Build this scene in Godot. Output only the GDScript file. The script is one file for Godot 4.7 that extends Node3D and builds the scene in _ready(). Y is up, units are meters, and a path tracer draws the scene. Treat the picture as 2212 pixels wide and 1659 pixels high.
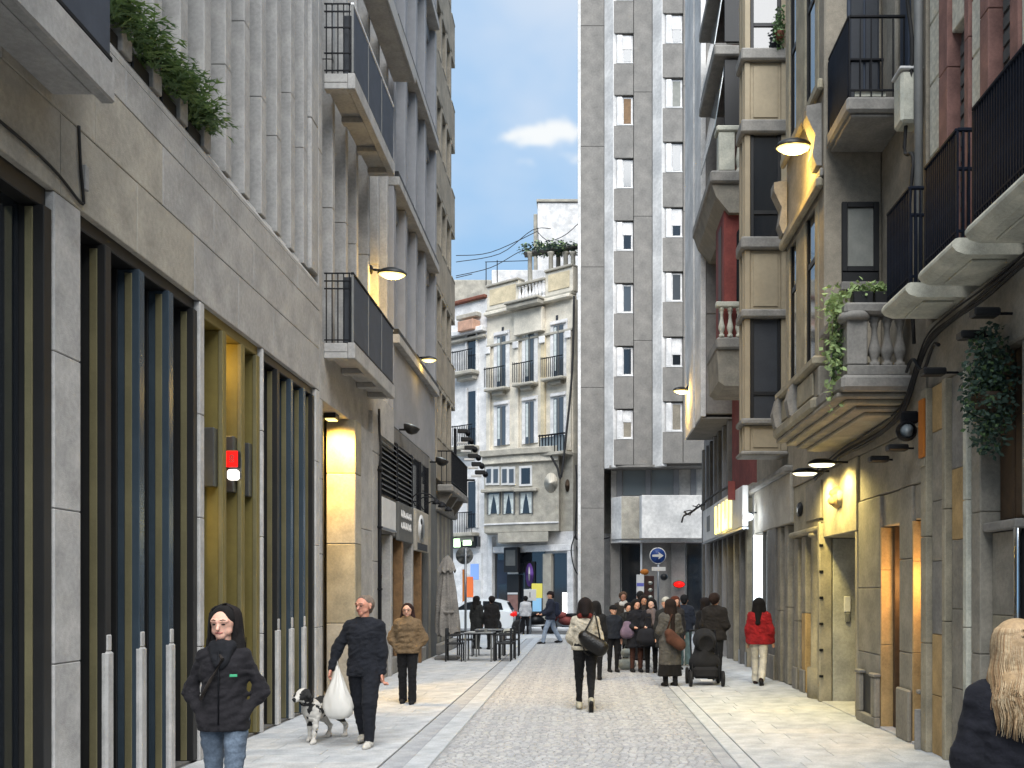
extends Node3D
# A narrow shopping street at dusk. Units are metres, y up, the street runs along -z; "depth" d below is -z.
# Photo pixels (2212 x 1659 view of the photograph) give directions only; every depth comes from the ground or the wall a thing touches.

const FOCAL := 2150.0
const VX := 1259.0
const VY := 1275.0
const EYE := 1.8
const XL := -4.03
const XR := 3.86

var M := {}
var T := {}
var cache := {}
var counts := {}
var rng := RandomNumberGenerator.new()


func _ready() -> void:
	rng.seed = 20240
	set_camera_and_light()
	make_materials()
	build_ground()
	build_left_side()
	build_right_side()
	build_far_end()
	build_street_things()
	build_people()


func set_camera_and_light() -> void:
	var cam := Camera3D.new()
	cam.name = "camera"
	cam.projection = Camera3D.PROJECTION_FRUSTUM
	cam.near = 0.1
	cam.far = 900.0
	cam.size = 2.0 * 829.5 / FOCAL * cam.near
	cam.frustum_offset = Vector2(-153.0, 445.5) / FOCAL * cam.near
	cam.position = Vector3(0, EYE, 0)
	add_child(cam)
	var env := Environment.new()
	env.background_mode = Environment.BG_SKY
	var sky := Sky.new()
	var pan := PanoramaSkyMaterial.new()
	pan.panorama = sky_texture()
	pan.energy_multiplier = 1.0
	sky.sky_material = pan
	env.sky = sky
	env.background_energy_multiplier = 1.0
	env.tonemap_mode = Environment.TONE_MAPPER_LINEAR
	env.tonemap_exposure = 4.95
	env.sdfgi_enabled = true
	env.ssao_enabled = true
	env.ssil_enabled = true
	var we := WorldEnvironment.new()
	we.environment = env
	add_child(we)
	var sun := DirectionalLight3D.new()
	sun.name = "sun"
	sun.light_energy = 0.5
	sun.light_angular_distance = 62.0
	sun.light_color = Color(1.0, 0.995, 0.985)
	sun.shadow_enabled = true
	add_child(sun)
	sun.look_at_from_position(Vector3(0.7, 5.8, 4.4), Vector3.ZERO, Vector3.FORWARD)


func sky_texture() -> ImageTexture:
	# blue evening sky with soft broken cloud, the same character all the way round
	var n := FastNoiseLite.new()
	n.seed = 11
	n.noise_type = FastNoiseLite.TYPE_SIMPLEX_SMOOTH
	n.fractal_octaves = 5
	n.frequency = 1.0
	var w := 2048
	var h := 1024
	var im := Image.create(w, h, false, Image.FORMAT_RGBF)
	for j in h:
		var el := PI * 0.5 - PI * (j + 0.5) / h
		var ce := cos(el)
		var se := sin(el)
		for i in w:
			var a := TAU * (i + 0.5) / w
			var p := Vector3(sin(a) * ce, se, -cos(a) * ce)
			var base := Vector3(0.050, 0.112, 0.184).lerp(Vector3(0.080, 0.121, 0.178), clampf(se * 1.3, 0, 1))
			if se > 0.0:
				var q := p / (se + 0.35)
				var c := n.get_noise_3d(q.x * 1.55 + 3.1, q.z * 1.55 + 0.4, se * 1.2) * 0.5 + 0.5
				var wisp := n.get_noise_3d(q.x * 4.5, q.z * 4.5 + 9.0, se * 5.0) * 0.5 + 0.5
				var cover := smoothstep(0.27, 0.72, c * 0.66 + wisp * 0.34) * lerpf(0.35, 1.0, smoothstep(0.22, 0.52, se))
				base = base.lerp(Vector3(0.162, 0.172, 0.188), cover * 0.7)
				# the small bright cloud that stands over the end of the street
				var du := (atan2(p.x, -p.z) + 0.034) / 0.042
				var dv := (el - 0.428) / 0.0135
				var rag := n.get_noise_3d(p.x * 22.0, el * 46.0, p.z * 22.0)
				var puff := smoothstep(0.22, 0.72, exp(-du * du - dv * dv) * 0.8 + rag * 0.95)
				base = base.lerp(Vector3(0.19, 0.197, 0.20), clampf(puff, 0, 1) * smoothstep(3.2, 0.6, du * du + dv * dv * 0.5))
			else:
				base = Vector3(0.08, 0.083, 0.086)
			im.set_pixel(i, j, Color(base.x, base.y, base.z))
	return ImageTexture.create_from_image(im)


# ---------------------------------------------------------------- photo directions to places
func wx(u: float, d: float) -> float:
	return (u - VX) / FOCAL * d

func wy(v: float, d: float) -> float:
	return EYE - (v - VY) / FOCAL * d

func dl(u: float, x := XL) -> float:
	return -x * FOCAL / (VX - u)

func dr(u: float, x := XR) -> float:
	return x * FOCAL / (u - VX)

func dg(v: float) -> float:
	return EYE * FOCAL / (v - VY)


# ---------------------------------------------------------------- names, things, parts
func numbered(called: String) -> String:
	var k: int = counts.get(called, 0)
	counts[called] = k + 1
	return called if k == 0 else "%s_%03d" % [called, k]

func tag(o: Node3D, label: String, category: String, group := "", kind := "") -> Node3D:
	if label:
		o.set_meta("label", label)
	if category:
		o.set_meta("category", category)
	if group:
		o.set_meta("group", group)
	if kind:
		o.set_meta("kind", kind)
	return o

func thing(called: String, label: String, category: String, at: Vector3, turn := 0.0, group := "") -> Node3D:
	var o := Node3D.new()
	o.name = numbered(called)
	o.position = at
	o.rotation.y = turn
	add_child(o)
	return tag(o, label, category, group)

func gp(node: Node) -> Vector3:
	var p := Vector3.ZERO
	while node is Node3D and node != self:
		p += (node as Node3D).position
		node = node.get_parent()
	return p

func put(parent: Node, called: String, mesh: Mesh, mat: Material, at := Vector3.ZERO, turn := Basis.IDENTITY) -> MeshInstance3D:
	var o := MeshInstance3D.new()
	o.mesh = mesh
	o.material_override = mat
	o.transform = Transform3D(turn, at)
	if parent == self:
		o.name = numbered(called)
		add_child(o)
	else:
		o.name = called
		parent.add_child(o, true)
	return o

func struct(called: String, mesh: Mesh, mat: Material, at := Vector3.ZERO) -> MeshInstance3D:
	var o := put(self, called, mesh, mat, at)
	o.set_meta("kind", "structure")
	return o


# ---------------------------------------------------------------- shapes
func box_mesh(s: Vector3, bev: float) -> Mesh:
	bev = minf(bev, minf(s.x, minf(s.y, s.z)) * 0.33)
	var key := "b%d_%d_%d_%d" % [roundi(s.x * 1000), roundi(s.y * 1000), roundi(s.z * 1000), roundi(bev * 2000)]
	if cache.has(key):
		return cache[key]
	var mesh: Mesh
	if bev <= 0.0005:
		var b := BoxMesh.new()
		b.size = s
		mesh = b
	else:
		var h := s * 0.5
		var st := SurfaceTool.new()
		st.begin(Mesh.PRIMITIVE_TRIANGLES)
		st.set_smooth_group(-1)
		var pts := {}
		for ax in 3:
			for sg in [-1, 1]:
				for p in [-1, 1]:
					for q in [-1, 1]:
						var v := Vector3.ZERO
						var b1 := (ax + 1) % 3
						var b2 := (ax + 2) % 3
						v[ax] = sg * h[ax]
						v[b1] = p * (h[b1] - bev)
						v[b2] = q * (h[b2] - bev)
						var sgn := [0, 0, 0]
						sgn[ax] = sg
						sgn[b1] = p
						sgn[b2] = q
						pts["%d_%d_%d_%d" % [ax, sgn[0], sgn[1], sgn[2]]] = v
		for ax in 3:
			var b1 := (ax + 1) % 3
			var b2 := (ax + 2) % 3
			for sg in [-1, 1]:
				var c := []
				for pq in [[-1, -1], [1, -1], [1, 1], [-1, 1]]:
					var sgn := [0, 0, 0]
					sgn[ax] = sg
					sgn[b1] = pq[0]
					sgn[b2] = pq[1]
					c.append(pts["%d_%d_%d_%d" % [ax, sgn[0], sgn[1], sgn[2]]])
				quad_out(st, c[0], c[1], c[2], c[3])
			# edges parallel to ax
			for p in [-1, 1]:
				for q in [-1, 1]:
					var e := []
					for sg in [-1, 1]:
						var sgn := [0, 0, 0]
						sgn[ax] = sg
						sgn[b1] = p
						sgn[b2] = q
						e.append(pts["%d_%d_%d_%d" % [b1, sgn[0], sgn[1], sgn[2]]])
						e.append(pts["%d_%d_%d_%d" % [b2, sgn[0], sgn[1], sgn[2]]])
					quad_out(st, e[0], e[1], e[3], e[2])
		for x in [-1, 1]:
			for y in [-1, 1]:
				for z in [-1, 1]:
					tri_out(st, pts["0_%d_%d_%d" % [x, y, z]], pts["1_%d_%d_%d" % [x, y, z]], pts["2_%d_%d_%d" % [x, y, z]])
		st.generate_normals()
		mesh = st.commit()
	cache[key] = mesh
	return mesh

func tri_out(st: SurfaceTool, a: Vector3, b: Vector3, c: Vector3, mid := Vector3.ZERO) -> void:
	# the face is wound so that it looks away from mid (clockwise fronts)
	if (b - a).cross(c - a).dot((a + b + c) / 3.0 - mid) > 0.0:
		var t := b
		b = c
		c = t
	st.add_vertex(a)
	st.add_vertex(b)
	st.add_vertex(c)

func quad_out(st: SurfaceTool, a: Vector3, b: Vector3, c: Vector3, d: Vector3, mid := Vector3.ZERO) -> void:
	tri_out(st, a, b, c, mid)
	tri_out(st, a, c, d, mid)

# a bevelled block given by its world ranges (x, height, depth)
func bx(parent: Node, called: String, mat: Material, x0: float, x1: float, y0: float, y1: float, d0: float, d1: float, bev := 0.012) -> MeshInstance3D:
	var s := Vector3(absf(x1 - x0), absf(y1 - y0), absf(d1 - d0))
	var c := Vector3((x0 + x1) * 0.5, (y0 + y1) * 0.5, -(d0 + d1) * 0.5)
	return put(parent, called, box_mesh(s, bev), mat, c - gp(parent))

# the same in the parent's own axes (x, y, z)
func lb(parent: Node, called: String, mat: Material, x0: float, x1: float, y0: float, y1: float, z0: float, z1: float, bev := 0.012) -> MeshInstance3D:
	var s := Vector3(absf(x1 - x0), absf(y1 - y0), absf(z1 - z0))
	var off := Vector3.ZERO
	var n := parent
	while n is MeshInstance3D:
		off += (n as Node3D).position
		n = n.get_parent()
	return put(parent, called, box_mesh(s, bev), mat, Vector3((x0 + x1) * 0.5, (y0 + y1) * 0.5, (z0 + z1) * 0.5) - off)

# a polygon (list of Vector2) pushed along an axis: "x" -> polygon is (z, y); "y" -> (x, z); "z" -> (x, y)
func prism(poly: PackedVector2Array, axis: String, a0: float, a1: float) -> ArrayMesh:
	var st := SurfaceTool.new()
	st.begin(Mesh.PRIMITIVE_TRIANGLES)
	st.set_smooth_group(-1)
	var tri := Geometry2D.triangulate_polygon(poly)
	var mid2 := Vector2.ZERO
	for p in poly:
		mid2 += p / poly.size()
	var to3 := func(p: Vector2, a: float) -> Vector3:
		if axis == "x":
			return Vector3(a, p.y, p.x)
		if axis == "y":
			return Vector3(p.x, a, p.y)
		return Vector3(p.x, p.y, a)
	var centre: Vector3 = to3.call(mid2, (a0 + a1) * 0.5)
	for i in range(0, tri.size(), 3):
		for a in [a0, a1]:
			var p: Vector3 = to3.call(poly[tri[i]], a)
			var q: Vector3 = to3.call(poly[tri[i + 1]], a)
			var r: Vector3 = to3.call(poly[tri[i + 2]], a)
			tri_out(st, p, q, r, Vector3((p.x + q.x + r.x) / 3.0, (p.y + q.y + r.y) / 3.0, (p.z + q.z + r.z) / 3.0) + (centre - to3.call(mid2, a)))
	var area := 0.0
	for i in poly.size():
		area += poly[i].cross(poly[(i + 1) % poly.size()])
	for i in poly.size():
		var p2 := poly[i]
		var q2 := poly[(i + 1) % poly.size()]
		var nrm := (q2 - p2).orthogonal().normalized()
		if area < 0.0:
			nrm = -nrm
		var inside := (p2 + q2) * 0.5 - nrm * 0.01
		var a3: Vector3 = to3.call(p2, a0)
		var b3: Vector3 = to3.call(q2, a0)
		var c3: Vector3 = to3.call(q2, a1)
		var d3: Vector3 = to3.call(p2, a1)
		# orthogonal() is clockwise in 2D; test both sides against the polygon
		if Geometry2D.is_point_in_polygon((p2 + q2) * 0.5 + nrm * 0.0005, poly):
			inside = (p2 + q2) * 0.5 + nrm * 0.01
		else:
			inside = (p2 + q2) * 0.5 - nrm * 0.01
		quad_out(st, a3, b3, c3, d3, to3.call(inside, (a0 + a1) * 0.5))
	st.generate_normals()
	return st.commit()

func tube(points: PackedVector3Array, r: float, sides := 8, r_end := -1.0) -> ArrayMesh:
	if r_end < 0.0:
		r_end = r
	var st := SurfaceTool.new()
	st.begin(Mesh.PRIMITIVE_TRIANGLES)
	st.set_smooth_group(0)
	var n := points.size()
	var rings := []
	for i in n:
		var dir := (points[mini(i + 1, n - 1)] - points[maxi(i - 1, 0)]).normalized()
		var ref := Vector3.UP if absf(dir.y) < 0.9 else Vector3.RIGHT
		var a := dir.cross(ref).normalized()
		var b := dir.cross(a).normalized()
		var rr := lerpf(r, r_end, float(i) / maxf(1, n - 1))
		var ring := PackedVector3Array()
		for k in sides:
			var t := TAU * k / sides
			ring.append(points[i] + (a * cos(t) + b * sin(t)) * rr)
		rings.append(ring)
	for i in n - 1:
		var mid := (points[i] + points[i + 1]) * 0.5
		for k in sides:
			var k2 := (k + 1) % sides
			quad_out(st, rings[i][k], rings[i][k2], rings[i + 1][k2], rings[i + 1][k], mid)
	for e in [0, n - 1]:
		for k in range(1, sides - 1):
			tri_out(st, rings[e][0], rings[e][k], rings[e][k + 1], points[n - 1 - e])
	st.generate_normals()
	return st.commit()

func lathe(profile: PackedVector2Array, sides := 16) -> ArrayMesh:
	# profile: (radius, height), bottom to top
	var st := SurfaceTool.new()
	st.begin(Mesh.PRIMITIVE_TRIANGLES)
	st.set_smooth_group(0)
	for i in profile.size() - 1:
		var p := profile[i]
		var q := profile[i + 1]
		for k in sides:
			var a := TAU * k / sides
			var b := TAU * (k + 1) / sides
			var ca := Vector3(cos(a), 0, sin(a))
			var cb := Vector3(cos(b), 0, sin(b))
			var mid := Vector3(0, (p.y + q.y) * 0.5, 0)
			if absf(p.y - q.y) < 0.001:
				mid.y += 0.05 if p.x > q.x and i < profile.size() / 2 else -0.05
			quad_out(st, ca * p.x + Vector3(0, p.y, 0), cb * p.x + Vector3(0, p.y, 0), cb * q.x + Vector3(0, q.y, 0), ca * q.x + Vector3(0, q.y, 0), mid)
	for e in [0, profile.size() - 1]:
		var p := profile[e]
		if p.x > 0.001:
			for k in sides:
				var a := TAU * k / sides
				var b := TAU * (k + 1) / sides
				tri_out(st, Vector3(0, p.y, 0), Vector3(cos(a) * p.x, p.y, sin(a) * p.x), Vector3(cos(b) * p.x, p.y, sin(b) * p.x), Vector3(0, (profile[0].y + profile[profile.size() - 1].y) * 0.5, 0))
	st.generate_normals()
	return st.commit()

func ellipsoid(r: Vector3, seg := 14, rings := 8) -> ArrayMesh:
	var s := SphereMesh.new()
	s.radius = 1.0
	s.height = 2.0
	s.radial_segments = seg
	s.rings = rings
	var st := SurfaceTool.new()
	st.begin(Mesh.PRIMITIVE_TRIANGLES)
	st.append_from(s, 0, Transform3D(Basis.from_scale(r), Vector3.ZERO))
	return st.commit()

func bar(parent: Node, called: String, mat: Material, a: Vector3, b: Vector3, r: float, sides := 6) -> MeshInstance3D:
	# a straight round bar between two world points
	var c := (a + b) * 0.5
	return put(parent, called, tube(PackedVector3Array([a - c, b - c]), r, sides), mat, c - gp(parent))

func cable(parent: Node, called: String, mat: Material, pts: Array, r: float) -> MeshInstance3D:
	var base: Vector3 = pts[0]
	var out := PackedVector3Array()
	for i in pts.size() - 1:
		for k in 5:
			out.append((pts[i] as Vector3).cubic_interpolate(pts[i + 1], pts[maxi(i - 1, 0)], pts[mini(i + 2, pts.size() - 1)], k / 5.0) - base)
	out.append(pts[pts.size() - 1] - base)
	return put(parent, called, tube(out, r, 6), mat, base - gp(parent))

func text_mesh(words: String, size: float, deep := 0.01, font := "Droid Sans", weight := 700) -> TextMesh:
	var t := TextMesh.new()
	var f := SystemFont.new()
	f.font_names = PackedStringArray([font])
	f.font_weight = weight
	t.font = f
	t.text = words
	t.font_size = 64
	t.pixel_size = size / 64.0
	t.depth = deep
	t.curve_step = 2.0
	return t


# ---------------------------------------------------------------- materials
func noise_image(sd: int, freq: float, oct: int, size: int, kind := FastNoiseLite.TYPE_SIMPLEX_SMOOTH) -> Image:
	var n := FastNoiseLite.new()
	n.seed = sd
	n.frequency = freq
	n.fractal_octaves = oct
	n.noise_type = kind
	return n.get_seamless_image(size, size, false, false, 0.15, true)

func grain_texture(sd: int, coarse: float, fine: float, speck: float, size := 512, streak := 0.0) -> ImageTexture:
	# tone near white that multiplies a material's colour: patches, grain and specks
	var a := noise_image(sd, 0.006, 4, size)
	var b := noise_image(sd + 1, 0.06, 3, size)
	var c := noise_image(sd + 2, 0.35, 1, size)
	var s := noise_image(sd + 3, 0.012, 3, size)
	s.resize(size, size / 16, Image.INTERPOLATE_BILINEAR)
	s.resize(size, size, Image.INTERPOLATE_CUBIC)
	var da := a.get_data()
	var db := b.get_data()
	var dc := c.get_data()
	var ds := s.get_data()
	var out := PackedByteArray()
	out.resize(size * size * 3)
	for i in size * size:
		var v := 1.0 + (da[i] / 255.0 - 0.5) * 2.0 * coarse + (db[i] / 255.0 - 0.5) * 2.0 * fine + (dc[i] / 255.0 - 0.5) * 2.0 * speck + (ds[i] / 255.0 - 0.5) * 2.0 * streak
		var w := (da[i] / 255.0 - 0.5) * coarse * 0.2
		v *= 0.86
		out[i * 3] = clampi(int(255.0 * (v + w * 0.4)), 0, 255)
		out[i * 3 + 1] = clampi(int(255.0 * v), 0, 255)
		out[i * 3 + 2] = clampi(int(255.0 * (v - w * 0.5)), 0, 255)
	return ImageTexture.create_from_image(Image.create_from_data(size, size, false, Image.FORMAT_RGB8, out))

func bump_texture(sd: int, freq: float, oct: int, strength: float, size := 512) -> ImageTexture:
	var im := noise_image(sd, freq, oct, size)
	im.convert(Image.FORMAT_RGBA8)
	im.bump_map_to_normal_map(strength)
	return ImageTexture.create_from_image(im)

func mat(called: String, col: Color, rough := 0.85, tex := "", scale := 0.5, bump := "", bump_amount := 0.5) -> StandardMaterial3D:
	var m := StandardMaterial3D.new()
	m.resource_name = called
	m.albedo_color = col
	m.roughness = rough
	m.metallic_specular = 0.4
	if tex:
		m.albedo_texture = T[tex]
		m.uv1_triplanar = true
		m.uv1_world_triplanar = true
		m.uv1_scale = Vector3.ONE * scale
		m.uv1_triplanar_sharpness = 6.0
	if bump:
		m.normal_enabled = true
		m.normal_texture = T[bump]
		m.normal_scale = bump_amount
		m.uv1_triplanar = true
		m.uv1_world_triplanar = true
		m.uv1_scale = Vector3.ONE * scale
	M[called] = m
	return m

func metal(called: String, col: Color, rough: float, amount := 1.0, tex := "", scale := 1.0) -> StandardMaterial3D:
	var m := mat(called, col, rough, tex, scale)
	m.metallic = amount
	return m

func glow(called: String, col: Color, power: float) -> StandardMaterial3D:
	var m := mat(called, Color(0.9, 0.9, 0.9), 0.5)
	m.emission_enabled = true
	m.emission = col
	m.emission_energy_multiplier = power
	return m

func glass(called: String, col: Color, rough := 0.04) -> StandardMaterial3D:
	var m := mat(called, col, rough)
	m.transparency = BaseMaterial3D.TRANSPARENCY_ALPHA
	m.metallic_specular = 0.6
	return m

func cloth(called: String, col: Color, sheen := 0.25, tex := "fabric") -> StandardMaterial3D:
	var m := mat(called, col, 0.92, tex, 3.0, "weave", 0.4)
	m.uv1_world_triplanar = false
	m.rim_enabled = true
	m.rim = sheen
	m.rim_tint = 0.6
	return m

func make_materials() -> void:
	T["concrete"] = grain_texture(3, 0.07, 0.06, 0.04, 512, 0.05)
	T["stone"] = grain_texture(13, 0.13, 0.06, 0.09, 512)
	T["weathered"] = grain_texture(23, 0.10, 0.07, 0.06, 512, 0.05)
	T["granite"] = grain_texture(33, 0.10, 0.08, 0.16, 512)
	T["fabric"] = grain_texture(43, 0.12, 0.10, 0.08, 256)
	T["plain"] = grain_texture(53, 0.06, 0.03, 0.02, 256)
	T["rough"] = bump_texture(5, 0.09, 4, 3.0)
	T["weave"] = bump_texture(6, 0.05, 3, 4.0, 256)
	T["fine"] = bump_texture(7, 0.3, 2, 2.0)
	# paving
	mat("flag_a", Color(0.795, 0.808, 0.82), 0.78, "granite", 0.9, "fine", 0.35)
	mat("flag_b", Color(0.77, 0.785, 0.80), 0.80, "granite", 0.9, "fine", 0.35)
	mat("flag_c", Color(0.81, 0.815, 0.815), 0.76, "granite", 0.9, "fine", 0.35)
	mat("kerb_pale", Color(0.79, 0.81, 0.83), 0.70, "granite", 0.9, "fine", 0.3)
	mat("kerb_grey", Color(0.70, 0.715, 0.735), 0.75, "granite", 0.9, "fine", 0.3)
	mat("mortar", Color(0.64, 0.645, 0.65), 0.95, "weathered", 0.7)
	mat("asphalt", Color(0.36, 0.365, 0.37), 0.9, "granite", 1.3, "fine", 0.6)
	mat("paint_white", Color(0.86, 0.86, 0.84), 0.7, "weathered", 0.8)
	var sett := mat("sett", Color(1, 1, 1), 0.72, "granite", 2.1, "rough", 0.5)
	sett.vertex_color_use_as_albedo = true
	mat("earth", Color(0.40, 0.38, 0.35), 0.95, "weathered", 0.05)
	# walls
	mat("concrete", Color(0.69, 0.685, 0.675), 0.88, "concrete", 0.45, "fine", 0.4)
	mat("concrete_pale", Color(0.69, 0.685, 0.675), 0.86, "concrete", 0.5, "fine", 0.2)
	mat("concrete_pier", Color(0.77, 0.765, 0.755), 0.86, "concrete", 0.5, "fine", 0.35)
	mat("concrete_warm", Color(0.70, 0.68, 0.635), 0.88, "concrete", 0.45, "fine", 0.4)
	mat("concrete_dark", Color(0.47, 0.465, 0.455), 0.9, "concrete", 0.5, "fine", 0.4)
	mat("render_grey", Color(0.60, 0.605, 0.62), 0.88, "plain", 0.35)
	mat("render_beige", Color(0.61, 0.58, 0.525), 0.9, "weathered", 0.3, "fine", 0.3)
	mat("render_tan", Color(0.69, 0.64, 0.545), 0.85, "plain", 0.5, "fine", 0.2)
	mat("stone_grey", Color(0.575, 0.565, 0.545), 0.88, "weathered", 0.6, "fine", 0.5)
	mat("stone_warm", Color(0.665, 0.635, 0.555), 0.86, "stone", 0.55, "fine", 0.45)
	mat("stone_dull", Color(0.60, 0.58, 0.535), 0.88, "weathered", 0.5, "fine", 0.45)
	mat("plaster", Color(0.74, 0.735, 0.69), 0.88, "stone", 0.5, "fine", 0.3)
	mat("stone_tan", Color(0.76, 0.645, 0.455), 0.85, "stone", 0.6, "fine", 0.4)  # tan stone, turned more orange to hold lamp light on the reveals
	mat("slab_cream", Color(0.80, 0.80, 0.745), 0.85, "stone", 0.6)
	mat("mottled", Color(0.86, 0.85, 0.79), 0.92, "weathered", 2.6, "rough", 1.2)
	mat("pink", Color(0.565, 0.425, 0.395), 0.88, "stone", 0.8)
	mat("red_wall", Color(0.545, 0.285, 0.265), 0.88, "weathered", 0.45)
	mat("tower_grey", Color(0.565, 0.553, 0.535), 0.92, "concrete", 0.3, "fine", 0.5)
	mat("tower_white", Color(0.91, 0.905, 0.895), 0.85, "weathered", 0.16)
	mat("white_stucco", Color(0.945, 0.94, 0.935), 0.88, "weathered", 0.4)
	mat("cream_stucco", Color(0.93, 0.90, 0.835), 0.88, "weathered", 0.35)
	mat("ochre_stucco", Color(0.89, 0.83, 0.70), 0.9, "weathered", 0.4)
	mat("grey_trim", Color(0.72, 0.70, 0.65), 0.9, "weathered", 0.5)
	mat("white_paint", Color(0.90, 0.90, 0.895), 0.6, "plain", 0.5)
	mat("awning_orange", Color(0.80, 0.64, 0.55), 0.85, "fabric", 1.5)
	mat("roof_tile", Color(0.52, 0.33, 0.27), 0.9, "weathered", 1.2)
	# metal, wood, glass
	metal("dark_metal", Color(0.205, 0.205, 0.205), 0.42, 0.35, "plain", 0.6)
	metal("blue_sheen_metal", Color(0.35, 0.41, 0.46), 0.25, 0.5, "plain", 0.6)  # bluish sky sheen put into the colour
	metal("brass", Color(0.63, 0.60, 0.46), 0.33, 0.55, "plain", 0.8)
	metal("steel", Color(0.62, 0.63, 0.64), 0.35, 0.9, "plain", 0.8)
	metal("chrome", Color(0.85, 0.86, 0.86), 0.12, 1.0)
	mat("warm_lit_olive", Color(0.54, 0.49, 0.285), 0.5, "plain", 0.6).metallic = 0.25  # mustard albedo also holds the warm glow of the entrance
	mat("navy_panel", Color(0.275, 0.305, 0.355), 0.62, "plain", 1.2)
	mat("iron", Color(0.135, 0.14, 0.155), 0.55, "plain", 1.5).metallic = 0.3
	mat("iron_blue", Color(0.125, 0.145, 0.19), 0.6, "fabric", 1.5)
	M.iron_blue.metallic_specular = 0.12
	M.iron.metallic_specular = 0.25
	mat("rail_white", Color(0.87, 0.875, 0.88), 0.5)
	mat("shutter_dark", Color(0.235, 0.25, 0.275), 0.7, "plain", 1.2)
	mat("shutter_grey", Color(0.40, 0.405, 0.40), 0.7, "plain", 1.2)
	mat("shutter_blue", Color(0.20, 0.245, 0.315), 0.6, "plain", 1.0)
	mat("wood_dark", Color(0.315, 0.25, 0.19), 0.6, "weathered", 1.4)
	mat("wood_brown", Color(0.50, 0.385, 0.26), 0.6, "weathered", 1.4)
	mat("frame_black", Color(0.12, 0.125, 0.135), 0.5, "plain", 1.0)
	mat("frame_grey", Color(0.47, 0.475, 0.47), 0.6, "plain", 1.0)
	mat("inside_warm", Color(0.55, 0.50, 0.40), 0.9, "plain", 0.7)
	mat("blind", Color(0.60, 0.605, 0.58), 0.8, "plain", 1.5)
	mat("curtain", Color(0.86, 0.89, 0.88), 0.9, "fabric", 2.0)
	mat("rubber", Color(0.10, 0.10, 0.105), 0.7)
	mat("cable", Color(0.125, 0.125, 0.13), 0.7)
	glass("shop_dark_front", Color(0.25, 0.28, 0.30, 0.45), 0.05)
	var dg_ := mat("dark_glass", Color(0.12, 0.135, 0.155), 0.06)
	dg_.metallic_specular = 0.75
	var pg := mat("pale_glass", Color(0.52, 0.56, 0.58), 0.07)
	pg.metallic_specular = 0.7
	var gg := mat("grey_glass", Color(0.27, 0.29, 0.31), 0.08)
	gg.metallic_specular = 0.7
	mat("orange", Color(0.76, 0.46, 0.17), 0.8, "plain", 1.0)
	# plants
	for l in [["leaf", Color(0.365, 0.455, 0.255)], ["leaf_deep", Color(0.28, 0.37, 0.225)], ["leaf_pale", Color(0.52, 0.60, 0.40)], ["leaf_dark", Color(0.20, 0.275, 0.235)]]:
		var m := mat(l[0], l[1], 0.65)
		m.backlight_enabled = true
		m.backlight = (l[1] as Color).darkened(0.35)
		m.cull_mode = BaseMaterial3D.CULL_DISABLED
	# lamps
	glow("lamp_warm", Color(1.0, 0.86, 0.45), 0.6)
	glow("lamp_white", Color(1.0, 0.97, 0.80), 0.55)
	glow("lamp_cool", Color(0.90, 0.97, 1.0), 0.42)
	glow("sign_red", Color(1.0, 0.09, 0.07), 0.32)
	M.sign_red.albedo_color = Color(0.35, 0.02, 0.02)
	glow("sign_white", Color(1.0, 0.98, 0.95), 0.5)
	glow("sign_yellow", Color(1.0, 0.88, 0.42), 0.4)
	glow("tail_red", Color(0.95, 0.12, 0.09), 0.16)
	M.tail_red.albedo_color = Color(0.45, 0.03, 0.03)


func omni(parent: Node, at: Vector3, col: Color, energy: float, size := 0.08, reach := 20.0) -> OmniLight3D:
	var l := OmniLight3D.new()
	l.name = "light"
	l.light_color = col
	l.light_energy = energy
	l.light_size = size
	l.omni_range = reach
	l.omni_attenuation = 2.0
	l.shadow_enabled = true
	parent.add_child(l, true)
	l.position = at - gp(parent)
	return l

func spot(parent: Node, at: Vector3, towards: Vector3, col: Color, energy: float, angle := 65.0, size := 0.08) -> SpotLight3D:
	var l := SpotLight3D.new()
	l.name = "light"
	l.light_color = col
	l.light_energy = energy
	l.light_size = size
	l.spot_range = 25.0
	l.spot_attenuation = 2.0
	l.spot_angle = angle
	l.spot_angle_attenuation = 0.6
	l.shadow_enabled = true
	parent.add_child(l, true)
	var up := Vector3.UP if absf(towards.normalized().y) < 0.95 else Vector3.FORWARD
	l.transform = Transform3D(Basis.looking_at(towards, up), at - gp(parent))
	return l


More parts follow.
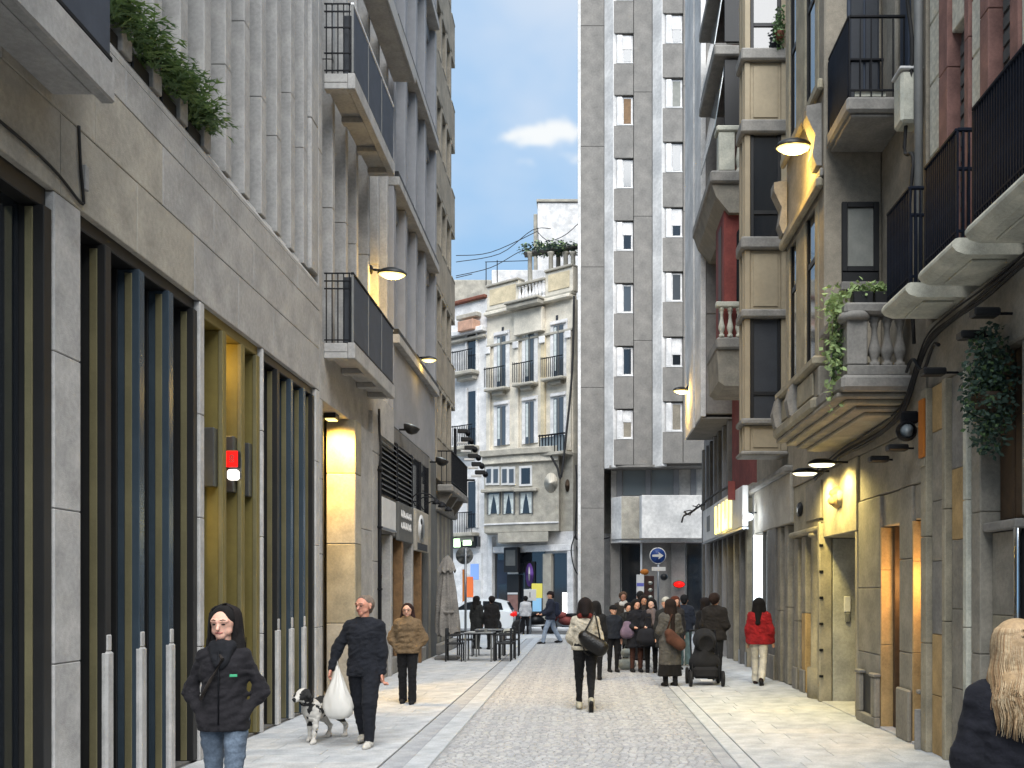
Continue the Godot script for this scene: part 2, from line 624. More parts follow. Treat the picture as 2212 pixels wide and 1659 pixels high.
# ================================================================ ground
func build_ground() -> void:
	var sheet := PlaneMesh.new()
	sheet.size = Vector2(1200, 1200)
	struct("ground", sheet, M.earth, Vector3(0, -0.12, -300))
	# cobbled carriageway: a bed with setts laid in rows across the street
	var x0 := -1.56
	var x1 := 1.42
	var road := bx(self, "cobbled_road", M.mortar, x0 - 0.3, x1 + 0.3, -0.09, -0.014, -2.0, 37.0, 0.0)
	road.set_meta("kind", "structure")
	var variants := []
	for k in 3:
		variants.append(box_mesh(Vector3(0.082 + 0.004 * k, 0.06, 0.074 + 0.004 * k), 0.013))
	var tones := [Color(0.45, 0.455, 0.46), Color(0.50, 0.505, 0.51), Color(0.475, 0.475, 0.475), Color(0.53, 0.53, 0.53), Color(0.415, 0.42, 0.43), Color(0.50, 0.495, 0.48)]
	var tone_mats := []
	for c in tones:
		tone_mats.append(mat("sett_%d" % tone_mats.size(), (c as Color).linear_to_srgb(), 0.72, "granite", 2.1, "rough", 0.5))
	var rest := [[], [], []]
	var single := 0
	var d := 9.2
	var rp := gp(road)
	while d < 36.6:
		var x := x0 + rng.randf_range(0.0, 0.06)
		while x < x1 - 0.05:
			var w := rng.randf_range(0.084, 0.098)
			var at := Vector3(x + w * 0.5, -0.031 + rng.randf_range(-0.004, 0.004), -d + rng.randf_range(-0.006, 0.006))
			var b := Basis.from_euler(Vector3(rng.randf_range(-0.03, 0.03), rng.randf_range(-0.05, 0.05), rng.randf_range(-0.03, 0.03)))
			var k := rng.randi() % 3
			var c := rng.randi() % tones.size()
			if single < 300 and d > 9.9:
				put(road, "sett", variants[k], tone_mats[c], at - rp, b)
				single += 1
			else:
				rest[k].append([Transform3D(b, at - rp), tones[c]])
			x += w
		d += 0.09
	# the rest of the setts: nobody would count them
	for k in 3:
		var mm := MultiMesh.new()
		mm.transform_format = MultiMesh.TRANSFORM_3D
		mm.use_colors = true
		mm.mesh = variants[k]
		mm.instance_count = rest[k].size()
		for i in rest[k].size():
			mm.set_instance_transform(i, rest[k][i][0])
			mm.set_instance_color(i, rest[k][i][1])
		var mi := MultiMeshInstance3D.new()
		mi.multimesh = mm
		mi.material_override = M.sett
		mi.name = "setts"
		mi.set_meta("kind", "stuff")
		road.add_child(mi, true)
	# kerb strips on both sides of the setts
	var left_kerb := bx(self, "kerb_left", M.mortar, -2.10, -1.56, -0.095, -0.02, -2.0, 37.2, 0.0)
	left_kerb.set_meta("kind", "structure")
	var right_kerb := bx(self, "kerb_right", M.mortar, 1.42, 1.80, -0.096, -0.021, -2.0, 37.2, 0.0)
	right_kerb.set_meta("kind", "structure")
	d = 6.0
	while d < 36.8:
		var l := 0.99
		bx(left_kerb, "kerb_stone", M.kerb_pale, -1.83, -1.575, -0.06, 0.006 + rng.randf_range(-0.001, 0.002), d, d + l - 0.008, 0.008)
		bx(left_kerb, "gutter_stone", M.kerb_grey, -2.08, -1.838, -0.06, -0.006, d + 0.3, d + l + 0.292, 0.006)
		bx(right_kerb, "gutter_stone", M.kerb_grey, 1.435, 1.60, -0.06, -0.004, d + 0.2, d + l + 0.192, 0.006)
		bx(right_kerb, "kerb_stone", M.kerb_pale if rng.randf() < 0.5 else M.flag_a, 1.607, 1.79, -0.06, 0.006, d, d + l - 0.008, 0.008)
		d += l
	# flagged pavements
	for side in [[-1, -4.06, -2.09], [1, 1.80, 3.92]]:
		var pv := bx(self, "pavement_left" if side[0] < 0 else "pavement_right", M.mortar, side[1] - 0.6 if side[0] < 0 else side[1], side[2] if side[0] < 0 else side[2] + 0.6, -0.09, -0.008, -2.0, 37.3, 0.0)
		pv.set_meta("kind", "structure")
		d = 6.2
		var row := 0
		while d < 37.2:
			var deep := 0.42
			var x: float = side[1]
			var first := true
			while x < side[2] - 0.02:
				var w: float = [0.86, 0.72, 0.6, 0.95][rng.randi() % 4]
				if first and row % 2 == 1:
					w *= 0.55
				first = false
				var xe: float = minf(x + w, side[2])
				if side[2] - xe < 0.22:
					xe = side[2]
				var m: Material = [M.flag_a, M.flag_b, M.flag_c, M.flag_a][rng.randi() % 4]
				bx(pv, "paving_slab", m, x + 0.003, xe - 0.003, -0.05, 0.004 + rng.randf_range(-0.0012, 0.0012), d + 0.003, d + deep - 0.003, 0.004)
				x = xe
			row += 1
			d += deep
	# the pedestrian plateau at the crossing, the cross street and its far pavement
	var cross := bx(self, "crossing_pavement", M.flag_c, -30, 30, -0.08, -0.004, 37.3, 39.6, 0.0)
	cross.set_meta("kind", "structure")
	var xk := bx(self, "kerb_crossing", M.kerb_pale, -30, 30, -0.1, 0.03, 39.6, 39.85, 0.02)
	xk.set_meta("kind", "structure")
	var rd := bx(self, "road_crossing", M.asphalt, -40, 40, -0.11, -0.06, 39.85, 46.0, 0.0)
	rd.set_meta("kind", "structure")
	var far := bx(self, "pavement_far", M.flag_b, -40, 40, -0.1, 0.05, 46.0, 62.0, 0.02)
	far.set_meta("kind", "structure")
	var line := bx(self, "road_marking", M.paint_white, -30, 30, -0.07, -0.056, 43.0, 43.12, 0.0)
	line.set_meta("kind", "structure")


# ================================================================ left side of the street
func blocks(parent: Node, called: String, mats: Array, x0: float, x1: float, y0: float, y1: float, d0: float, d1: float, heights: float, bev := 0.01) -> void:
	# a pier laid up from separate blocks with thin open joints
	var y := y0
	while y < y1 - 0.01:
		var h := heights * rng.randf_range(0.85, 1.15)
		var ye := minf(y + h, y1)
		if y1 - ye < heights * 0.35:
			ye = y1
		bx(parent, called, mats[rng.randi() % mats.size()], x0, x1, y + 0.002, ye - 0.003, d0, d1, bev)
		y = ye

func railing(parent: Node, rail_mat: Material, x_out: float, x_wall: float, y0: float, y1: float, d0: float, d1: float, gap := 0.12, end_too := true, r := 0.008) -> void:
	# iron railing of a balcony: top and bottom rails and single bars, along the front and on the near end
	bx(parent, "top_rail", rail_mat, x_out - 0.02, x_out + 0.02, y1 - 0.035, y1, d0, d1, 0.008)
	bx(parent, "bottom_rail", rail_mat, x_out - 0.012, x_out + 0.012, y0 + 0.06, y0 + 0.085, d0, d1, 0.004)
	var d := d0 + gap * 0.5
	while d < d1:
		bx(parent, "bar", rail_mat, x_out - r, x_out + r, y0, y1 - 0.03, d - r, d + r, 0.0)
		d += gap
	if end_too:
		for de in [d0, d1]:
			bx(parent, "end_rail", rail_mat, x_out, x_wall, y1 - 0.035, y1 - 0.002, de - 0.018, de + 0.018, 0.006)
			bx(parent, "end_rail", rail_mat, x_out, x_wall, y0 + 0.06, y0 + 0.085, de - 0.01, de + 0.01, 0.003)
			var x := x_out
			var sx := signf(x_wall - x_out)
			while absf(x - x_out) < absf(x_wall - x_out):
				bx(parent, "bar", rail_mat, x - r, x + r, y0, y1 - 0.03, de - r, de + r, 0.0)
				x += sx * gap

func build_left_side() -> void:
	left_office()
	left_balcony_block()
	left_modern_block()
	left_old_block()

func left_office() -> void:
	var b := thing("office_building", "grey concrete building with tall vertical fins above a stone band and metal finned openings", "building", Vector3(-4.5, 0, -9))
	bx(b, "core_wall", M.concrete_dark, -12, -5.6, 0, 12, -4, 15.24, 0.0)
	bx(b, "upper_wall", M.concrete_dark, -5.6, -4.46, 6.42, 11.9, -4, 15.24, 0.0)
	bx(b, "soffit", M.concrete, -5.6, -4.32, 4.87, 6.4, -4, 15.24, 0.0)
	bx(b, "threshold", M.concrete_dark, -5.6, -4.10, -0.05, 0.022, 2.6, 15.24, 0.0)
	# stone band in three courses of panels
	var courses := [[4.85, 5.49], [5.49, 6.07], [6.07, 6.40]]
	for c in 3:
		var d := 2.4 + 0.55 * c
		while d < 15.2:
			var de := minf(d + 1.32, 15.24)
			var m: Material = M.concrete if rng.randf() < 0.85 else M.concrete_warm
			if d < 9.3 and rng.randf() < 0.35:
				m = M.concrete_warm
			bx(b, "stone_panel", m, -4.31, -4.03 + rng.randf_range(-0.002, 0.002), courses[c][0] + 0.003, courses[c][1] - 0.003, d + 0.003, de - 0.003, 0.006)
			d = de
	# chamfered ledge over the band
	var d2 := 2.4
	while d2 < 15.2:
		var de := minf(d2 + 1.6, 15.24)
		var led := prism(PackedVector2Array([Vector2(-4.45, 6.403), Vector2(-4.035, 6.403), Vector2(-4.035, 6.45), Vector2(-4.14, 6.60), Vector2(-4.45, 6.60)]), "z", -(de - 0.003), -(d2 + 0.003))
		put(b, "ledge_stone", led, M.concrete_pale, -gp(b))
		d2 = de
	# tall fins with narrow windows between
	for k in range(-10, 6):
		var f := 11.42 + 0.64 * k
		if f < 4.9:
			continue
		var y := 6.605
		var first := true
		while y < 11.85:
			var ye := y + (rng.randf_range(0.9, 2.2) if first else 2.3)
			first = false
			ye = minf(ye, 11.88)
			bx(b, "fin", M.concrete_pale, -4.46, -4.10, y + 0.002, ye - 0.002, f, f + 0.2, 0.007)
			y = ye
		var w := bx(b, "window", M.grey_glass, -4.45, -4.43, 6.75, 11.8, f + 0.2, f + 0.64, 0.0)
		bx(w, "frame", M.frame_grey, -4.44, -4.39, 6.75, 11.8, f + 0.205, f + 0.25, 0.004)
		bx(w, "sill", M.white_paint, -4.43, -4.17, 6.62, 6.66, f + 0.205, f + 0.635, 0.006)
	blocks(b, "corner_block", [M.concrete_pale, M.concrete], -4.5, -4.05, 6.605, 11.9, 14.86, 15.24, 2.3, 0.014)
	# piers of the ground floor
	for p in [[2.5, 3.4], [7.59, 7.99], [10.48, 10.60], [12.52, 12.58], [15.04, 15.24]]:
		blocks(b, "pier_block", [M.concrete_pier], -4.62, -4.03, 0.0, 4.848, p[0], p[1], 1.22, 0.008)
	# openings filled with metal blades that carry a brass strip
	for o in [[8.0, [8.45, 9.10, 9.75, 10.36], 10.47], [12.59, [13.2, 13.82, 14.44, 14.93], 15.03]]:
		bx(b, "head", M.dark_metal, -4.8, -4.09, 4.74, 4.866, o[0], o[2], 0.008)
		bx(b, "glass_pane", M.dark_glass, -4.86, -4.84, 0.03, 4.74, o[0], o[2], 0.0)
		var i := 0
		for f in o[1]:
			var blade := bx(b, "blade", M.blue_sheen_metal if i in [1, 2] else M.dark_metal, -4.82, -4.055, 0.022, 4.738, f, f + 0.11, 0.006)  # the two middle blades get their blue sheen as colour
			bx(blade, "brass_strip", M.brass, -4.185, -4.12, 0.03, 4.70, f - 0.012, f - 0.001, 0.003)
			bx(blade, "edge_rib", M.dark_metal, -4.30, -4.25, 0.03, 4.73, f - 0.03, f - 0.001, 0.004)
			bx(blade, "edge_rib", M.frame_black, -4.55, -4.50, 0.03, 4.73, f - 0.03, f - 0.001, 0.004)
			i += 1
			if i < 4:
				var post := bx(b, "concrete_post", M.concrete_pier, -4.10, -4.035, 0.0, 1.28, f - 0.005, f + 0.125, 0.02)
				bx(post, "post_top", M.concrete_pier, -4.085, -4.045, 1.281, 1.42, f + 0.02, f + 0.10, 0.008)
	# wide shop window next to the first pier
	bx(b, "head", M.dark_metal, -4.8, -4.09, 4.70, 4.866, 3.41, 7.58, 0.008)
	bx(b, "shop_window", M.dark_glass, -4.25, -4.23, 0.10, 4.70, 3.41, 7.46, 0.0)
	bx(b, "window_sill", M.concrete_dark, -4.3, -4.06, 0.022, 0.10, 3.41, 7.46, 0.008)
	var jamb := bx(b, "jamb", M.dark_metal, -4.82, -4.045, 0.024, 4.698, 7.47, 7.582, 0.006)
	bx(jamb, "brass_strip", M.brass, -4.185, -4.125, 0.03, 4.68, 7.456, 7.469, 0.003)
	# entrance panels, warm lamp glow mixed into their mustard colour
	bx(b, "head", M.warm_lit_olive, -5.55, -4.09, 4.74, 4.866, 10.61, 12.51, 0.008)
	bx(b, "back_panel", M.warm_lit_olive, -5.6, -5.5, 0.03, 4.73, 10.61, 12.51, 0.0)
	for f in [11.24, 11.86, 12.41]:
		var pnl := bx(b, "entrance_panel", M.warm_lit_olive, -5.48, -4.06, 0.024, 4.735, f, f + 0.1, 0.006)
		bx(pnl, "edge_rib", M.brass, -4.11, -4.065, 0.03, 4.73, f - 0.02, f - 0.001, 0.004)
		bx(pnl, "edge_rib", M.warm_lit_olive, -4.30, -4.27, 0.03, 4.73, f - 0.02, f - 0.001, 0.004)
		bx(pnl, "wall_light", M.steel, -4.25, -4.12, 2.96, 3.62, f - 0.13, f - 0.003, 0.008)
	var dn := bx(b, "downlight", M.lamp_warm, -4.75, -4.6, 4.715, 4.738, 11.45, 11.6, 0.004)
	omni(dn, Vector3(-4.6, 4.55, -11.5), Color(1.0, 0.82, 0.42), 0.13, 0.1)
	omni(dn, Vector3(-4.75, 2.6, -10.9), Color(1.0, 0.84, 0.42), 0.06, 0.1)
	# red illuminated sign with a white light box under it
	var s := thing("illuminated_sign", "small glowing red square sign with number over white light box", "sign", Vector3(-4.09, 3.09, -11.62))
	bx(s, "case", M.frame_black, -4.168, -4.012, 3.225, 3.435, 11.61, 11.70, 0.02)
	bx(s, "red_face", M.sign_red, -4.158, -4.022, 3.235, 3.425, 11.595, 11.609, 0.006)
	put(s, "numeral", text_mesh("8", 0.12, 0.006), M.red_wall, Vector3(-4.09, 3.33, -11.591) - gp(s))
	bx(s, "white_light_box", M.sign_white, -4.152, -4.03, 3.09, 3.21, 11.60, 11.70, 0.02)
	omni(s, Vector3(-4.09, 3.30, -11.50), Color(1, 0.10, 0.07), 0.004, 0.05)
	bx(s, "bracket", M.steel, -4.12, -4.06, 3.12, 3.38, 11.702, 11.845, 0.004)
	# balcony of the near bay
	var bal := bx(b, "balcony_slab", M.concrete, -4.03, -3.66, 5.56, 5.78, 2.0, 7.56, 0.012)
	bx(bal, "fascia", M.concrete_pale, -3.658, -3.55, 5.49, 5.79, 2.0, 7.56, 0.015)
	bx(bal, "drip_moulding", M.concrete, -3.74, -3.70, 5.535, 5.558, 2.0, 7.50, 0.004)
	bx(bal, "rail_panel", M.navy_panel, -3.60, -3.575, 5.84, 6.95, 2.0, 7.53, 0.006)
	bx(bal, "rail_foot", M.iron, -3.61, -3.565, 5.80, 5.84, 2.0, 7.55, 0.006)
	bx(bal, "top_rail", M.rail_white, -3.62, -3.555, 6.95, 6.99, 2.0, 7.55, 0.006)
	bx(bal, "end_panel", M.navy_panel, -4.02, -3.605, 5.84, 6.95, 7.50, 7.525, 0.006)
	# cable hanging against the warm panel
	var cb := thing("facade_cable", "thin black cable running down the pale wall beside the pier", "cable", Vector3(-4.0, 4.8, -8.0))
	cable(cb, "wire", M.cable, [Vector3(-4.015, 5.5, -7.93), Vector3(-4.012, 5.2, -7.95), Vector3(-4.012, 4.98, -7.99), Vector3(-4.015, 4.90, -7.96), Vector3(-4.015, 5.0, -7.5), Vector3(-4.01, 5.03, -6.6), Vector3(-4.015, 5.04, -4.0)], 0.012)
	bx(cb, "junction_box", M.concrete_pale, -4.03, -3.99, 5.02, 5.22, 7.99, 8.05, 0.006)
	# planters with feathery green plants on the ledge
	for i in 4:
		var d0: float = [8.55, 9.15, 9.78, 10.42][i]
		var label: String = ["bushy bright green plant spilling over the ledge next to the balcony", "dark feathery green plant on the ledge, second from the balcony", "tall feathery green plant on the ledge, third from the balcony", "drooping green plant at the far end of the ledge planters"][i]
		var pl := thing("ledge_plant", label, "plant", Vector3(-4.1, 6.6, -(d0 + 0.25)), 0, "plants on the stone ledge")
		bx(pl, "planter", M.frame_black, -4.30, -4.14, 6.602, 6.74, d0 + 0.02, d0 + 0.56, 0.01)
		for q in 2:
			put(pl, "foliage", feather_plant(100 + i * 7 + q, 80, Vector3(0.08, 0.22, 0.26), 0.38, 0.55), M.leaf if (q + i) % 2 == 0 else M.leaf_deep, Vector3(0.0, 0.2, 0.0))

func feather_plant(sd: int, n: int, spread: Vector3, blade: float, droop: float) -> ArrayMesh:
	# many thin curved leaflets that rise from a row of stems and hang over
	var r := RandomNumberGenerator.new()
	r.seed = sd
	var st := SurfaceTool.new()
	st.begin(Mesh.PRIMITIVE_TRIANGLES)
	st.set_smooth_group(-1)
	for i in n:
		var root := Vector3(r.randf_range(-1, 1) * spread.x, r.randf_range(-0.25, 0.9) * spread.y, r.randf_range(-1, 1) * spread.z)
		var a := r.randf() * TAU
		var dir := Vector3(cos(a) * 0.6 + 0.25, r.randf_range(0.1, 0.9), sin(a) * 0.6).normalized()
		var l := blade * r.randf_range(0.35, 1.0)
		var side := dir.cross(Vector3.UP).normalized() * r.randf_range(0.006, 0.013)
		var p := root
		var seg := 3
		for k in seg:
			var q := p + dir * l / seg
			dir = (dir + Vector3.DOWN * droop * r.randf_range(0.3, 0.9)).normalized()
			var w0 := 1.0 - 0.75 * float(k) / seg
			var w1 := 1.0 - 0.75 * float(k + 1) / seg
			st.add_vertex(p - side * w0); st.add_vertex(p + side * w0); st.add_vertex(q + side * w1)
			st.add_vertex(p - side * w0); st.add_vertex(q + side * w1); st.add_vertex(q - side * w1)
			# leaflets
			for s in [-1, 1]:
				var tip: Vector3 = (p + q) * 0.5 + side.normalized() * s * l * 0.16 + dir * l * 0.1
				st.add_vertex(p); st.add_vertex(tip); st.add_vertex(p.lerp(q, 0.45))
			p = q
	st.generate_normals()
	return st.commit()

func left_balcony_block() -> void:
	var b := thing("apartment_building", "grey building with dark panelled balconies and vertical pilasters beyond the finned one", "building", Vector3(-4.5, 0, -17.5))
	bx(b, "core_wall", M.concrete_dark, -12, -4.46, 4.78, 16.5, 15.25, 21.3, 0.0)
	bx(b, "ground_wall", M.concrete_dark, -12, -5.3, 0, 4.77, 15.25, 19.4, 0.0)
	bx(b, "threshold", M.concrete_dark, -5.3, -4.08, -0.05, 0.02, 15.25, 19.4, 0.0)
	# smooth wall over the ground floor
	var d := 15.26
	while d < 21.25:
		var de := minf(d + 1.5, 21.28)
		bx(b, "wall_panel", M.concrete, -4.45, -4.035, 4.75, 5.66, d + 0.002, de - 0.002, 0.006)
		d = de
	# pilasters and what stands between them
	var at := [15.3, 16.15, 17.05, 17.85, 18.85, 19.75, 20.65]
	for i in at.size():
		var f: float = at[i]
		blocks(b, "pilaster_block", [M.concrete_pale, M.concrete], -4.45, -4.06, 5.665, 16.3, f, f + (0.22 if i == 0 else 0.16), 2.6, 0.012)
		var fe: float = at[i + 1] if i + 1 < at.size() else 21.28
		for s in 3:
			var y0 := 5.7 + s * 3.35
			var w := bx(b, "window", M.grey_glass, -4.44, -4.36, y0 + 0.05, y0 + 2.5, f + 0.24, fe - 0.02, 0.0)
			bx(w, "frame", M.frame_grey, -4.355, -4.32, y0 + 0.05, y0 + 2.5, f + 0.23, f + 0.30, 0.005)
			bx(w, "mid_rail", M.frame_grey, -4.355, -4.325, y0 + 1.6, y0 + 1.66, f + 0.30, fe - 0.02, 0.004)
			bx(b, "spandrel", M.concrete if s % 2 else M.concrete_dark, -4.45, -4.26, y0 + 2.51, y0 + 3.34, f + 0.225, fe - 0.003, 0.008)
	# balconies
	for k in 2:
		var y: float = [5.41, 9.61][k]
		var bal := bx(b, "balcony_slab", M.concrete, -4.033, -3.67, y + 0.10, y + 0.24, 15.5, 18.8, 0.01)
		bx(bal, "fascia", M.concrete_pale, -3.668, -3.55, y, y + 0.25, 15.5, 18.8, 0.012)
		for r in [15.5, 16.62, 17.72, 18.62]:
			bx(bal, "rib", M.concrete, -4.032, -3.67, y + 0.003, y + 0.098, r + 0.002, r + 0.17, 0.008)
		bx(bal, "rail_foot", M.iron, -3.61, -3.57, y + 0.27, y + 0.30, 15.52, 18.78, 0.005)
		for p in 3:
			var p0 := 15.52 + p * 1.09
			bx(bal, "rail_panel", M.navy_panel, -3.60, -3.58, y + 0.30, y + 1.30, p0 + 0.02, p0 + 1.07, 0.005)
			bx(bal, "rail_post", M.frame_grey, -3.605, -3.57, y + 0.25, y + 1.31, p0 - 0.015, p0 + 0.018, 0.005)
		bx(bal, "top_rail", M.rail_white if k == 1 else M.iron, -3.615, -3.565, y + 1.31, y + 1.345, 15.5, 18.8, 0.006)
		for yy in ([0.28, 0.55, 0.95, 1.2, 1.32] if k == 1 else [0.28, 1.08, 1.2, 1.32]):
			bx(bal, "end_rail", M.iron, -4.03, -3.62, y + yy, y + yy + 0.018, 15.50, 15.52, 0.0)
		for q in 5:
			var x := -4.0 + q * 0.09
			bx(bal, "end_bar", M.iron, x - 0.008, x + 0.008, y + 0.25, y + 1.32, 15.515, 15.53, 0.0)
		bx(bal, "end_board", M.shutter_dark, -3.75, -3.63, y + 0.27, y + (1.3 if k == 0 else 1.2), 15.6, 15.62, 0.004)
	var top := bx(b, "upper_slab", M.concrete, -4.033, -3.62, 12.62, 12.86, 17.9, 21.2, 0.012)
	bx(top, "fascia", M.concrete_pale, -3.618, -3.56, 12.58, 12.9, 17.9, 21.2, 0.012)
	# ground floor: doorway with a stone reveal lit by its lamp, piers beyond
	blocks(b, "door_pier_block", [M.concrete, M.concrete_pale], -4.62, -4.03, 0, 4.748, 15.27, 15.42, 1.2, 0.008)
	bx(b, "dark_door", M.dark_metal, -4.75, -4.7, 0.03, 4.7, 15.43, 17.0, 0.0)
	for k in 3:
		bx(b, "door_bar", M.brass if k == 1 else M.dark_metal, -4.71, -4.30, 0.03, 4.7, 15.75 + k * 0.36, 15.81 + k * 0.36, 0.005)
	blocks(b, "reveal_block", [M.stone_warm, M.concrete_warm], -4.42, -3.92, 0.0, 4.745, 17.15, 17.62, 1.25, 0.012)
	blocks(b, "pier_block", [M.concrete], -4.42, -3.95, 0.0, 4.745, 17.625, 18.68, 1.6, 0.012)
	blocks(b, "pale_pilaster", [M.concrete_pale], -4.42, -3.96, 0.0, 5.2, 18.74, 19.38, 2.2, 0.014)
	var pipe := thing("drain_pipe", "black drain pipe on the pale pilaster beside the louvred shop", "pipe", Vector3(-3.93, 0, -19.2))
	bar(pipe, "tube", M.iron, Vector3(-3.92, 0.0, -19.22), Vector3(-3.92, 4.2, -19.22), 0.035, 8)
	cable(pipe, "upper_cable", M.cable, [Vector3(-3.92, 4.2, -19.22), Vector3(-3.90, 4.5, -19.2), Vector3(-3.93, 4.9, -19.24), Vector3(-3.93, 5.3, -19.2)], 0.025)
	for y in [0.6, 1.8, 3.0, 4.1]:
		bx(pipe, "clamp", M.iron, -3.965, -3.875, y, y + 0.04, 19.17, 19.27, 0.004)
	# lamp that lights the doorway reveal
	var lamp := thing("doorway_lamp", "warm lamp under the lintel lighting the yellow doorway reveal", "lamp", Vector3(-4.2, 4.6, -16.6))
	bx(lamp, "housing", M.frame_black, -4.3, -4.1, 4.66, 4.748, 16.5, 16.75, 0.01)
	bx(lamp, "diffuser", M.lamp_warm, -4.28, -4.12, 4.635, 4.658, 16.52, 16.73, 0.006)
	spot(lamp, Vector3(-4.18, 4.58, -16.6), Vector3(0.02, -0.75, -0.42), Color(1.0, 0.80, 0.40), 4.2, 62.0, 0.1)

func left_modern_block() -> void:
	var b := thing("modern_building", "smooth grey modernist building with projecting white floor ledges over shops", "building", Vector3(-4.5, 0, -24))
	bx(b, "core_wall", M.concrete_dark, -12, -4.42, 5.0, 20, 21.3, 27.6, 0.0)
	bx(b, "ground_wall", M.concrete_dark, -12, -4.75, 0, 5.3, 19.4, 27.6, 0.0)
	for y in [7.1, 10.48, 13.86, 17.15]:
		bx(b, "floor_ledge", M.concrete_pale, -4.42, -3.93, y, y + 0.19, 21.32, 27.3, 0.012)
		bx(b, "ledge_top_strip", M.frame_black, -4.40, -3.95, y + 0.191, y + 0.31, 21.34, 27.3, 0.006)  # black strip along the top of each floor ledge
	var pil := [21.32, 22.7, 24.1, 25.5, 27.28]
	for i in pil.size():
		var f: float = pil[i]
		for s in 4:
			var y0: float = [7.34, 10.72, 14.1, 17.39, 20.74][s]
			var y1: float = [10.47, 13.85, 17.14, 20.0][s]
			bx(b, "pilaster", M.render_grey, -4.42, -4.05, y0, y1, f, f + 0.28, 0.012)
			if i + 1 < pil.size():
				var fe: float = pil[i + 1]
				bx(b, "wall_panel", M.render_grey, -4.42, -4.28, y0, y1, f + 0.285, f + 0.75, 0.008)
				var w := bx(b, "window", M.grey_glass, -4.42, -4.38, y0 + 0.3, y1 - 0.35, f + 0.755, fe - 0.005, 0.0)
				bx(w, "frame", M.frame_grey, -4.375, -4.33, y0 + 0.3, y1 - 0.35, f + 0.755, f + 0.82, 0.004)
				bx(w, "blind_box", M.render_grey, -4.375, -4.2, y1 - 0.36, y1 - 0.003, f + 0.755, fe - 0.005, 0.03)
	bx(b, "spandrel_wall", M.render_grey, -4.42, -4.06, 5.32, 7.095, 21.32, 26.4, 0.01)
	bx(b, "spandrel_wall", M.render_grey, -4.42, -4.1, 5.32, 7.095, 26.41, 27.58, 0.01)
	bx(b, "shop_fascia", M.concrete_dark, -4.75, -4.06, 4.98, 5.315, 19.42, 27.58, 0.012)
	# louvred grille
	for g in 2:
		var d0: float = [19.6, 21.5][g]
		var fr := bx(b, "louvre_shade_back", M.iron, -4.14, -4.06, 3.76, 4.97, d0, d0 + 1.82, 0.0)  # near-black backing sheet, painted shade behind the slats
		for e in [d0, d0 + 1.76]:
			bx(fr, "stile", M.iron, -4.06, -4.0, 3.76, 4.97, e, e + 0.06, 0.006)
		for k in 11:
			var y := 3.80 + k * 0.105
			var slat := prism(PackedVector2Array([Vector2(-4.055, y + 0.06), Vector2(-4.05, y + 0.075), Vector2(-3.985, y + 0.015), Vector2(-3.99, y)]), "z", -(d0 + 1.755), -(d0 + 0.065))
			put(fr, "slat", slat, M.steel if k % 2 else M.shutter_grey, -gp(fr))
	bx(b, "dark_panel", M.dark_glass, -4.16, -4.06, 3.76, 4.97, 23.35, 26.0, 0.0)
	for k in 3:
		bx(b, "panel_bar", M.iron, -4.06, -4.0, 3.76, 4.97, 23.4 + k * 1.2, 23.46 + k * 1.2, 0.006)
	# shop windows
	for k in 5:
		var d0 := 19.45 + k * 1.28
		bx(b, "window_post", M.concrete if k % 2 else M.wood_brown, -4.2, -4.0, 0.0, 2.95, d0, d0 + 0.2, 0.012)
		var w := bx(b, "shop_window", M.dark_glass, -4.26, -4.24, 0.35, 2.93, d0 + 0.2, d0 + 1.28, 0.0)
		bx(w, "frame", M.wood_dark, -4.24, -4.17, 0.35, 0.43, d0 + 0.205, d0 + 1.275, 0.006)
		bx(w, "transom", M.wood_dark, -4.24, -4.18, 2.05, 2.12, d0 + 0.205, d0 + 1.275, 0.006)
		bx(b, "stall_riser", M.stone_grey, -4.3, -4.06, 0.0, 0.345, d0 + 0.205, d0 + 1.275, 0.012)
	bx(b, "sign_backing", M.concrete_dark, -4.75, -4.05, 2.96, 3.755, 19.42, 26.0, 0.01)
	# boarded end of the shop row
	var d := 26.02
	while d < 27.55:
		bx(b, "board", M.stone_dull if rng.randf() < 0.5 else M.shutter_grey, -4.2, -4.06, 0.0, 5.31, d, d + 0.185, 0.008)
		d += 0.192
	# three shop signs
	var s1 := thing("shop_sign", "blank white shop sign panel under the louvres", "sign", Vector3(-4.0, 3.0, -20.4))
	bx(s1, "panel", M.white_paint, -4.045, -3.97, 3.02, 3.66, 19.72, 21.15, 0.012)
	bx(s1, "edge_trim", M.steel, -3.969, -3.955, 3.02, 3.06, 19.72, 21.15, 0.003)
	var s2 := thing("shop_sign", "dark grey shop sign with pale handwritten lettering", "sign", Vector3(-4.0, 2.9, -22.4))
	bx(s2, "panel", M.shutter_grey, -4.045, -3.97, 2.88, 3.72, 21.5, 23.3, 0.012)
	var r := RandomNumberGenerator.new()
	r.seed = 5
	for line in 2:
		var dd := 21.75
		while dd < 23.0:
			var w := r.randf_range(0.09, 0.2)
			cable(s2, "lettering", M.white_paint, [Vector3(-3.966, 3.42 - line * 0.25, -dd), Vector3(-3.966, 3.52 - line * 0.25 + r.randf() * 0.04, -(dd + w * 0.3)), Vector3(-3.966, 3.40 - line * 0.25, -(dd + w * 0.5)), Vector3(-3.966, 3.46 - line * 0.25, -(dd + w))], 0.010)
			dd += w + 0.03
	var s3 := thing("shop_sign", "pale shop sign with a dark figure in a light oval", "sign", Vector3(-4.0, 2.8, -24.7))
	bx(s3, "panel", M.concrete_warm, -4.045, -3.97, 2.75, 3.75, 23.7, 25.6, 0.012)
	put(s3, "oval", ellipsoid(Vector3(0.012, 0.36, 0.5)), M.white_paint, Vector3(-3.97, 3.3, -24.5) - gp(s3))
	put(s3, "figure", ellipsoid(Vector3(0.014, 0.2, 0.12)), M.frame_black, Vector3(-3.962, 3.24, -24.5) - gp(s3))
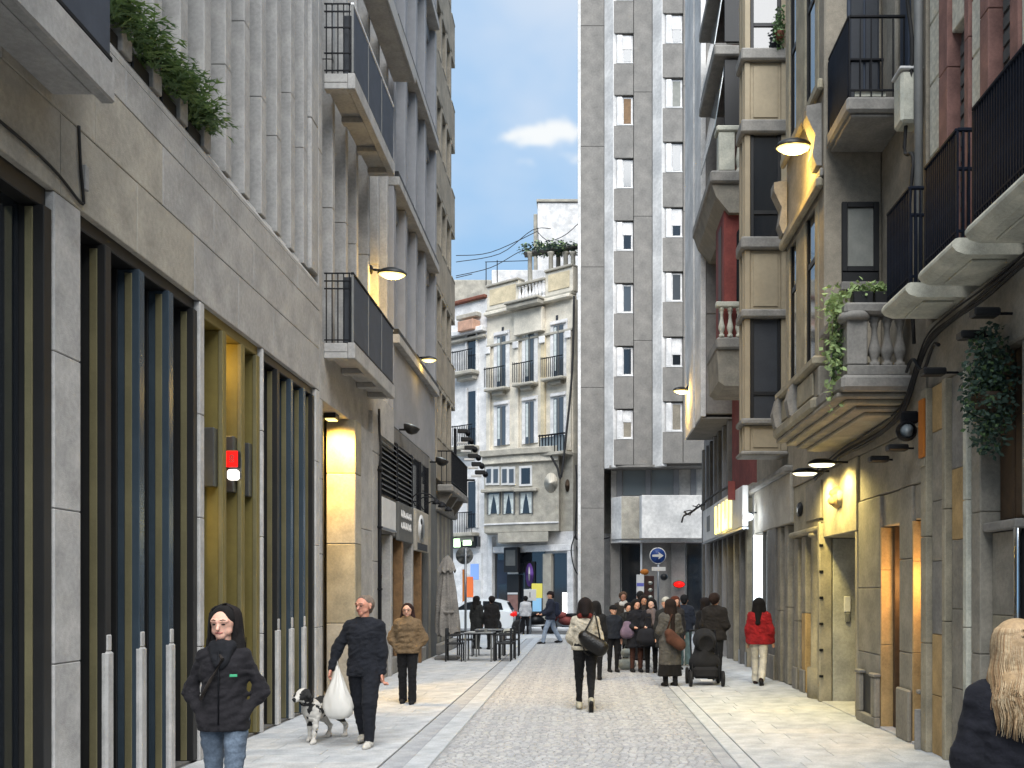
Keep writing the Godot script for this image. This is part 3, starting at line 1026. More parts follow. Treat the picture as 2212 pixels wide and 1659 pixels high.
	put(s3, "figure", ellipsoid(Vector3(0.014, 0.08, 0.16)), M.frame_black, Vector3(-3.962, 3.48, -24.45) - gp(s3))
	bx(s3, "lower_print", M.shutter_dark, -3.969, -3.962, 2.78, 2.95, 23.9, 25.4, 0.002)
	# curved lamp arms over the signs
	for k in 3:
		var d0: float = [23.3, 24.2, 25.4][k]
		var la := thing("sign_lamp", ["black gooseneck lamp over the handwritten dark sign", "black gooseneck lamp over the oval figure sign", "black gooseneck lamp at the end of the shop signs"][k], "lamp", Vector3(-4.0, 3.9, -d0), 0, "gooseneck lamps over the shop signs")
		cable(la, "arm", M.iron, [Vector3(-4.05, 3.85, -d0), Vector3(-3.9, 4.05, -d0), Vector3(-3.6, 4.05, -d0 - 0.05), Vector3(-3.45, 3.9, -d0 - 0.05)], 0.016)
		put(la, "shade", lathe(PackedVector2Array([Vector2(0.10, -0.05), Vector2(0.085, 0.0), Vector2(0.03, 0.06), Vector2(0.0, 0.07)]), 12), M.iron, Vector3(-3.44, 3.87, -d0 - 0.05) - gp(la))

func left_old_block() -> void:
	var b := thing("old_building", "weathered beige building with dark window bands at the corner of the street", "building", Vector3(-4.5, 0, -29.6))
	bx(b, "core_wall", M.render_beige, -12, -4.35, 0, 22, 27.6, 31.55, 0.0)
	for s in 6:
		var y := 4.9 + s * 2.72
		bx(b, "wall_band", M.render_beige, -4.35, -4.06, y, y + 1.15, 27.62, 31.6, 0.02)
		for k in 4:
			var d0 := 27.62 + k * 1.0
			bx(b, "wall_pier", M.render_beige, -4.35, -4.08, y + 1.152, y + 2.718, d0, d0 + 0.28, 0.01)
			var w := bx(b, "window", M.dark_glass if (s + k) % 3 else M.shutter_grey, -4.35, -4.29, y + 1.152, y + 2.718, d0 + 0.285, d0 + 0.995, 0.0)
			bx(w, "lintel", M.stone_dull, -4.35, -4.055, y + 2.58, y + 2.716, d0 + 0.25, d0 + 1.0 - 0.02, 0.012)
			bx(w, "sill", M.stone_dull, -4.3, -4.05, y + 1.153, y + 1.22, d0 + 0.25, d0 + 0.98, 0.012)
	# ornate grey panels of the first floor, cornice and balcony over the shop
	var bal := bx(b, "balcony_slab", M.stone_grey, -4.06, -3.62, 4.55, 4.75, 27.7, 31.5, 0.03)
	railing(bal, M.iron, -3.66, -4.05, 4.75, 5.7, 27.75, 31.45, 0.14, true, 0.009)
	for k in 3:
		put(bal, "bracket", prism(PackedVector2Array([Vector2(-4.06, 4.05), Vector2(-4.0, 4.05), Vector2(-3.70, 4.54), Vector2(-4.06, 4.54)]), "z", -(28.2 + k * 1.4), -(28.0 + k * 1.4)), M.stone_grey, -gp(bal))
	var d := 27.62
	while d < 31.4:
		bx(b, "board", M.stone_dull if rng.randf() < 0.6 else M.shutter_grey, -4.35, -4.1, 0.3, 4.0, d, d + 0.205, 0.012)
		d += 0.215
	bx(b, "shop_cornice", M.stone_grey, -4.35, -3.98, 4.02, 4.3, 27.62, 31.6, 0.04)
	bx(b, "bench_plinth", M.stone_grey, -4.35, -3.95, 0.0, 0.298, 27.62, 31.6, 0.03)
	# tiered dark sign that sticks out at the corner
	var s := thing("corner_sign", "tiered black bracket sign with white stripes sticking out at the street corner", "sign", Vector3(-3.9, 5.3, -31.4))
	for k in 6:
		var y := 6.75 - k * 0.26
		var x := -3.95 + 0.11 * k
		bx(s, "tier", M.frame_black, x, x + 0.32, y, y + 0.13, 31.3, 31.45, 0.02)
		if k > 0:
			bx(s, "stripe", M.white_paint, x - 0.12, x + 0.2, y - 0.085, y - 0.015, 31.32, 31.43, 0.01)
		put(s, "scroll", ellipsoid(Vector3(0.09, 0.10, 0.06)), M.iron, Vector3(x + 0.33, y + 0.0, -31.36) - gp(s))
	bx(s, "post", M.iron, -4.07, -3.98, 5.2, 6.9, 31.33, 31.43, 0.01)
	bx(s, "arm", M.iron, -4.07, -3.4, 5.24, 5.30, 31.35, 31.41, 0.01)


# ================================================================ right side of the street
func build_right_side() -> void:
	right_near()
	right_oriel_house()
	right_tan_bay()
	right_red_house()
	right_concrete_house()

func baluster_mesh(h: float) -> Mesh:
	var key := "bal%d" % roundi(h * 1000)
	if not cache.has(key):
		var p := PackedVector2Array()
		for q in [[0.062, 0.0], [0.062, 0.09], [0.04, 0.10], [0.045, 0.16], [0.072, 0.28], [0.074, 0.36], [0.05, 0.50], [0.034, 0.66], [0.033, 0.78], [0.05, 0.84], [0.045, 0.90], [0.062, 0.91], [0.062, 1.0]]:
			p.append(Vector2(q[0], q[1] * h))
		cache[key] = lathe(p, 14)
	return cache[key]

func right_near() -> void:
	var b := thing("ornate_building", "old building with pink and mottled striped wall above cream balcony slabs", "building", Vector3(4.2, 0, -8.5))
	bx(b, "core_wall", M.stone_dull, 4.32, 12, 0, 10.5, -4, 11.25, 0.0)
	bx(b, "upper_wall", M.stone_dull, 4.1, 4.31, 4.8, 10.4, -4, 11.25, 0.0)
	# striped upper wall
	var strips := [["m", 10.83, 11.20], ["p", 10.57, 10.83], ["w", 10.11, 10.57], ["p", 9.99, 10.11], ["m", 9.71, 9.99], ["p", 9.50, 9.71], ["w", 9.03, 9.50], ["p", 8.85, 9.03], ["m", 8.30, 8.85], ["p", 8.1, 8.3], ["w", 7.5, 8.1], ["p", 7.3, 7.5], ["m", 6.6, 7.3], ["p", 6.4, 6.6], ["w", 5.8, 6.4], ["m", 4.0, 5.8]]
	for s in strips:
		if s[0] == "w":
			var w := bx(b, "shutter_window", M.shutter_grey, 4.02, 4.08, 4.96, 7.7, s[1], s[2], 0.0)
			bx(w, "stile", M.shutter_dark, 4.0, 4.018, 4.97, 7.68, (s[1] + s[2]) * 0.5 - 0.02, (s[1] + s[2]) * 0.5 + 0.02, 0.004)
			for k in 16:
				bx(w, "slat", M.shutter_grey, 4.0, 4.018, 5.05 + k * 0.16, 5.17 + k * 0.16, s[1] + 0.02, s[2] - 0.02, 0.004)
			bx(b, "wall_infill", M.mottled, 3.92, 4.09, 7.71, 10.35, s[1] + 0.002, s[2] - 0.002, 0.01)
		else:
			var y := 4.96
			while y < 10.2:
				var h: float = rng.randf_range(0.55, 0.95) if s[0] == "m" else 2.4
				bx(b, "mottled_stone" if s[0] == "m" else "pink_strip", M.mottled if s[0] == "m" else M.pink, 3.90 if s[0] == "m" else 3.87, 4.09, y + 0.002, minf(y + h, 10.35) - 0.002, s[1] + 0.002, s[2] - 0.002, 0.016 if s[0] == "m" else 0.008)
				y += h
	# balconies: cream slabs with rounded fronts, dark iron railings hung with mesh
	for q in [[5.6, 8.60], [8.89, 9.80], [10.18, 11.0]]:
		var d0: float = q[0]
		var d1: float = q[1]
		var prof := PackedVector2Array([Vector2(4.08, 4.80), Vector2(3.42, 4.80), Vector2(3.335, 4.83), Vector2(3.30, 4.87), Vector2(3.30, 4.90), Vector2(3.325, 4.94), Vector2(3.36, 4.95), Vector2(4.08, 4.95)])
		var slab := put(b, "balcony_slab", prism(prof, "z", -d1, -d0), M.slab_cream, -gp(b))
		bx(slab, "soffit_panel", M.slab_cream, 3.52, 3.84, 4.775, 4.799, d0 + 0.12, d1 - 0.12, 0.008)
		railing(slab, M.iron_blue, 3.36, 3.86, 4.95, 5.95, d0 + 0.04, d1 - 0.04, 0.052, true, 0.010)
	# band under the balconies, ground floor
	bx(b, "band", M.stone_dull, 3.90, 4.31, 4.05, 4.795, -4, 11.25, 0.02)
	for g in [[11.02, 11.20, 3.80, "stone_warm"], [10.62, 11.0, 3.86, "stone_dull"], [10.50, 10.60, 3.82, "stone_warm"], [10.08, 10.48, 3.885, "stone_dull"], [9.98, 10.06, 3.90, "stone_grey"], [9.86, 9.96, 3.80, "slab_cream"], [9.62, 9.84, 3.84, "pink"]]:
		if g[3] == "stone_dull":
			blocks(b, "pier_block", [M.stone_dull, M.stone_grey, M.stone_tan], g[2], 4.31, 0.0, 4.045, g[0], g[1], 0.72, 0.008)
		else:
			blocks(b, "pilaster_block", [M.stone_dull if g[3] == "pink" else M[g[3]]], g[2], 4.31, 0.0, 4.045, g[0], g[1], 1.35, 0.010)
	bx(b, "pilaster_base", M.stone_grey, 3.74, 4.31, 0.0, 0.46, 11.21, 11.24, 0.01)
	# barred dark window, panel under it and a polished door
	bx(b, "window_back", M.wood_dark, 4.25, 4.31, 2.45, 4.045, 8.92, 9.60, 0.0)
	for k in 2:
		bx(b, "dark_shutter", M.wood_dark, 4.02, 4.08, 2.47, 4.04, 8.94 + k * 0.34, 9.25 + k * 0.34, 0.01)
	bx(b, "window_sill", M.stone_grey, 3.86, 4.31, 2.36, 2.445, 8.88, 9.61, 0.012)
	blocks(b, "panel_block", [M.stone_dull, M.stone_warm], 3.95, 4.31, 0.0, 2.355, 9.12, 9.60, 0.78, 0.008)
	bx(b, "door_frame", M.frame_black, 3.95, 4.31, 0.0, 2.355, 8.98, 9.11, 0.01)
	bx(b, "door_leaf", M.dark_glass, 4.12, 4.16, 0.0, 2.44, 7.6, 8.975, 0.0)
	put(b, "door_pull", lathe(PackedVector2Array([Vector2(0.03, 0.0), Vector2(0.034, 0.01), Vector2(0.034, 1.69), Vector2(0.03, 1.7)]), 12), M.chrome, Vector3(3.90, 0.7, -8.93) - gp(b))
	bx(b, "near_wall", M.stone_dull, 3.9, 4.31, 0.0, 4.045, 2.5, 7.58, 0.02)
	bx(b, "lintel", M.stone_dull, 3.92, 4.31, 2.46, 4.045, 7.6, 8.90, 0.02)
	# hanging plant in front of the dark window
	var hp := thing("hanging_plant", "dark green hanging plant bush in front of the dark shuttered window", "plant", Vector3(3.78, 3.2, -9.25))
	put(hp, "basket", lathe(PackedVector2Array([Vector2(0.02, 0.0), Vector2(0.12, 0.04), Vector2(0.16, 0.16), Vector2(0.17, 0.2)]), 12), M.wood_dark, Vector3(0, 0.22, 0))
	put(hp, "foliage", leaf_cloud(61, 1700, Vector3(0.24, 0.62, 0.28), 0.06), M.leaf_dark, Vector3(0, 0.47, 0))
	put(hp, "foliage", leaf_cloud(62, 500, Vector3(0.22, 0.58, 0.26), 0.055), M.leaf_deep, Vector3(-0.02, 0.45, 0))
	bar(hp, "chain", M.iron, Vector3(3.78, 4.05, -9.25), Vector3(3.78, 3.5, -9.25), 0.006, 5)
	# bundle of cables along the wall
	var cb := thing("cable_bundle", "thick black cable bundle running along the wall under the balconies", "cable", Vector3(3.82, 3.8, -12))
	for k in 4:
		var o := Vector3(-0.02 * (k % 2), 0.03 * k, 0)
		var j := RandomNumberGenerator.new()
		j.seed = 40 + k
		var pts := []
		for p in [[16.2, 3.60], [14.6, 3.74], [13.4, 3.76], [12.4, 3.80], [11.7, 3.92], [11.28, 4.28], [10.9, 4.50], [10.2, 4.56], [9.4, 4.58], [8.4, 4.62], [7.0, 4.6]]:
			pts.append(Vector3(3.80 - (0.02 if p[0] > 11.3 else 0.0), p[1] + j.randf_range(-0.025, 0.025), -p[0]) + o)
		cable(cb, "cable", M.cable, pts, 0.020 - 0.003 * k)
	var loop := []
	for k in 9:
		loop.append(Vector3(3.74, 4.32 + 0.10 * sin(k * 1.1), -(11.5 - k * 0.13)))
	cable(cb, "slack_loop", M.cable, loop, 0.02)
	# flat black wall floodlights
	var fl := [[10.37, 3.52, 4.06, "flat black floodlight beside the round wall lamp"], [9.43, 3.55, 4.20, "flat black floodlight over the orange plate"], [9.06, 3.53, 4.31, "flat black floodlight above the hanging plant"], [11.75, 3.58, 3.47, "flat black floodlight over the slotted tan door"], [12.55, 3.60, 3.44, "flat black floodlight over the pier with the hollow plinth"]]
	for f in fl:
		var t := thing("wall_floodlight", f[3], "lamp", Vector3(3.8, f[2], -f[0]), 0, "black floodlights on the right wall")
		bx(t, "body", M.frame_black, f[1], f[1] + 0.24, f[2] - 0.03, f[2] + 0.045, f[0] - 0.1, f[0] + 0.05, 0.015)
		bx(t, "arm", M.iron, f[1] + 0.24, 3.97, f[2] - 0.008, f[2] + 0.015, f[0] - 0.03, f[0] - 0.01, 0.004)
	# round unlit wall lamp and orange plate
	var rl := thing("round_wall_lamp", "round unlit black bulkhead lamp under the stone balcony", "lamp", Vector3(3.7, 3.5, -11.45))
	var ring := lathe(PackedVector2Array([Vector2(0.115, 0.0), Vector2(0.12, 0.05), Vector2(0.09, 0.09), Vector2(0.085, 0.06)]), 18)
	put(rl, "ring", ring, M.iron, Vector3(3.70, 3.62, -11.42) - gp(rl), Basis(Vector3.RIGHT, PI / 2))
	put(rl, "lens", ellipsoid(Vector3(0.085, 0.085, 0.03)), M.pale_glass, Vector3(3.70, 3.62, -11.36) - gp(rl))
	bx(rl, "bracket", M.iron, 3.66, 3.86, 3.72, 3.86, 11.42, 11.5, 0.02)
	var op := thing("orange_plate", "faded orange plate fixed on the stone pilaster", "plate", Vector3(3.8, 3.2, -11.1))
	bx(op, "sheet", M.orange, 3.77, 3.80, 3.28, 3.93, 11.03, 11.19, 0.006)
	bx(op, "backing", M.stone_warm, 3.785, 3.799, 3.18, 3.27, 11.03, 11.19, 0.003)
	# white meter box by the corner pipe
	var mb := thing("meter_box", "white utility box high on the wall between the balconies", "utility box", Vector3(3.8, 7.1, -11.4))
	bx(mb, "case", M.slab_cream, 3.62, 3.86, 7.13, 7.72, 11.32, 11.6, 0.03)
	bx(mb, "lid", M.white_paint, 3.60, 3.87, 7.722, 7.76, 11.30, 11.62, 0.01)
	var dp := thing("corner_pipe", "pale drain pipe with black cables in the corner between two facades", "pipe", Vector3(3.8, 5.0, -11.25))
	bar(dp, "tube", M.frame_grey, Vector3(3.80, 4.9, -11.27), Vector3(3.80, 10.5, -11.27), 0.05, 10)
	cable(dp, "cable", M.cable, [Vector3(3.76, 4.6, -11.3), Vector3(3.72, 6.0, -11.35), Vector3(3.74, 6.7, -11.28), Vector3(3.70, 6.9, -11.45), Vector3(3.74, 7.9, -11.3), Vector3(3.66, 8.6, -11.25), Vector3(3.6, 9.1, -10.9), Vector3(3.62, 9.3, -10.2)], 0.022)

func leaf_cloud(sd: int, n: int, spread: Vector3, leaf: float) -> ArrayMesh:
	var r := RandomNumberGenerator.new()
	r.seed = sd
	var st := SurfaceTool.new()
	st.begin(Mesh.PRIMITIVE_TRIANGLES)
	st.set_smooth_group(-1)
	for i in n:
		var p := Vector3(r.randfn(0, 0.45), r.randfn(0, 0.45), r.randfn(0, 0.45))
		p = p.limit_length(1.0) * spread
		var dir := Vector3(r.randf_range(-1, 1), r.randf_range(-1.0, 0.4), r.randf_range(-1, 1)).normalized()
		var side := dir.cross(Vector3(r.randf_range(-1, 1), r.randf_range(-1, 1), r.randf_range(-1, 1))).normalized()
		var l := leaf * r.randf_range(0.6, 1.3)
		var m := p + dir * l * 0.5 + dir.cross(side) * l * 0.08
		st.add_vertex(p); st.add_vertex(m + side * l * 0.32); st.add_vertex(p + dir * l)
		st.add_vertex(p); st.add_vertex(p + dir * l); st.add_vertex(m - side * l * 0.32)
	st.generate_normals()
	return st.commit()

func window_on(parent: Node, frame_mat: Material, pane_mat: Material, axis: String, a0: float, a1: float, y0: float, y1: float, face: float, out: float, bars := 1, frame_w := 0.06) -> MeshInstance3D:
	# a framed window on a face: axis "d" -> face is a d value looking to the camera, "x" -> face is an x value looking across the street (out: -1 or 1)
	var w: MeshInstance3D
	if axis == "d":
		w = bx(parent, "window", pane_mat, a0 + 0.01, a1 - 0.01, y0 + 0.01, y1 - 0.01, face - 0.012, face + 0.01, 0.0)
		for e in [[a0, a0 + frame_w, y0, y1], [a1 - frame_w, a1, y0, y1], [a0 + frame_w, a1 - frame_w, y0, y0 + frame_w], [a0 + frame_w, a1 - frame_w, y1 - frame_w, y1]]:
			bx(w, "frame", frame_mat, e[0], e[1], e[2], e[3], face - 0.045, face + 0.004, 0.006)
		for k in bars:
			var x := lerpf(a0, a1, (k + 1.0) / (bars + 1.0))
			bx(w, "mullion", frame_mat, x - 0.02, x + 0.02, y0 + frame_w, y1 - frame_w, face - 0.035, face + 0.004, 0.004)
	else:
		w = bx(parent, "window", pane_mat, face + out * 0.012, face - out * 0.01, y0 + 0.01, y1 - 0.01, a0 + 0.01, a1 - 0.01, 0.0)
		for e in [[a0, a0 + frame_w, y0, y1], [a1 - frame_w, a1, y0, y1], [a0 + frame_w, a1 - frame_w, y0, y0 + frame_w], [a0 + frame_w, a1 - frame_w, y1 - frame_w, y1]]:
			bx(w, "frame", frame_mat, face + out * 0.05, face - out * 0.004, e[2], e[3], e[0], e[1], 0.006)
		for k in bars:
			var d := lerpf(a0, a1, (k + 1.0) / (bars + 1.0))
			bx(w, "mullion", frame_mat, face + out * 0.04, face - out * 0.004, y0 + frame_w, y1 - frame_w, d - 0.02, d + 0.02, 0.004)
	return w

func right_oriel_house() -> void:
	var b := thing("oriel_building", "stone house with projecting oriel, iron balcony and balustraded stone balcony", "building", Vector3(4.2, 0, -15))
	bx(b, "core_wall", M.stone_dull, 4.6, 12, 0, 12.6, 11.26, 18.4, 0.0)
	bx(b, "upper_wall", M.render_beige, 3.88, 4.59, 3.7, 12.5, 11.26, 18.4, 0.0)
	# oriel: shell with deep tall windows towards the street
	var x0 := 3.12
	bx(b, "oriel_side", M.render_beige, 3.13, 3.878, 4.86, 12.4, 12.9, 13.2, 0.02)
	for f in [[4.86, 6.98], [8.45, 11.4]]:
		for g in [[12.92, 13.40], [13.99, 14.58], [15.06, 15.32]]:
			bx(b, "oriel_pier", M.stone_warm, x0, 3.40, f[0], f[1], maxf(g[0], 13.202) if g[0] < 13.2 else g[0], g[1], 0.014)
		for g in [[13.41, 13.98], [14.59, 15.05]]:
			var w := bx(b, "oriel_window", M.dark_glass, 3.165, 3.20, f[0], f[1], g[0], g[1], 0.0)
			bx(w, "frame", M.frame_black, 3.145, 3.164, f[0], f[1], g[1] - 0.06, g[1] - 0.003, 0.006)
			bx(w, "frame", M.frame_black, 3.145, 3.164, f[0], f[1], g[0] + 0.003, g[0] + 0.06, 0.006)
			bx(w, "transom", M.frame_black, 3.15, 3.164, f[0] + 1.4, f[0] + 1.48, g[0] + 0.06, g[1] - 0.06, 0.006)
	for f in [[7.0, 8.44], [11.42, 12.38]]:
		bx(b, "oriel_spandrel", M.stone_dull, x0 + 0.02, 3.40, f[0], f[1], 13.203, 15.32, 0.012)
		bx(b, "cornice", M.stone_warm, x0 - 0.10, 3.12, f[0] + 0.02, f[0] + 0.16, 12.88, 15.36, 0.03)
		bx(b, "cornice", M.stone_grey, x0 - 0.05, 3.12, f[0] + 0.165, f[0] + 0.28, 12.89, 15.35, 0.02)
	# carved corbels under the upper sill
	for c in [[13.0, 8.05], [15.2, 7.95]]:
		put(b, "carved_corbel", prism(PackedVector2Array([Vector2(3.12, c[1] - 0.7), Vector2(3.05, c[1] - 0.7), Vector2(3.0, c[1] - 0.55), Vector2(3.04, c[1] - 0.3), Vector2(2.92, c[1] - 0.05), Vector2(2.92, c[1] + 0.08), Vector2(3.12, c[1] + 0.12)]), "z", -(c[0] + 0.26), -c[0]), M.stone_grey, -gp(b))
	bx(b, "upper_sill", M.stone_warm, x0 - 0.08, 3.12, 8.29, 8.44, 12.88, 15.36, 0.03)
	# moulded base of the oriel, with raised panels, and stepped soffit
	bx(b, "oriel_base", M.stone_dull, 3.06, 3.879, 4.32, 4.72, 12.92, 15.42, 0.02)
	bx(b, "oriel_base_sill", M.stone_warm, 2.98, 3.879, 4.725, 4.855, 12.92, 15.48, 0.03)
	bx(b, "oriel_base_foot", M.stone_warm, 2.96, 3.879, 4.14, 4.315, 12.92, 15.5, 0.04)
	for k in 2:
		bx(b, "base_panel", M.stone_warm, 3.03, 3.058, 4.37, 4.68, 13.15 + k * 1.12, 14.1 + k * 1.12, 0.012)
		put(b, "base_scroll", prism(PackedVector2Array([Vector2(3.06, 4.2), Vector2(2.94, 4.3), Vector2(2.90, 4.5), Vector2(2.96, 4.72), Vector2(3.06, 4.8)]), "z", -(14.35 + k * 1.05), -(14.15 + k * 1.05)), M.stone_grey, -gp(b))
	for k in 4:
		bx(b, "soffit_step", M.stone_warm if k % 2 else M.stone_dull, 3.0 + 0.14 * k, 3.879, 4.08 - 0.055 * k, 4.135 - 0.055 * k, 11.75 + 0.12 * k, 15.45 - 0.08 * k, 0.014)
	# window and shuttered door on the side that looks down the street
	window_on(b, M.frame_black, M.blind, "d", 3.35, 3.83, 5.92, 6.82, 12.898, 1, 0, 0.07)
	bx(b, "window_apron", M.frame_black, 3.35, 3.83, 5.78, 5.915, 12.86, 12.898, 0.01)
	bx(b, "box_sill", M.stone_grey, 3.33, 3.85, 5.66, 5.775, 12.80, 12.898, 0.014)
	var dr_ := bx(b, "shuttered_door", M.shutter_blue, 3.42, 3.83, 7.72, 10.2, 12.87, 12.899, 0.006)
	for k in 2:
		bx(dr_, "shutter_leaf", M.shutter_dark, 3.46 + 0.19 * k, 3.62 + 0.19 * k, 7.78, 10.1, 12.845, 12.869, 0.006)
	bx(b, "blue_shutter", M.shutter_blue, 3.84, 3.878, 7.8, 10.2, 11.75, 12.05, 0.006)
	bx(b, "wall_pilaster", M.stone_dull, 3.83, 3.878, 7.72, 12.4, 12.2, 12.55, 0.008)
	# iron balcony
	var sl := bx(b, "balcony_slab", M.stone_grey, 3.14, 3.878, 7.50, 7.68, 11.84, 12.868, 0.03)
	bx(sl, "slab_soffit", M.stone_grey, 3.20, 3.878, 7.46, 7.498, 11.90, 12.868, 0.02)
	railing(sl, M.iron, 3.18, 3.878, 7.69, 8.66, 11.87, 12.84, 0.13, true, 0.007)
	bx(sl, "mesh_panel", M.iron_blue, 3.16, 3.168, 7.70, 8.6, 11.88, 12.84, 0.0)
	bx(sl, "cloth_strip", M.slab_cream, 3.25, 3.62, 7.70, 7.78, 11.89, 11.90, 0.0)
	# stone balcony with balusters
	var sb := bx(b, "stone_balcony", M.stone_grey, 3.02, 3.878, 4.14, 4.32, 11.60, 12.915, 0.04)
	bx(sb, "plinth_course", M.stone_grey, 3.10, 3.84, 4.321, 4.44, 11.66, 11.94, 0.012)
	bx(sb, "plinth_course", M.stone_grey, 3.10, 3.34, 4.321, 4.44, 11.945, 12.9, 0.012)
	bx(sb, "corner_pedestal", M.stone_grey, 3.10, 3.34, 4.441, 5.03, 11.66, 11.90, 0.016)
	for k in 3:
		put(sb, "baluster", baluster_mesh(0.59), M.stone_grey, Vector3(3.45 + k * 0.15, 4.44, -11.78) - gp(sb))
	for k in 5:
		put(sb, "baluster", baluster_mesh(0.59), M.stone_grey, Vector3(3.20, 4.44, -(12.05 + k * 0.17)) - gp(sb))
	bx(sb, "hand_rail", M.stone_grey, 3.06, 3.87, 5.035, 5.17, 11.62, 11.94, 0.03)
	bx(sb, "hand_rail", M.stone_grey, 3.06, 3.38, 5.035, 5.17, 11.945, 12.9, 0.03)
	put(sb, "pedestal_cap", lathe(PackedVector2Array([Vector2(0.17, 0.0), Vector2(0.19, 0.04), Vector2(0.17, 0.09), Vector2(0.0, 0.1)]), 16), M.stone_grey, Vector3(3.2, 4.97, -11.76) - gp(sb))
	# plants on the stone balcony
	var vine := thing("trailing_vine", "pale green vine trailing down from the stone balcony corner", "plant", Vector3(3.05, 4.2, -12.0))
	put(vine, "foliage", leaf_cloud(71, 260, Vector3(0.14, 0.75, 0.24), 0.075), M.leaf_pale, Vector3(-0.02, 0.45, 0.05))
	put(vine, "foliage", leaf_cloud(72, 140, Vector3(0.20, 0.22, 0.28), 0.085), M.leaf_pale, Vector3(-0.02, 1.02, 0.1))
	put(vine, "foliage", leaf_cloud(73, 160, Vector3(0.10, 0.55, 0.20), 0.07), M.leaf_deep, Vector3(0.04, 0.5, 0.0))
	for k in 3:
		bar(vine, "stem", M.leaf_deep, Vector3(3.06, 5.2, -12.0 - 0.06 * k), Vector3(3.01, 4.3, -11.95 - 0.05 * k), 0.007, 5)
	for k in 2:
		var x := 3.3 + 0.26 * k
		var pb := thing("balcony_planter", ["dark planter with pale leaves over the stone pedestal", "dark planter on the balustrade nearer the wall"][k], "planter", Vector3(x, 5.17, -11.78), 0, "planters on the stone balcony")
		bx(pb, "trough", M.frame_black, x - 0.12, x + 0.12, 5.171, 5.32, 11.70, 11.86, 0.012)
		put(pb, "foliage", leaf_cloud(80 + k, 160, Vector3(0.16, 0.10, 0.12), 0.07), M.leaf_pale, Vector3(0, 0.2, 0))
	# ---- ground floor
	bx(b, "frieze", M.stone_dull, 3.90, 4.59, 3.05, 3.695, 11.26, 14.0, 0.012)
	# piers with hollow plinths; reveals carry orange lamp light in their tan colour
	blocks(b, "pier_block", [M.stone_dull, M.stone_grey], 3.88, 4.59, 0.0, 3.04, 13.0, 14.02, 0.9, 0.012)
	for p in [[12.98, 13.0, 3.885], [11.73, 11.75, 3.885]]:
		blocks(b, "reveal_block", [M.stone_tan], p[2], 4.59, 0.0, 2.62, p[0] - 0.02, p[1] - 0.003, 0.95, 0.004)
	blocks(b, "pier_block", [M.stone_dull], 3.885, 4.59, 0.0, 3.04, 11.75, 12.22, 1.1, 0.012)
	blocks(b, "pier_block", [M.stone_dull], 3.89, 4.59, 0.0, 3.04, 11.27, 11.32, 1.1, 0.01)
	for o in [[11.33, 11.70], [12.24, 12.94]]:
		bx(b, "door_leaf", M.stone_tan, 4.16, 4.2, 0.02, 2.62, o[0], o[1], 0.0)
		bx(b, "door_gap_shade", M.wood_dark, 4.02, 4.159, 0.02, 2.62, o[1] - 0.12, o[1] - 0.04, 0.004)  # dark strip painting the unlit gap beside the door
		bx(b, "lintel", M.stone_dull, 3.92, 4.59, 2.63, 3.04, o[0] - 0.01, o[1] + 0.04, 0.01)
		bx(b, "door_sill", M.flag_a, 3.86, 4.59, -0.02, 0.03, o[0], o[1], 0.008)
	var pk := bx(b, "hollow_plinth", M.stone_dull, 3.80, 3.879, 0.0, 0.14, 12.96, 13.86, 0.015)
	bx(pk, "plinth_post", M.stone_dull, 3.80, 3.879, 0.142, 0.66, 12.96, 13.16, 0.015)
	bx(pk, "plinth_post", M.stone_dull, 3.80, 3.879, 0.142, 0.66, 13.68, 13.86, 0.015)
	bx(pk, "plinth_cap", M.stone_grey, 3.785, 3.879, 0.662, 0.71, 12.94, 13.20, 0.012)
	bx(pk, "plinth_cap", M.stone_grey, 3.785, 3.879, 0.662, 0.71, 13.64, 13.88, 0.012)
	bx(pk, "plinth_shade_back", M.frame_black, 3.855, 3.879, 0.142, 0.66, 13.162, 13.678, 0.0)  # black sheet that paints the shade inside the plinth hole
	bx(b, "plinth", M.stone_dull, 3.83, 3.884, 0.0, 0.62, 11.73, 12.2, 0.02)
	bx(b, "plinth_cap", M.stone_grey, 3.80, 3.888, 0.62, 0.67, 11.26, 11.36, 0.012)
	# doorway with carved lintel, deep plaster reveal
	bx(b, "doorway_lintel", M.stone_warm, 3.86, 4.59, 2.64, 3.694, 14.04, 15.98, 0.016)
	bx(b, "doorway_reveal", M.plaster, 4.02, 4.59, 0.0, 2.635, 15.99, 16.06, 0.01)
	bx(b, "doorway_post", M.stone_warm, 3.80, 4.01, 0.0, 2.9, 15.99, 16.14, 0.02)
	for k in 7:
		bx(b, "rivet", M.iron, 3.795, 3.86, 0.4 + k * 0.42, 0.44 + k * 0.42, 15.965, 15.989, 0.006)
	bx(b, "doorway_back", M.wood_dark, 4.56, 4.59, 0.0, 2.64, 14.03, 15.98, 0.0)
	bx(b, "doorway_jamb", M.stone_warm, 3.87, 4.2, 0.0, 2.635, 14.035, 14.16, 0.012)
	bx(b, "threshold_stone", M.flag_c, 3.84, 4.56, -0.02, 0.022, 14.16, 15.98, 0.01)
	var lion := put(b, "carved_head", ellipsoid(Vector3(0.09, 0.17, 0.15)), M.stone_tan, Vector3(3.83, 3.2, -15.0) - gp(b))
	put(lion, "brow", ellipsoid(Vector3(0.06, 0.05, 0.14)), M.stone_tan, Vector3(-0.06, 0.07, 0))
	put(lion, "muzzle", ellipsoid(Vector3(0.07, 0.07, 0.07)), M.stone_tan, Vector3(-0.07, -0.05, 0))
	for s in [-1, 1]:
		put(lion, "scroll", ellipsoid(Vector3(0.05, 0.12, 0.07)), M.stone_warm, Vector3(0, -0.02, 0.17 * s))
	# intercom on the reveal
	var ic := thing("intercom", "small white intercom box on the plaster doorway reveal", "intercom", Vector3(4.25, 1.3, -15.97))
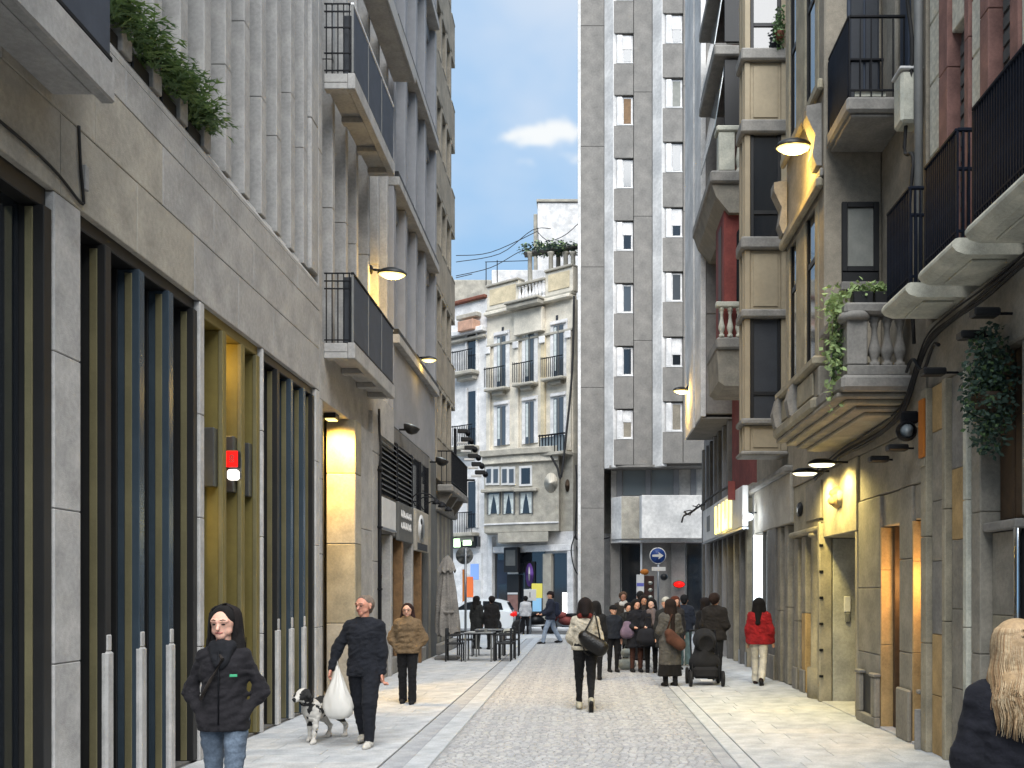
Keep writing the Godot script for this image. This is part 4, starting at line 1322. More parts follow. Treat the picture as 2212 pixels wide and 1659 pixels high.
	bx(ic, "plate", M.white_paint, 4.19, 4.30, 1.45, 1.70, 15.955, 15.988, 0.01)
	bx(ic, "handset", M.frame_grey, 4.21, 4.29, 1.28, 1.44, 15.94, 15.988, 0.02)
	# two lit lamps over the doorway
	for k in 2:
		var d: float = [14.5, 15.6][k]
		var la := thing("doorway_lamp", ["lit oval lamp over the carved doorway, nearer the cable bundle", "lit oval lamp over the carved doorway, beside the shop cornice"][k], "lamp", Vector3(3.6, 3.6, -d), 0, "lit lamps over the doorway")
		put(la, "hood", lathe(PackedVector2Array([Vector2(0.175, -0.005), Vector2(0.18, 0.02), Vector2(0.10, 0.07), Vector2(0.0, 0.08)]), 20), M.frame_black, Vector3(3.48, 3.64, -d) - gp(la), Basis.from_scale(Vector3(1.15, 1, 0.8)))
		put(la, "diffuser", lathe(PackedVector2Array([Vector2(0.0, -0.05), Vector2(0.12, -0.04), Vector2(0.165, -0.012), Vector2(0.165, -0.006)]), 20), M.lamp_white, Vector3(3.48, 3.64, -d) - gp(la), Basis.from_scale(Vector3(1.15, 1, 0.8)))
		bx(la, "arm", M.iron, 3.62, 3.87, 3.65, 3.68, d - 0.015, d + 0.015, 0.004)
		spot(la, Vector3(3.48, 3.58, -d), Vector3(0.25, -1, 0), Color(1.0, 0.90, 0.56), 1.7, 80.0, 0.12)
	# stone shop front: round pilasters and recessed panels
	bx(b, "shop_back", M.stone_dull, 4.2, 4.59, 0.0, 2.75, 16.07, 18.4, 0.0)
	bx(b, "shop_frieze", M.stone_warm, 3.90, 4.59, 2.86, 3.69, 16.02, 18.4, 0.012)
	bx(b, "shop_frieze_panel", M.stone_dull, 3.87, 3.899, 2.98, 3.6, 16.2, 17.3, 0.008)
	bx(b, "shop_cornice", M.stone_warm, 3.80, 4.59, 2.755, 2.855, 16.02, 18.4, 0.03)
	var em := put(b, "oval_emblem", ellipsoid(Vector3(0.03, 0.13, 0.26)), M.frame_black, Vector3(3.885, 3.25, -17.85) - gp(b))
	em.set_meta("label", "dark oval emblem over the stone shop front")
	var round_p := lathe(PackedVector2Array([Vector2(0.40, 0.0), Vector2(0.40, 0.5), Vector2(0.34, 0.52), Vector2(0.33, 2.68), Vector2(0.38, 2.70), Vector2(0.38, 2.75)]), 22)
	put(b, "round_pilaster", round_p, M.stone_warm, Vector3(4.16, 0, -16.65) - gp(b))
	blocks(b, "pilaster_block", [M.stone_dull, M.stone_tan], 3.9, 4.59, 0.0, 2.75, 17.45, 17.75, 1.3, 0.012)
	blocks(b, "pilaster_block", [M.stone_dull], 3.9, 4.59, 0.0, 2.75, 18.05, 18.38, 1.3, 0.012)
	bx(b, "plinth", M.stone_grey, 3.86, 3.899, 0.0, 0.4, 17.42, 17.78, 0.014)
	bx(b, "plinth", M.stone_grey, 3.86, 3.899, 0.0, 0.4, 18.02, 18.38, 0.014)
	# warm lamp behind the piers that tints the tan reveals
	var wl := thing("recess_lamp", "warm lamp hidden under the lintel between the tan door reveals", "lamp", Vector3(4.3, 2.5, -11.6))
	bx(wl, "fitting", M.lamp_warm, 4.24, 4.36, 2.60, 2.625, 12.5, 12.62, 0.006)
	omni(wl, Vector3(4.05, 1.9, -12.45), Color(1.0, 0.78, 0.48), 0.15, 0.08)
	omni(wl, Vector3(4.05, 1.9, -11.42), Color(1.0, 0.78, 0.48), 0.13, 0.08)

func right_tan_bay() -> void:
	var b := thing("tan_bay_building", "building with a tan panelled bay of dark windows over lit shops", "building", Vector3(4.2, 0, -20.3))
	bx(b, "core_wall", M.stone_dull, 3.9, 12, 4.0, 14.6, 18.42, 22.3, 0.0)
	bx(b, "ground_wall", M.concrete_dark, 4.6, 12, 0.0, 3.99, 18.42, 22.3, 0.0)
	bx(b, "bay_body", M.concrete_dark, 3.16, 3.898, 4.4, 14.5, 19.05, 19.5, 0.0)
	var px := [3.08, 3.86]
	# levels: [bottom, top, is window]
	for lv in [[4.45, 4.94, 0], [5.07, 6.97, 1], [7.14, 8.28, 0], [8.52, 10.48, 1], [10.74, 11.86, 0], [12.1, 14.0, 1]]:
		for e in [[3.08, 3.19], [3.78, 3.898]]:
			bx(b, "bay_post", M.render_tan, e[0], e[1], lv[0], lv[1], 18.95, 19.049, 0.012)
		for e in [19.052, 19.38]:
			bx(b, "bay_post", M.render_tan, 3.06, 3.159, lv[0], lv[1], e, e + 0.12, 0.012)
		if lv[2]:
			var w := bx(b, "window", M.dark_glass if lv[0] > 6.0 else M.shutter_dark, 3.195, 3.775, lv[0], lv[1], 19.0, 19.03, 0.0)
			bx(w, "frame", M.frame_black, 3.2, 3.26, lv[0], lv[1], 18.975, 18.999, 0.004)
			bx(w, "frame", M.frame_black, 3.71, 3.772, lv[0], lv[1], 18.975, 18.999, 0.004)
			bx(w, "transom", M.frame_black, 3.26, 3.71, lv[0] + 0.45, lv[0] + 0.52, 18.975, 18.999, 0.004)
			bx(b, "side_window", M.dark_glass, 3.12, 3.15, lv[0], lv[1], 19.18, 19.37, 0.0)
		else:
			var p := bx(b, "panel", M.render_tan, 3.192, 3.778, lv[0], lv[1], 18.985, 19.04, 0.008)
			bx(p, "raised_field", M.render_tan, 3.25, 3.72, lv[0] + 0.07, lv[1] - 0.07, 18.965, 18.984, 0.008)
			bx(b, "side_panel", M.render_tan, 3.09, 3.155, lv[0], lv[1], 19.18, 19.37, 0.008)
	for y in [[4.36, 4.445], [4.945, 5.065], [6.975, 7.135], [8.285, 8.515], [10.485, 10.735], [11.865, 12.095], [14.005, 14.195]]:
		bx(b, "bay_ledge", M.stone_grey, 3.0, 3.898, y[0], y[1], 18.86, 19.55, 0.03)
	var fern := thing("bay_plant", "small green plant hanging by the dark upper bay window", "plant", Vector3(3.72, 12.2, -18.8))
	put(fern, "foliage", leaf_cloud(90, 240, Vector3(0.12, 0.42, 0.10), 0.075), M.leaf_deep, Vector3(0.0, 0.25, 0))
	put(fern, "pot", lathe(PackedVector2Array([Vector2(0.06, 0.0), Vector2(0.09, 0.12), Vector2(0.10, 0.13)]), 12), M.roof_tile, Vector3(0, 0.0, 0))
	# shops under it
	bx(b, "shop_fascia", M.concrete_warm, 3.84, 4.59, 3.05, 3.99, 18.42, 22.3, 0.014)
	bx(b, "shop_cornice", M.stone_grey, 3.72, 4.59, 3.99, 4.12, 18.42, 22.3, 0.03)
	blocks(b, "pilaster_block", [M.stone_dull], 3.9, 4.59, 0.0, 3.045, 18.95, 19.25, 1.3, 0.012)
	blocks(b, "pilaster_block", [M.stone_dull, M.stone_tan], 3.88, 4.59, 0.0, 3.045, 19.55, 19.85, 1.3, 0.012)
	for k in 2:
		bx(b, "recess_panel", M.stone_dull, 4.1, 4.14, 0.0, 3.045, 18.42 + k * 0.84, 18.94 + k * 0.6, 0.0)
	bx(b, "dark_pillar", M.concrete_dark, 3.84, 4.59, 0.0, 3.045, 19.87, 20.75, 0.012)
	bx(b, "pillar_plinth", M.stone_grey, 3.80, 3.838, 0.0, 0.5, 19.86, 20.77, 0.012)
	bx(b, "lit_interior", M.white_paint, 4.54, 4.59, 0.0, 3.04, 20.76, 22.24, 0.0)
	bx(b, "end_wall", M.white_paint, 3.84, 4.53, 0.0, 3.04, 22.245, 22.29, 0.0)
	bx(b, "door_post", M.frame_grey, 3.84, 3.92, 0.0, 3.045, 21.2, 21.27, 0.01)
	var ls := thing("shop_light_panel", "tall glowing white light panel in the shop doorway beyond the dark pillar", "light", Vector3(4.0, 0.3, -22.2))
	bx(ls, "frame", M.steel, 3.78, 4.12, 0.28, 3.0, 22.19, 22.24, 0.008)
	bx(ls, "panel", M.lamp_cool, 3.80, 4.10, 0.32, 2.96, 22.175, 22.189, 0.002)
	bx(ls, "pink_band", M.sign_white, 3.80, 4.10, 2.97, 3.03, 22.175, 22.189, 0.002)
	var al := AreaLight3D.new()
	al.name = "light"
	al.area_size = Vector2(0.28, 2.6)
	al.light_color = Color(0.92, 0.97, 1.0)
	al.light_energy = 0.3
	al.shadow_enabled = true
	ls.add_child(al, true)
	al.transform = Transform3D(Basis(Vector3.UP, PI), Vector3(3.95, 1.64, -22.16) - gp(ls))
	var gl := thing("globe_lamp", "small round white lamp under the shop cornice", "lamp", Vector3(3.7, 3.2, -22.0))
	put(gl, "globe", ellipsoid(Vector3(0.11, 0.09, 0.11)), M.lamp_cool, Vector3(3.66, 3.42, -22.0) - gp(gl))
	bx(gl, "arm", M.iron, 3.68, 3.84, 3.50, 3.53, 21.98, 22.02, 0.004)
	omni(gl, Vector3(3.66, 3.42, -22.0), Color(0.95, 0.98, 1.0), 0.25, 0.08)

func right_red_house() -> void:
	var b := thing("red_building", "red plastered house with stone balconies and arched windows", "building", Vector3(4.2, 0, -24.3))
	bx(b, "core_wall", M.red_wall, 3.9, 12, 4.1, 16.2, 22.32, 26.0, 0.0)
	bx(b, "ground_wall", M.concrete_dark, 4.5, 12, 0, 4.09, 22.32, 26.0, 0.0)
	bx(b, "bay", M.red_wall, 3.2, 3.898, 7.5, 10.66, 22.55, 23.95, 0.03)
	bx(b, "bay_slot", M.wood_dark, 3.185, 3.199, 7.9, 10.2, 22.95, 23.4, 0.0)
	# arched window on the side of the bay
	var arch := PackedVector2Array()
	arch.append(Vector2(3.48, 7.6))
	arch.append(Vector2(3.82, 7.6))
	for k in 9:
		var t := PI * k / 8.0
		arch.append(Vector2(3.65 + 0.17 * cos(t), 9.85 + 0.17 * sin(t)))
	put(b, "arched_window", prism(arch, "z", -22.549, -22.535), M.dark_glass, -gp(b))
	# lower stone balcony under the bay
	var lb_ := bx(b, "lower_balcony", M.stone_grey, 3.0, 3.898, 7.22, 7.48, 22.3, 24.2, 0.04)
	put(lb_, "corbel", prism(PackedVector2Array([Vector2(3.898, 6.4), Vector2(3.2, 6.4), Vector2(3.06, 6.5), Vector2(3.02, 7.21), Vector2(3.898, 7.21)]), "z", -24.1, -22.4), M.stone_dull, -gp(lb_))
	bx(lb_, "hand_rail", M.slab_cream, 2.98, 3.898, 8.15, 8.27, 22.28, 22.45, 0.02)
	for k in 4:
		put(lb_, "baluster", baluster_mesh(0.66), M.slab_cream, Vector3(3.12 + k * 0.19, 7.485, -22.37) - gp(lb_))
	# upper balcony
	var ub := bx(b, "upper_balcony", M.stone_grey, 2.86, 3.898, 10.95, 11.22, 22.3, 26.0, 0.04)
	put(ub, "corbel", prism(PackedVector2Array([Vector2(3.898, 10.3), Vector2(3.3, 10.3), Vector2(3.0, 10.66), Vector2(2.9, 10.94), Vector2(3.898, 10.94)]), "z", -25.95, -22.4), M.stone_dull, -gp(ub))
	bx(ub, "pedestal", M.slab_cream, 3.05, 3.42, 11.225, 12.1, 22.35, 22.7, 0.02)
	bx(ub, "hand_rail", M.slab_cream, 3.0, 3.898, 12.105, 12.24, 22.32, 22.75, 0.03)
	for k in 3:
		put(ub, "baluster", baluster_mesh(0.88), M.slab_cream, Vector3(3.52 + k * 0.16, 11.225, -22.5) - gp(ub))
	# glazed gallery above, its panes slanted to the sky
	for k in 2:
		var y: float = [12.3, 14.2][k]
		var pane := prism(PackedVector2Array([Vector2(2.98, y), Vector2(3.0, y), Vector2(3.24, y + 1.5), Vector2(3.22, y + 1.5)]), "z", -25.2, -22.6)
		put(b, "gallery_pane", pane, M.pale_glass, -gp(b))
		bx(b, "gallery_post", M.frame_black, 3.2, 3.898, y, y + 1.5, 22.5, 22.56, 0.01)
		bx(b, "gallery_wall", M.white_paint, 3.26, 3.898, y, y + 1.4, 22.57, 22.62, 0.0)
		bx(b, "gallery_ledge", M.stone_grey, 2.96, 3.898, y + 1.55, y + 1.78, 22.4, 25.4, 0.03)
	# shop below
	bx(b, "cornice", M.stone_dull, 3.78, 4.49, 3.98, 4.22, 22.32, 26.0, 0.03)
	for k in 4:
		bx(b, "shop_post", [M.concrete_dark, M.stone_warm, M.concrete_dark, M.stone_warm][k], 3.84, 4.3, 0.0, 3.97, 22.34 + k * 0.95, 22.56 + k * 0.95, 0.012)
		bx(b, "shop_window", M.dark_glass if k != 1 else M.inside_warm, 4.0, 4.03, 0.2, 3.2, 22.565 + k * 0.95, 23.285 + k * 0.95, 0.0)
	for k in 3:
		bx(b, "post_foot", M.steel, 3.82, 3.838, 0.0, 0.35, 22.34 + k * 0.95, 22.56 + k * 0.95, 0.004)

func right_concrete_house() -> void:
	var b := thing("concrete_building", "grey concrete building with a white ribbed overhang at the far right corner", "building", Vector3(4.2, 0, -29))
	bx(b, "core_wall", M.tower_grey, 3.95, 12, 0, 21, 26.02, 32.5, 0.0)
	# overhanging body laid up in concrete panels
	var y := 6.4
	while y < 19:
		var h := 2.62
		bx(b, "concrete_panel", M.tower_grey, 3.22, 3.948, y + 0.004, y + h - 0.004, 26.02, 29.75, 0.02)
		y += h
	bx(b, "white_rib", M.tower_white, 3.08, 3.218, 6.34, 20.5, 26.0, 27.4, 0.012)
	bx(b, "dark_joint", M.frame_black, 3.15, 3.218, 6.36, 20.5, 27.402, 27.6, 0.0)
	bx(b, "white_rib", M.tower_white, 3.06, 3.218, 6.30, 20.5, 27.602, 29.8, 0.012)
	bx(b, "soffit", M.tower_grey, 3.1, 3.94, 6.28, 6.335, 26.05, 29.7, 0.01)
	# colonnade of dark glass and thin posts below
	for k in 7:
		var d0 := 26.1 + k * 0.92
		bx(b, "post", M.render_grey if k % 2 else M.concrete_dark, 3.80, 3.948, 0.0, 6.27, d0, d0 + 0.2, 0.012)
		bx(b, "window", M.dark_glass, 3.9, 3.945, 4.3, 6.27, d0 + 0.205, d0 + 0.915, 0.0)
		bx(b, "shop_window", M.dark_glass if k != 0 else M.inside_warm, 3.9, 3.945, 0.3, 3.2, d0 + 0.205, d0 + 0.915, 0.0)
	# long white shop sign with glowing letters
	var s := thing("lit_shop_sign", "long white shop fascia sign with glowing yellow letters", "sign", Vector3(3.7, 3.2, -27))
	bx(s, "panel", M.white_paint, 3.64, 3.78, 3.25, 4.2, 22.7, 30.2, 0.02)
	bx(s, "lower_trim", M.steel, 3.63, 3.79, 3.19, 3.245, 22.7, 30.2, 0.006)
	var ch := [[24.3, 0.0], [24.9, 1.0], [25.6, 0.0], [26.3, 1.0], [27.0, 0.0]]
	for c in ch:
		bx(s, "letter", M.sign_yellow, 3.60, 3.638, 3.32, 4.08, c[0], c[0] + 0.22, 0.02)
		if c[1] > 0.5:
			bx(s, "letter", M.sign_yellow, 3.60, 3.638, 3.32, 3.46, c[0] + 0.221, c[0] + 0.5, 0.02)
	bx(s, "print", M.frame_grey, 3.632, 3.639, 3.5, 3.95, 28.5, 29.2, 0.002)
	bx(s, "red_flag", M.red_wall, 3.46, 3.63, 3.95, 4.4, 23.7, 23.74, 0.004)
	omni(s, Vector3(3.45, 3.5, -25.6), Color(1.0, 0.85, 0.4), 0.15, 0.15)
	# black twisted garland at the end of the sign
	var g := thing("wire_garland", "black twisted wire garland hanging out past the lit sign", "garland", Vector3(3.5, 4.1, -30))
	var r := RandomNumberGenerator.new()
	r.seed = 77
	cable(g, "main_wire", M.cable, [Vector3(3.75, 4.45, -25.0), Vector3(3.6, 4.42, -27.5), Vector3(3.55, 4.35, -29.5), Vector3(3.4, 4.25, -30.1), Vector3(3.2, 4.12, -30.2), Vector3(3.06, 4.05, -30.2), Vector3(3.0, 3.85, -30.2)], 0.03)
	for k in 9:
		var p := Vector3(3.7 - k * 0.075, 4.4 - k * 0.045, -30.1)
		cable(g, "twig", M.cable, [p, p + Vector3(r.randf_range(-0.15, 0.0), r.randf_range(-0.12, 0.1), 0), p + Vector3(r.randf_range(-0.28, -0.1), r.randf_range(-0.2, 0.12), 0)], 0.018)


# ================================================================ the crossing and the houses beyond it
# P and Q are plan points (x, depth) of a wall; s runs from P to Q in metres, z outwards from the wall
func vbm(parent: Node, called: String, mat: Material, P: Vector2, Q: Vector2, s0: float, s1: float, y0: float, y1: float, z0: float, z1: float, bev := 0.01, mesh: Mesh = null) -> MeshInstance3D:
	var a := Vector3(P.x, 0, -P.y)
	var e := (Vector3(Q.x, 0, -Q.y) - a).normalized()
	var n := e.cross(Vector3.UP).normalized()
	if n.dot(-a) < 0.0:
		n = -n
	var c := a + e * (s0 + s1) * 0.5 + Vector3.UP * (y0 + y1) * 0.5 + n * (z0 + z1) * 0.5
	var basis := Basis(e, Vector3.UP, e.cross(Vector3.UP))
	var m: Mesh = mesh if mesh else box_mesh(Vector3(absf(s1 - s0), absf(y1 - y0), absf(z1 - z0)), bev)
	var world := Transform3D(basis, c)
	var o := put(parent, called, m, mat)
	var pt := Transform3D.IDENTITY
	var chain := parent
	while chain is Node3D and chain != self:
		pt = (chain as Node3D).transform * pt
		chain = chain.get_parent()
	o.transform = pt.affine_inverse() * world
	return o

func at_u(P: Vector2, Q: Vector2, u: float) -> float:
	# metres from P towards Q where the sight line u meets the wall
	var k := (u - VX) / FOCAL
	var e := (Q - P).normalized()
	return (k * P.y - P.x) / (e.x - k * e.y)

func vb(parent: Node, called: String, mat: Material, P: Vector2, Q: Vector2, u0: float, u1: float, v0: float, v1: float, z0: float, z1: float, bev := 0.01) -> MeshInstance3D:
	var s0 := at_u(P, Q, u0)
	var s1 := at_u(P, Q, u1)
	var dm := (P + (Q - P).normalized() * (s0 + s1) * 0.5).y - z1
	return vbm(parent, called, mat, P, Q, s0, s1, wy(v1, dm), wy(v0, dm), z0, z1, bev)

func build_far_end() -> void:
	far_cream_house()
	far_white_house()
	far_tower()
	far_roofs()

const FP := Vector2(-0.46, 47.0)
const FQ := Vector2(-4.84, 50.4)
const FR := Vector2(-9.5, 54.02)

func far_cream_house() -> void:
	var b := thing("cream_house", "narrow cream house with bay window, iron balconies and pilasters across the junction", "building", Vector3(-2.6, 0, -48.8))
	var L := FP.distance_to(FQ)
	vbm(b, "wall", M.cream_stucco, FP, FQ, 0, L, 8.3, 15.6, -6.0, 0.0, 0.0)
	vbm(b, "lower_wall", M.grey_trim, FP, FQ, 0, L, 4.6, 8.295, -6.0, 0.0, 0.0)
	vbm(b, "ground_wall", M.white_stucco, FP, FQ, 0, L, 0.0, 4.595, -6.0, 0.0, 0.0)
	# parapet with ochre panels
	for p in [[0.0, 1.7], [3.4, L]]:
		vbm(b, "parapet", M.cream_stucco, FP, FQ, p[0], p[1], 15.95, 17.1, -0.4, 0.02, 0.02)
		vbm(b, "parapet_panel", M.ochre_stucco, FP, FQ, p[0] + 0.2, p[1] - 0.2, 16.15, 16.95, 0.021, 0.05, 0.01)
		vbm(b, "parapet_cap", M.grey_trim, FP, FQ, p[0], p[1], 17.105, 17.22, -0.45, 0.12, 0.02)
	vbm(b, "cornice", M.cream_stucco, FP, FQ, 0, L, 15.61, 15.78, -0.3, 0.30, 0.03)
	vbm(b, "cornice", M.grey_trim, FP, FQ, 0, L, 15.785, 15.94, -0.3, 0.16, 0.03)
	vbm(b, "middle_cornice", M.grey_trim, FP, FQ, 1.55, 3.6, 15.5, 15.72, 0.31, 0.75, 0.03)
	vbm(b, "middle_cornice_cap", M.grey_trim, FP, FQ, 1.5, 3.65, 15.725, 15.86, 0.31, 0.85, 0.03)
	vbm(b, "frieze", M.cream_stucco, FP, FQ, 1.7, 3.5, 14.3, 15.48, 0.01, 0.30, 0.02)
	vbm(b, "string_course", M.grey_trim, FP, FQ, 0, L, 14.05, 14.18, 0.0, 0.10, 0.02)
	# pilasters
	for s in [0.05, 1.65, 3.35, L - 0.3]:
		vbm(b, "pilaster", M.ochre_stucco if s > 1.0 and s < 3.0 else M.cream_stucco, FP, FQ, s, s + 0.26, 8.4, 14.04, 0.0, 0.14, 0.02)
		vbm(b, "pilaster_cap", M.white_stucco, FP, FQ, s - 0.05, s + 0.31, 13.7, 14.04, 0.141, 0.22, 0.02)
	for s in [0.9, 4.4]:
		vbm(b, "round_vent", M.shutter_dark, FP, FQ, s, s + 0.14, 14.6, 14.95, 0.0, 0.03, 0.01)
	# tall windows on two floors with iron balconies
	for col in [[1076, 1094, 727, 838, 878, 962], [1137, 1155, 716, 827, 868, 958], [1198, 1219, 703, 815, 859, 950]]:
		for f in 2:
			var u0: float = col[0]
			var u1: float = col[1]
			var v0: float = col[2 + f * 2]
			var v1: float = col[3 + f * 2]
			var sur := vb(b, "window_surround", M.white_stucco, FP, FQ, u0 - 8, u1 + 8, v0 - 12, v1, 0.0, 0.06, 0.01)
			var w := vb(b, "window", M.grey_glass, FP, FQ, u0, u1, v0, v1, 0.061, 0.08, 0.0)
			vb(w, "mullion", M.frame_grey, FP, FQ, (u0 + u1) * 0.5 - 1.2, (u0 + u1) * 0.5 + 1.2, v0, v1, 0.081, 0.11, 0.004)
			vb(w, "lintel", M.white_stucco, FP, FQ, u0 - 6, u1 + 6, v0 - 9, v0 - 4, 0.061, 0.16, 0.02)
			vb(sur, "curtain", M.curtain, FP, FQ, u0 + 1, u0 + 6, v0 + 4, v1 - 14, 0.0805, 0.084, 0.0)
			if f == 0:
				var bal := vb(b, "balcony_slab", M.grey_trim, FP, FQ, u0 - 17, u1 + 9, v1 - 2, v1 + 4, 0.0, 0.5, 0.03)
				vb(bal, "top_rail", M.iron, FP, FQ, u0 - 17, u1 + 9, v1 - 46, v1 - 44, 0.44, 0.48, 0.0)
				for k in 12:
					var uu := lerpf(u0 - 16, u1 + 8, k / 11.0)
					vb(bal, "bar", M.iron, FP, FQ, uu - 0.5, uu + 0.5, v1 - 45, v1 - 2, 0.45, 0.47, 0.0)
				vb(bal, "bracket", M.grey_trim, FP, FQ, u0 - 6, u1, v1 + 5, v1 + 14, 0.0, 0.3, 0.03)
	# first floor bay window on two faces
	var A := Vector2(wx(1046, 48.9), 48.9)
	var B := Vector2(wx(1114, 48.0), 48.0)
	var C := Vector2(wx(1207, 47.1), 47.1)
	var body := prism(PackedVector2Array([Vector2(A.x, -A.y - 1.6), Vector2(A.x, -A.y), Vector2(B.x, -B.y), Vector2(C.x, -C.y), Vector2(C.x + 0.35, -C.y - 1.3)]), "y", 4.62, 8.30)
	put(b, "bay_body", body, M.grey_trim, -gp(b))
	for f in [[A, B], [B, C]]:
		var P: Vector2 = f[0]
		var Q: Vector2 = f[1]
		var l := P.distance_to(Q)
		vbm(b, "bay_cornice", M.grey_trim, P, Q, -0.1, l + 0.08, 8.31, 8.62, -0.5, 0.28, 0.03)
		vbm(b, "bay_fascia", M.cream_stucco, P, Q, -0.05, l + 0.04, 7.95, 8.30, 0.0, 0.14, 0.02)
		vbm(b, "bay_band", M.white_stucco, P, Q, -0.02, l + 0.01, 4.98, 5.06, 0.0, 0.05, 0.01)
	for q in [[1052, 1062], [1067, 1077], [1086, 1096], [1101, 1111]]:
		var w := vb(b, "small_window", M.white_paint, A, B, q[0] - 2.5, q[1] + 2.5, 1008, 1048, 0.0, 0.05, 0.008)
		vb(w, "pane", M.grey_glass, A, B, q[0], q[1], 1013, 1043, 0.051, 0.06, 0.0)
	var bw := vb(b, "small_window", M.white_paint, B, C, 1122, 1150, 1006, 1050, 0.0, 0.05, 0.008)
	vb(bw, "pane", M.dark_glass, B, C, 1127, 1146, 1011, 1045, 0.051, 0.06, 0.0)
	vb(b, "bay_ledge", M.grey_trim, A, B, 1044, 1114, 1055, 1062, 0.0, 0.25, 0.02)
	vb(b, "bay_ledge", M.grey_trim, B, C, 1114, 1163, 1054, 1061, 0.0, 0.25, 0.02)
	for q in [[A, B, 1053, 1082], [A, B, 1086, 1113], [B, C, 1122, 1152]]:
		var w := vb(b, "bay_window", M.dark_glass, q[0], q[1], q[2], q[3], 1063, 1109, 0.0, 0.03, 0.0)
		var um: float = (q[2] + q[3]) * 0.5
		for e in [[q[2] + 0.0, q[2] + 3.0], [q[3] - 2.5, q[3] + 0.0]]:
			vb(w, "frame", M.frame_grey, q[0], q[1], e[0], e[1], 1063, 1109, 0.031, 0.07, 0.006)
		# two tied-back curtains
		for sgn in [-1, 1]:
			var dm := 47.8
			var s_c := at_u(q[0], q[1], um)
			var half := absf(at_u(q[0], q[1], q[3] - 3) - s_c)
			var poly := PackedVector2Array([Vector2(0.0, 0.5), Vector2(half * sgn, 0.5), Vector2(half * sgn, -0.5), Vector2(half * 0.62 * sgn, -0.48), Vector2(half * 0.42 * sgn, 0.0)])
			vbm(w, "curtain", M.curtain, q[0], q[1], s_c, s_c, wy(1109, dm), wy(1064, dm), 0.036, 0.036, 0.0, prism(poly, "z", -0.003, 0.003))
	put(b, "bay_bracket", prism(PackedVector2Array([Vector2(B.x - 0.9, -B.y - 0.4), Vector2(B.x, -B.y + 0.02), Vector2(C.x - 0.5, -C.y - 0.15), Vector2(C.x - 0.6, -C.y - 1.2), Vector2(B.x - 0.8, -B.y - 1.8)]), "y", 4.12, 4.60), M.grey_trim, -gp(b))
	put(b, "plaster_patch", ellipsoid(Vector3(0.36, 0.48, 0.03)), M.cream_stucco, Vector3(wx(1190, 47.27), wy(1043, 47.27), -47.25) - gp(b), Basis(Vector3.UP, -0.42))
	put(b, "oval_opening", ellipsoid(Vector3(0.12, 0.30, 0.06)), M.wood_dark, Vector3(wx(1226, 47.2), wy(1049, 47.2), -47.15) - gp(b))
	# iron side balcony on the right of the bay
	var sb := vb(b, "side_balcony", M.grey_trim, FP, FQ, 1238, 1182, 975, 982, 0.0, 0.7, 0.02)
	for k in 9:
		var uu := lerpf(1236, 1184, k / 8.0)
		vb(sb, "bar", M.iron, FP, FQ, uu - 0.6, uu + 0.6, 938, 976, 0.62, 0.66, 0.0)
	vb(sb, "top_rail", M.iron, FP, FQ, 1238, 1182, 936, 939, 0.60, 0.68, 0.0)
	vb(sb, "screen", M.pale_glass, FP, FQ, 1236, 1184, 942, 975, 0.56, 0.58, 0.0)
	# ground floor shop fronts
	vb(b, "shop_dark_front", M.dark_glass, FP, FQ, 1070, 1136, 1195, 1358, 0.0, 0.03, 0.0)  # dark sheets stand in for the shade inside the shop openings
	vb(b, "shop_pillar", M.white_stucco, FP, FQ, 1064, 1070, 1160, 1360, 0.0, 0.25, 0.02)
	vb(b, "shop_door", M.shutter_blue, FP, FQ, 1075, 1100, 1210, 1356, 0.031, 0.06, 0.01)
	vb(b, "door_glass", M.dark_glass, FP, FQ, 1079, 1097, 1262, 1348, 0.061, 0.07, 0.0)
	vb(b, "shop_dark_front", M.dark_glass, FP, FQ, 1136, 1178, 1192, 1358, 0.0, 0.03, 0.0)
	vb(b, "shop_pillar", M.grey_trim, FP, FQ, 1177, 1195, 1196, 1358, 0.0, 0.18, 0.02)
	vb(b, "shop_dark_front", M.dark_glass, FP, FQ, 1196, 1228, 1195, 1358, 0.0, 0.03, 0.0)
	vb(b, "lit_panel", M.sign_white, FP, FQ, 1216, 1226, 1280, 1340, 0.031, 0.05, 0.004)
	vb(b, "shop_pillar", M.white_stucco, FP, FQ, 1230, 1244, 1190, 1360, 0.0, 0.2, 0.02)
	vb(b, "lintel_band", M.white_stucco, FP, FQ, 1064, 1244, 1178, 1192, 0.04, 0.2, 0.02)
	# signs of the shop
	var s := thing("hanging_sign", "black slanted sign box over the dark shop door", "sign", Vector3(wx(1119, 47.3), 3.0, -47.3))
	vb(s, "box", M.frame_black, FP, FQ, 1105, 1135, 1182, 1236, 0.35, 0.6, 0.03)
	vb(s, "face", M.shutter_grey, FP, FQ, 1110, 1131, 1188, 1222, 0.601, 0.62, 0.006)
	var p2 := thing("poster", "white framed poster beside the dark shop door", "poster", Vector3(wx(1114, 47.6), 2.5, -47.6))
	vb(p2, "sheet", M.white_paint, FP, FQ, 1103, 1126, 1216, 1240, 0.20, 0.23, 0.006)
	vb(p2, "print", M.shutter_grey, FP, FQ, 1106, 1113, 1226, 1236, 0.231, 0.236, 0.0)
	vb(p2, "holder", M.frame_black, FP, FQ, 1101, 1127, 1241, 1342, 0.06, 0.22, 0.02)
	var p3 := thing("poster", "pinkish printed poster low on the shop front", "poster", Vector3(wx(1116, 47.5), 0.6, -47.5))
	vb(p3, "sheet", M.pink, FP, FQ, 1104, 1126, 1285, 1326, 0.24, 0.27, 0.006)
	vb(p3, "border", M.white_paint, FP, FQ, 1104, 1126, 1280, 1284, 0.24, 0.27, 0.004)
	var p4 := thing("oval_sign", "purple oval shop sign on the dark window", "sign", Vector3(wx(1147, 47.2), 2.2, -47.2))
	mat("purple", Color(0.42, 0.28, 0.60), 0.5)
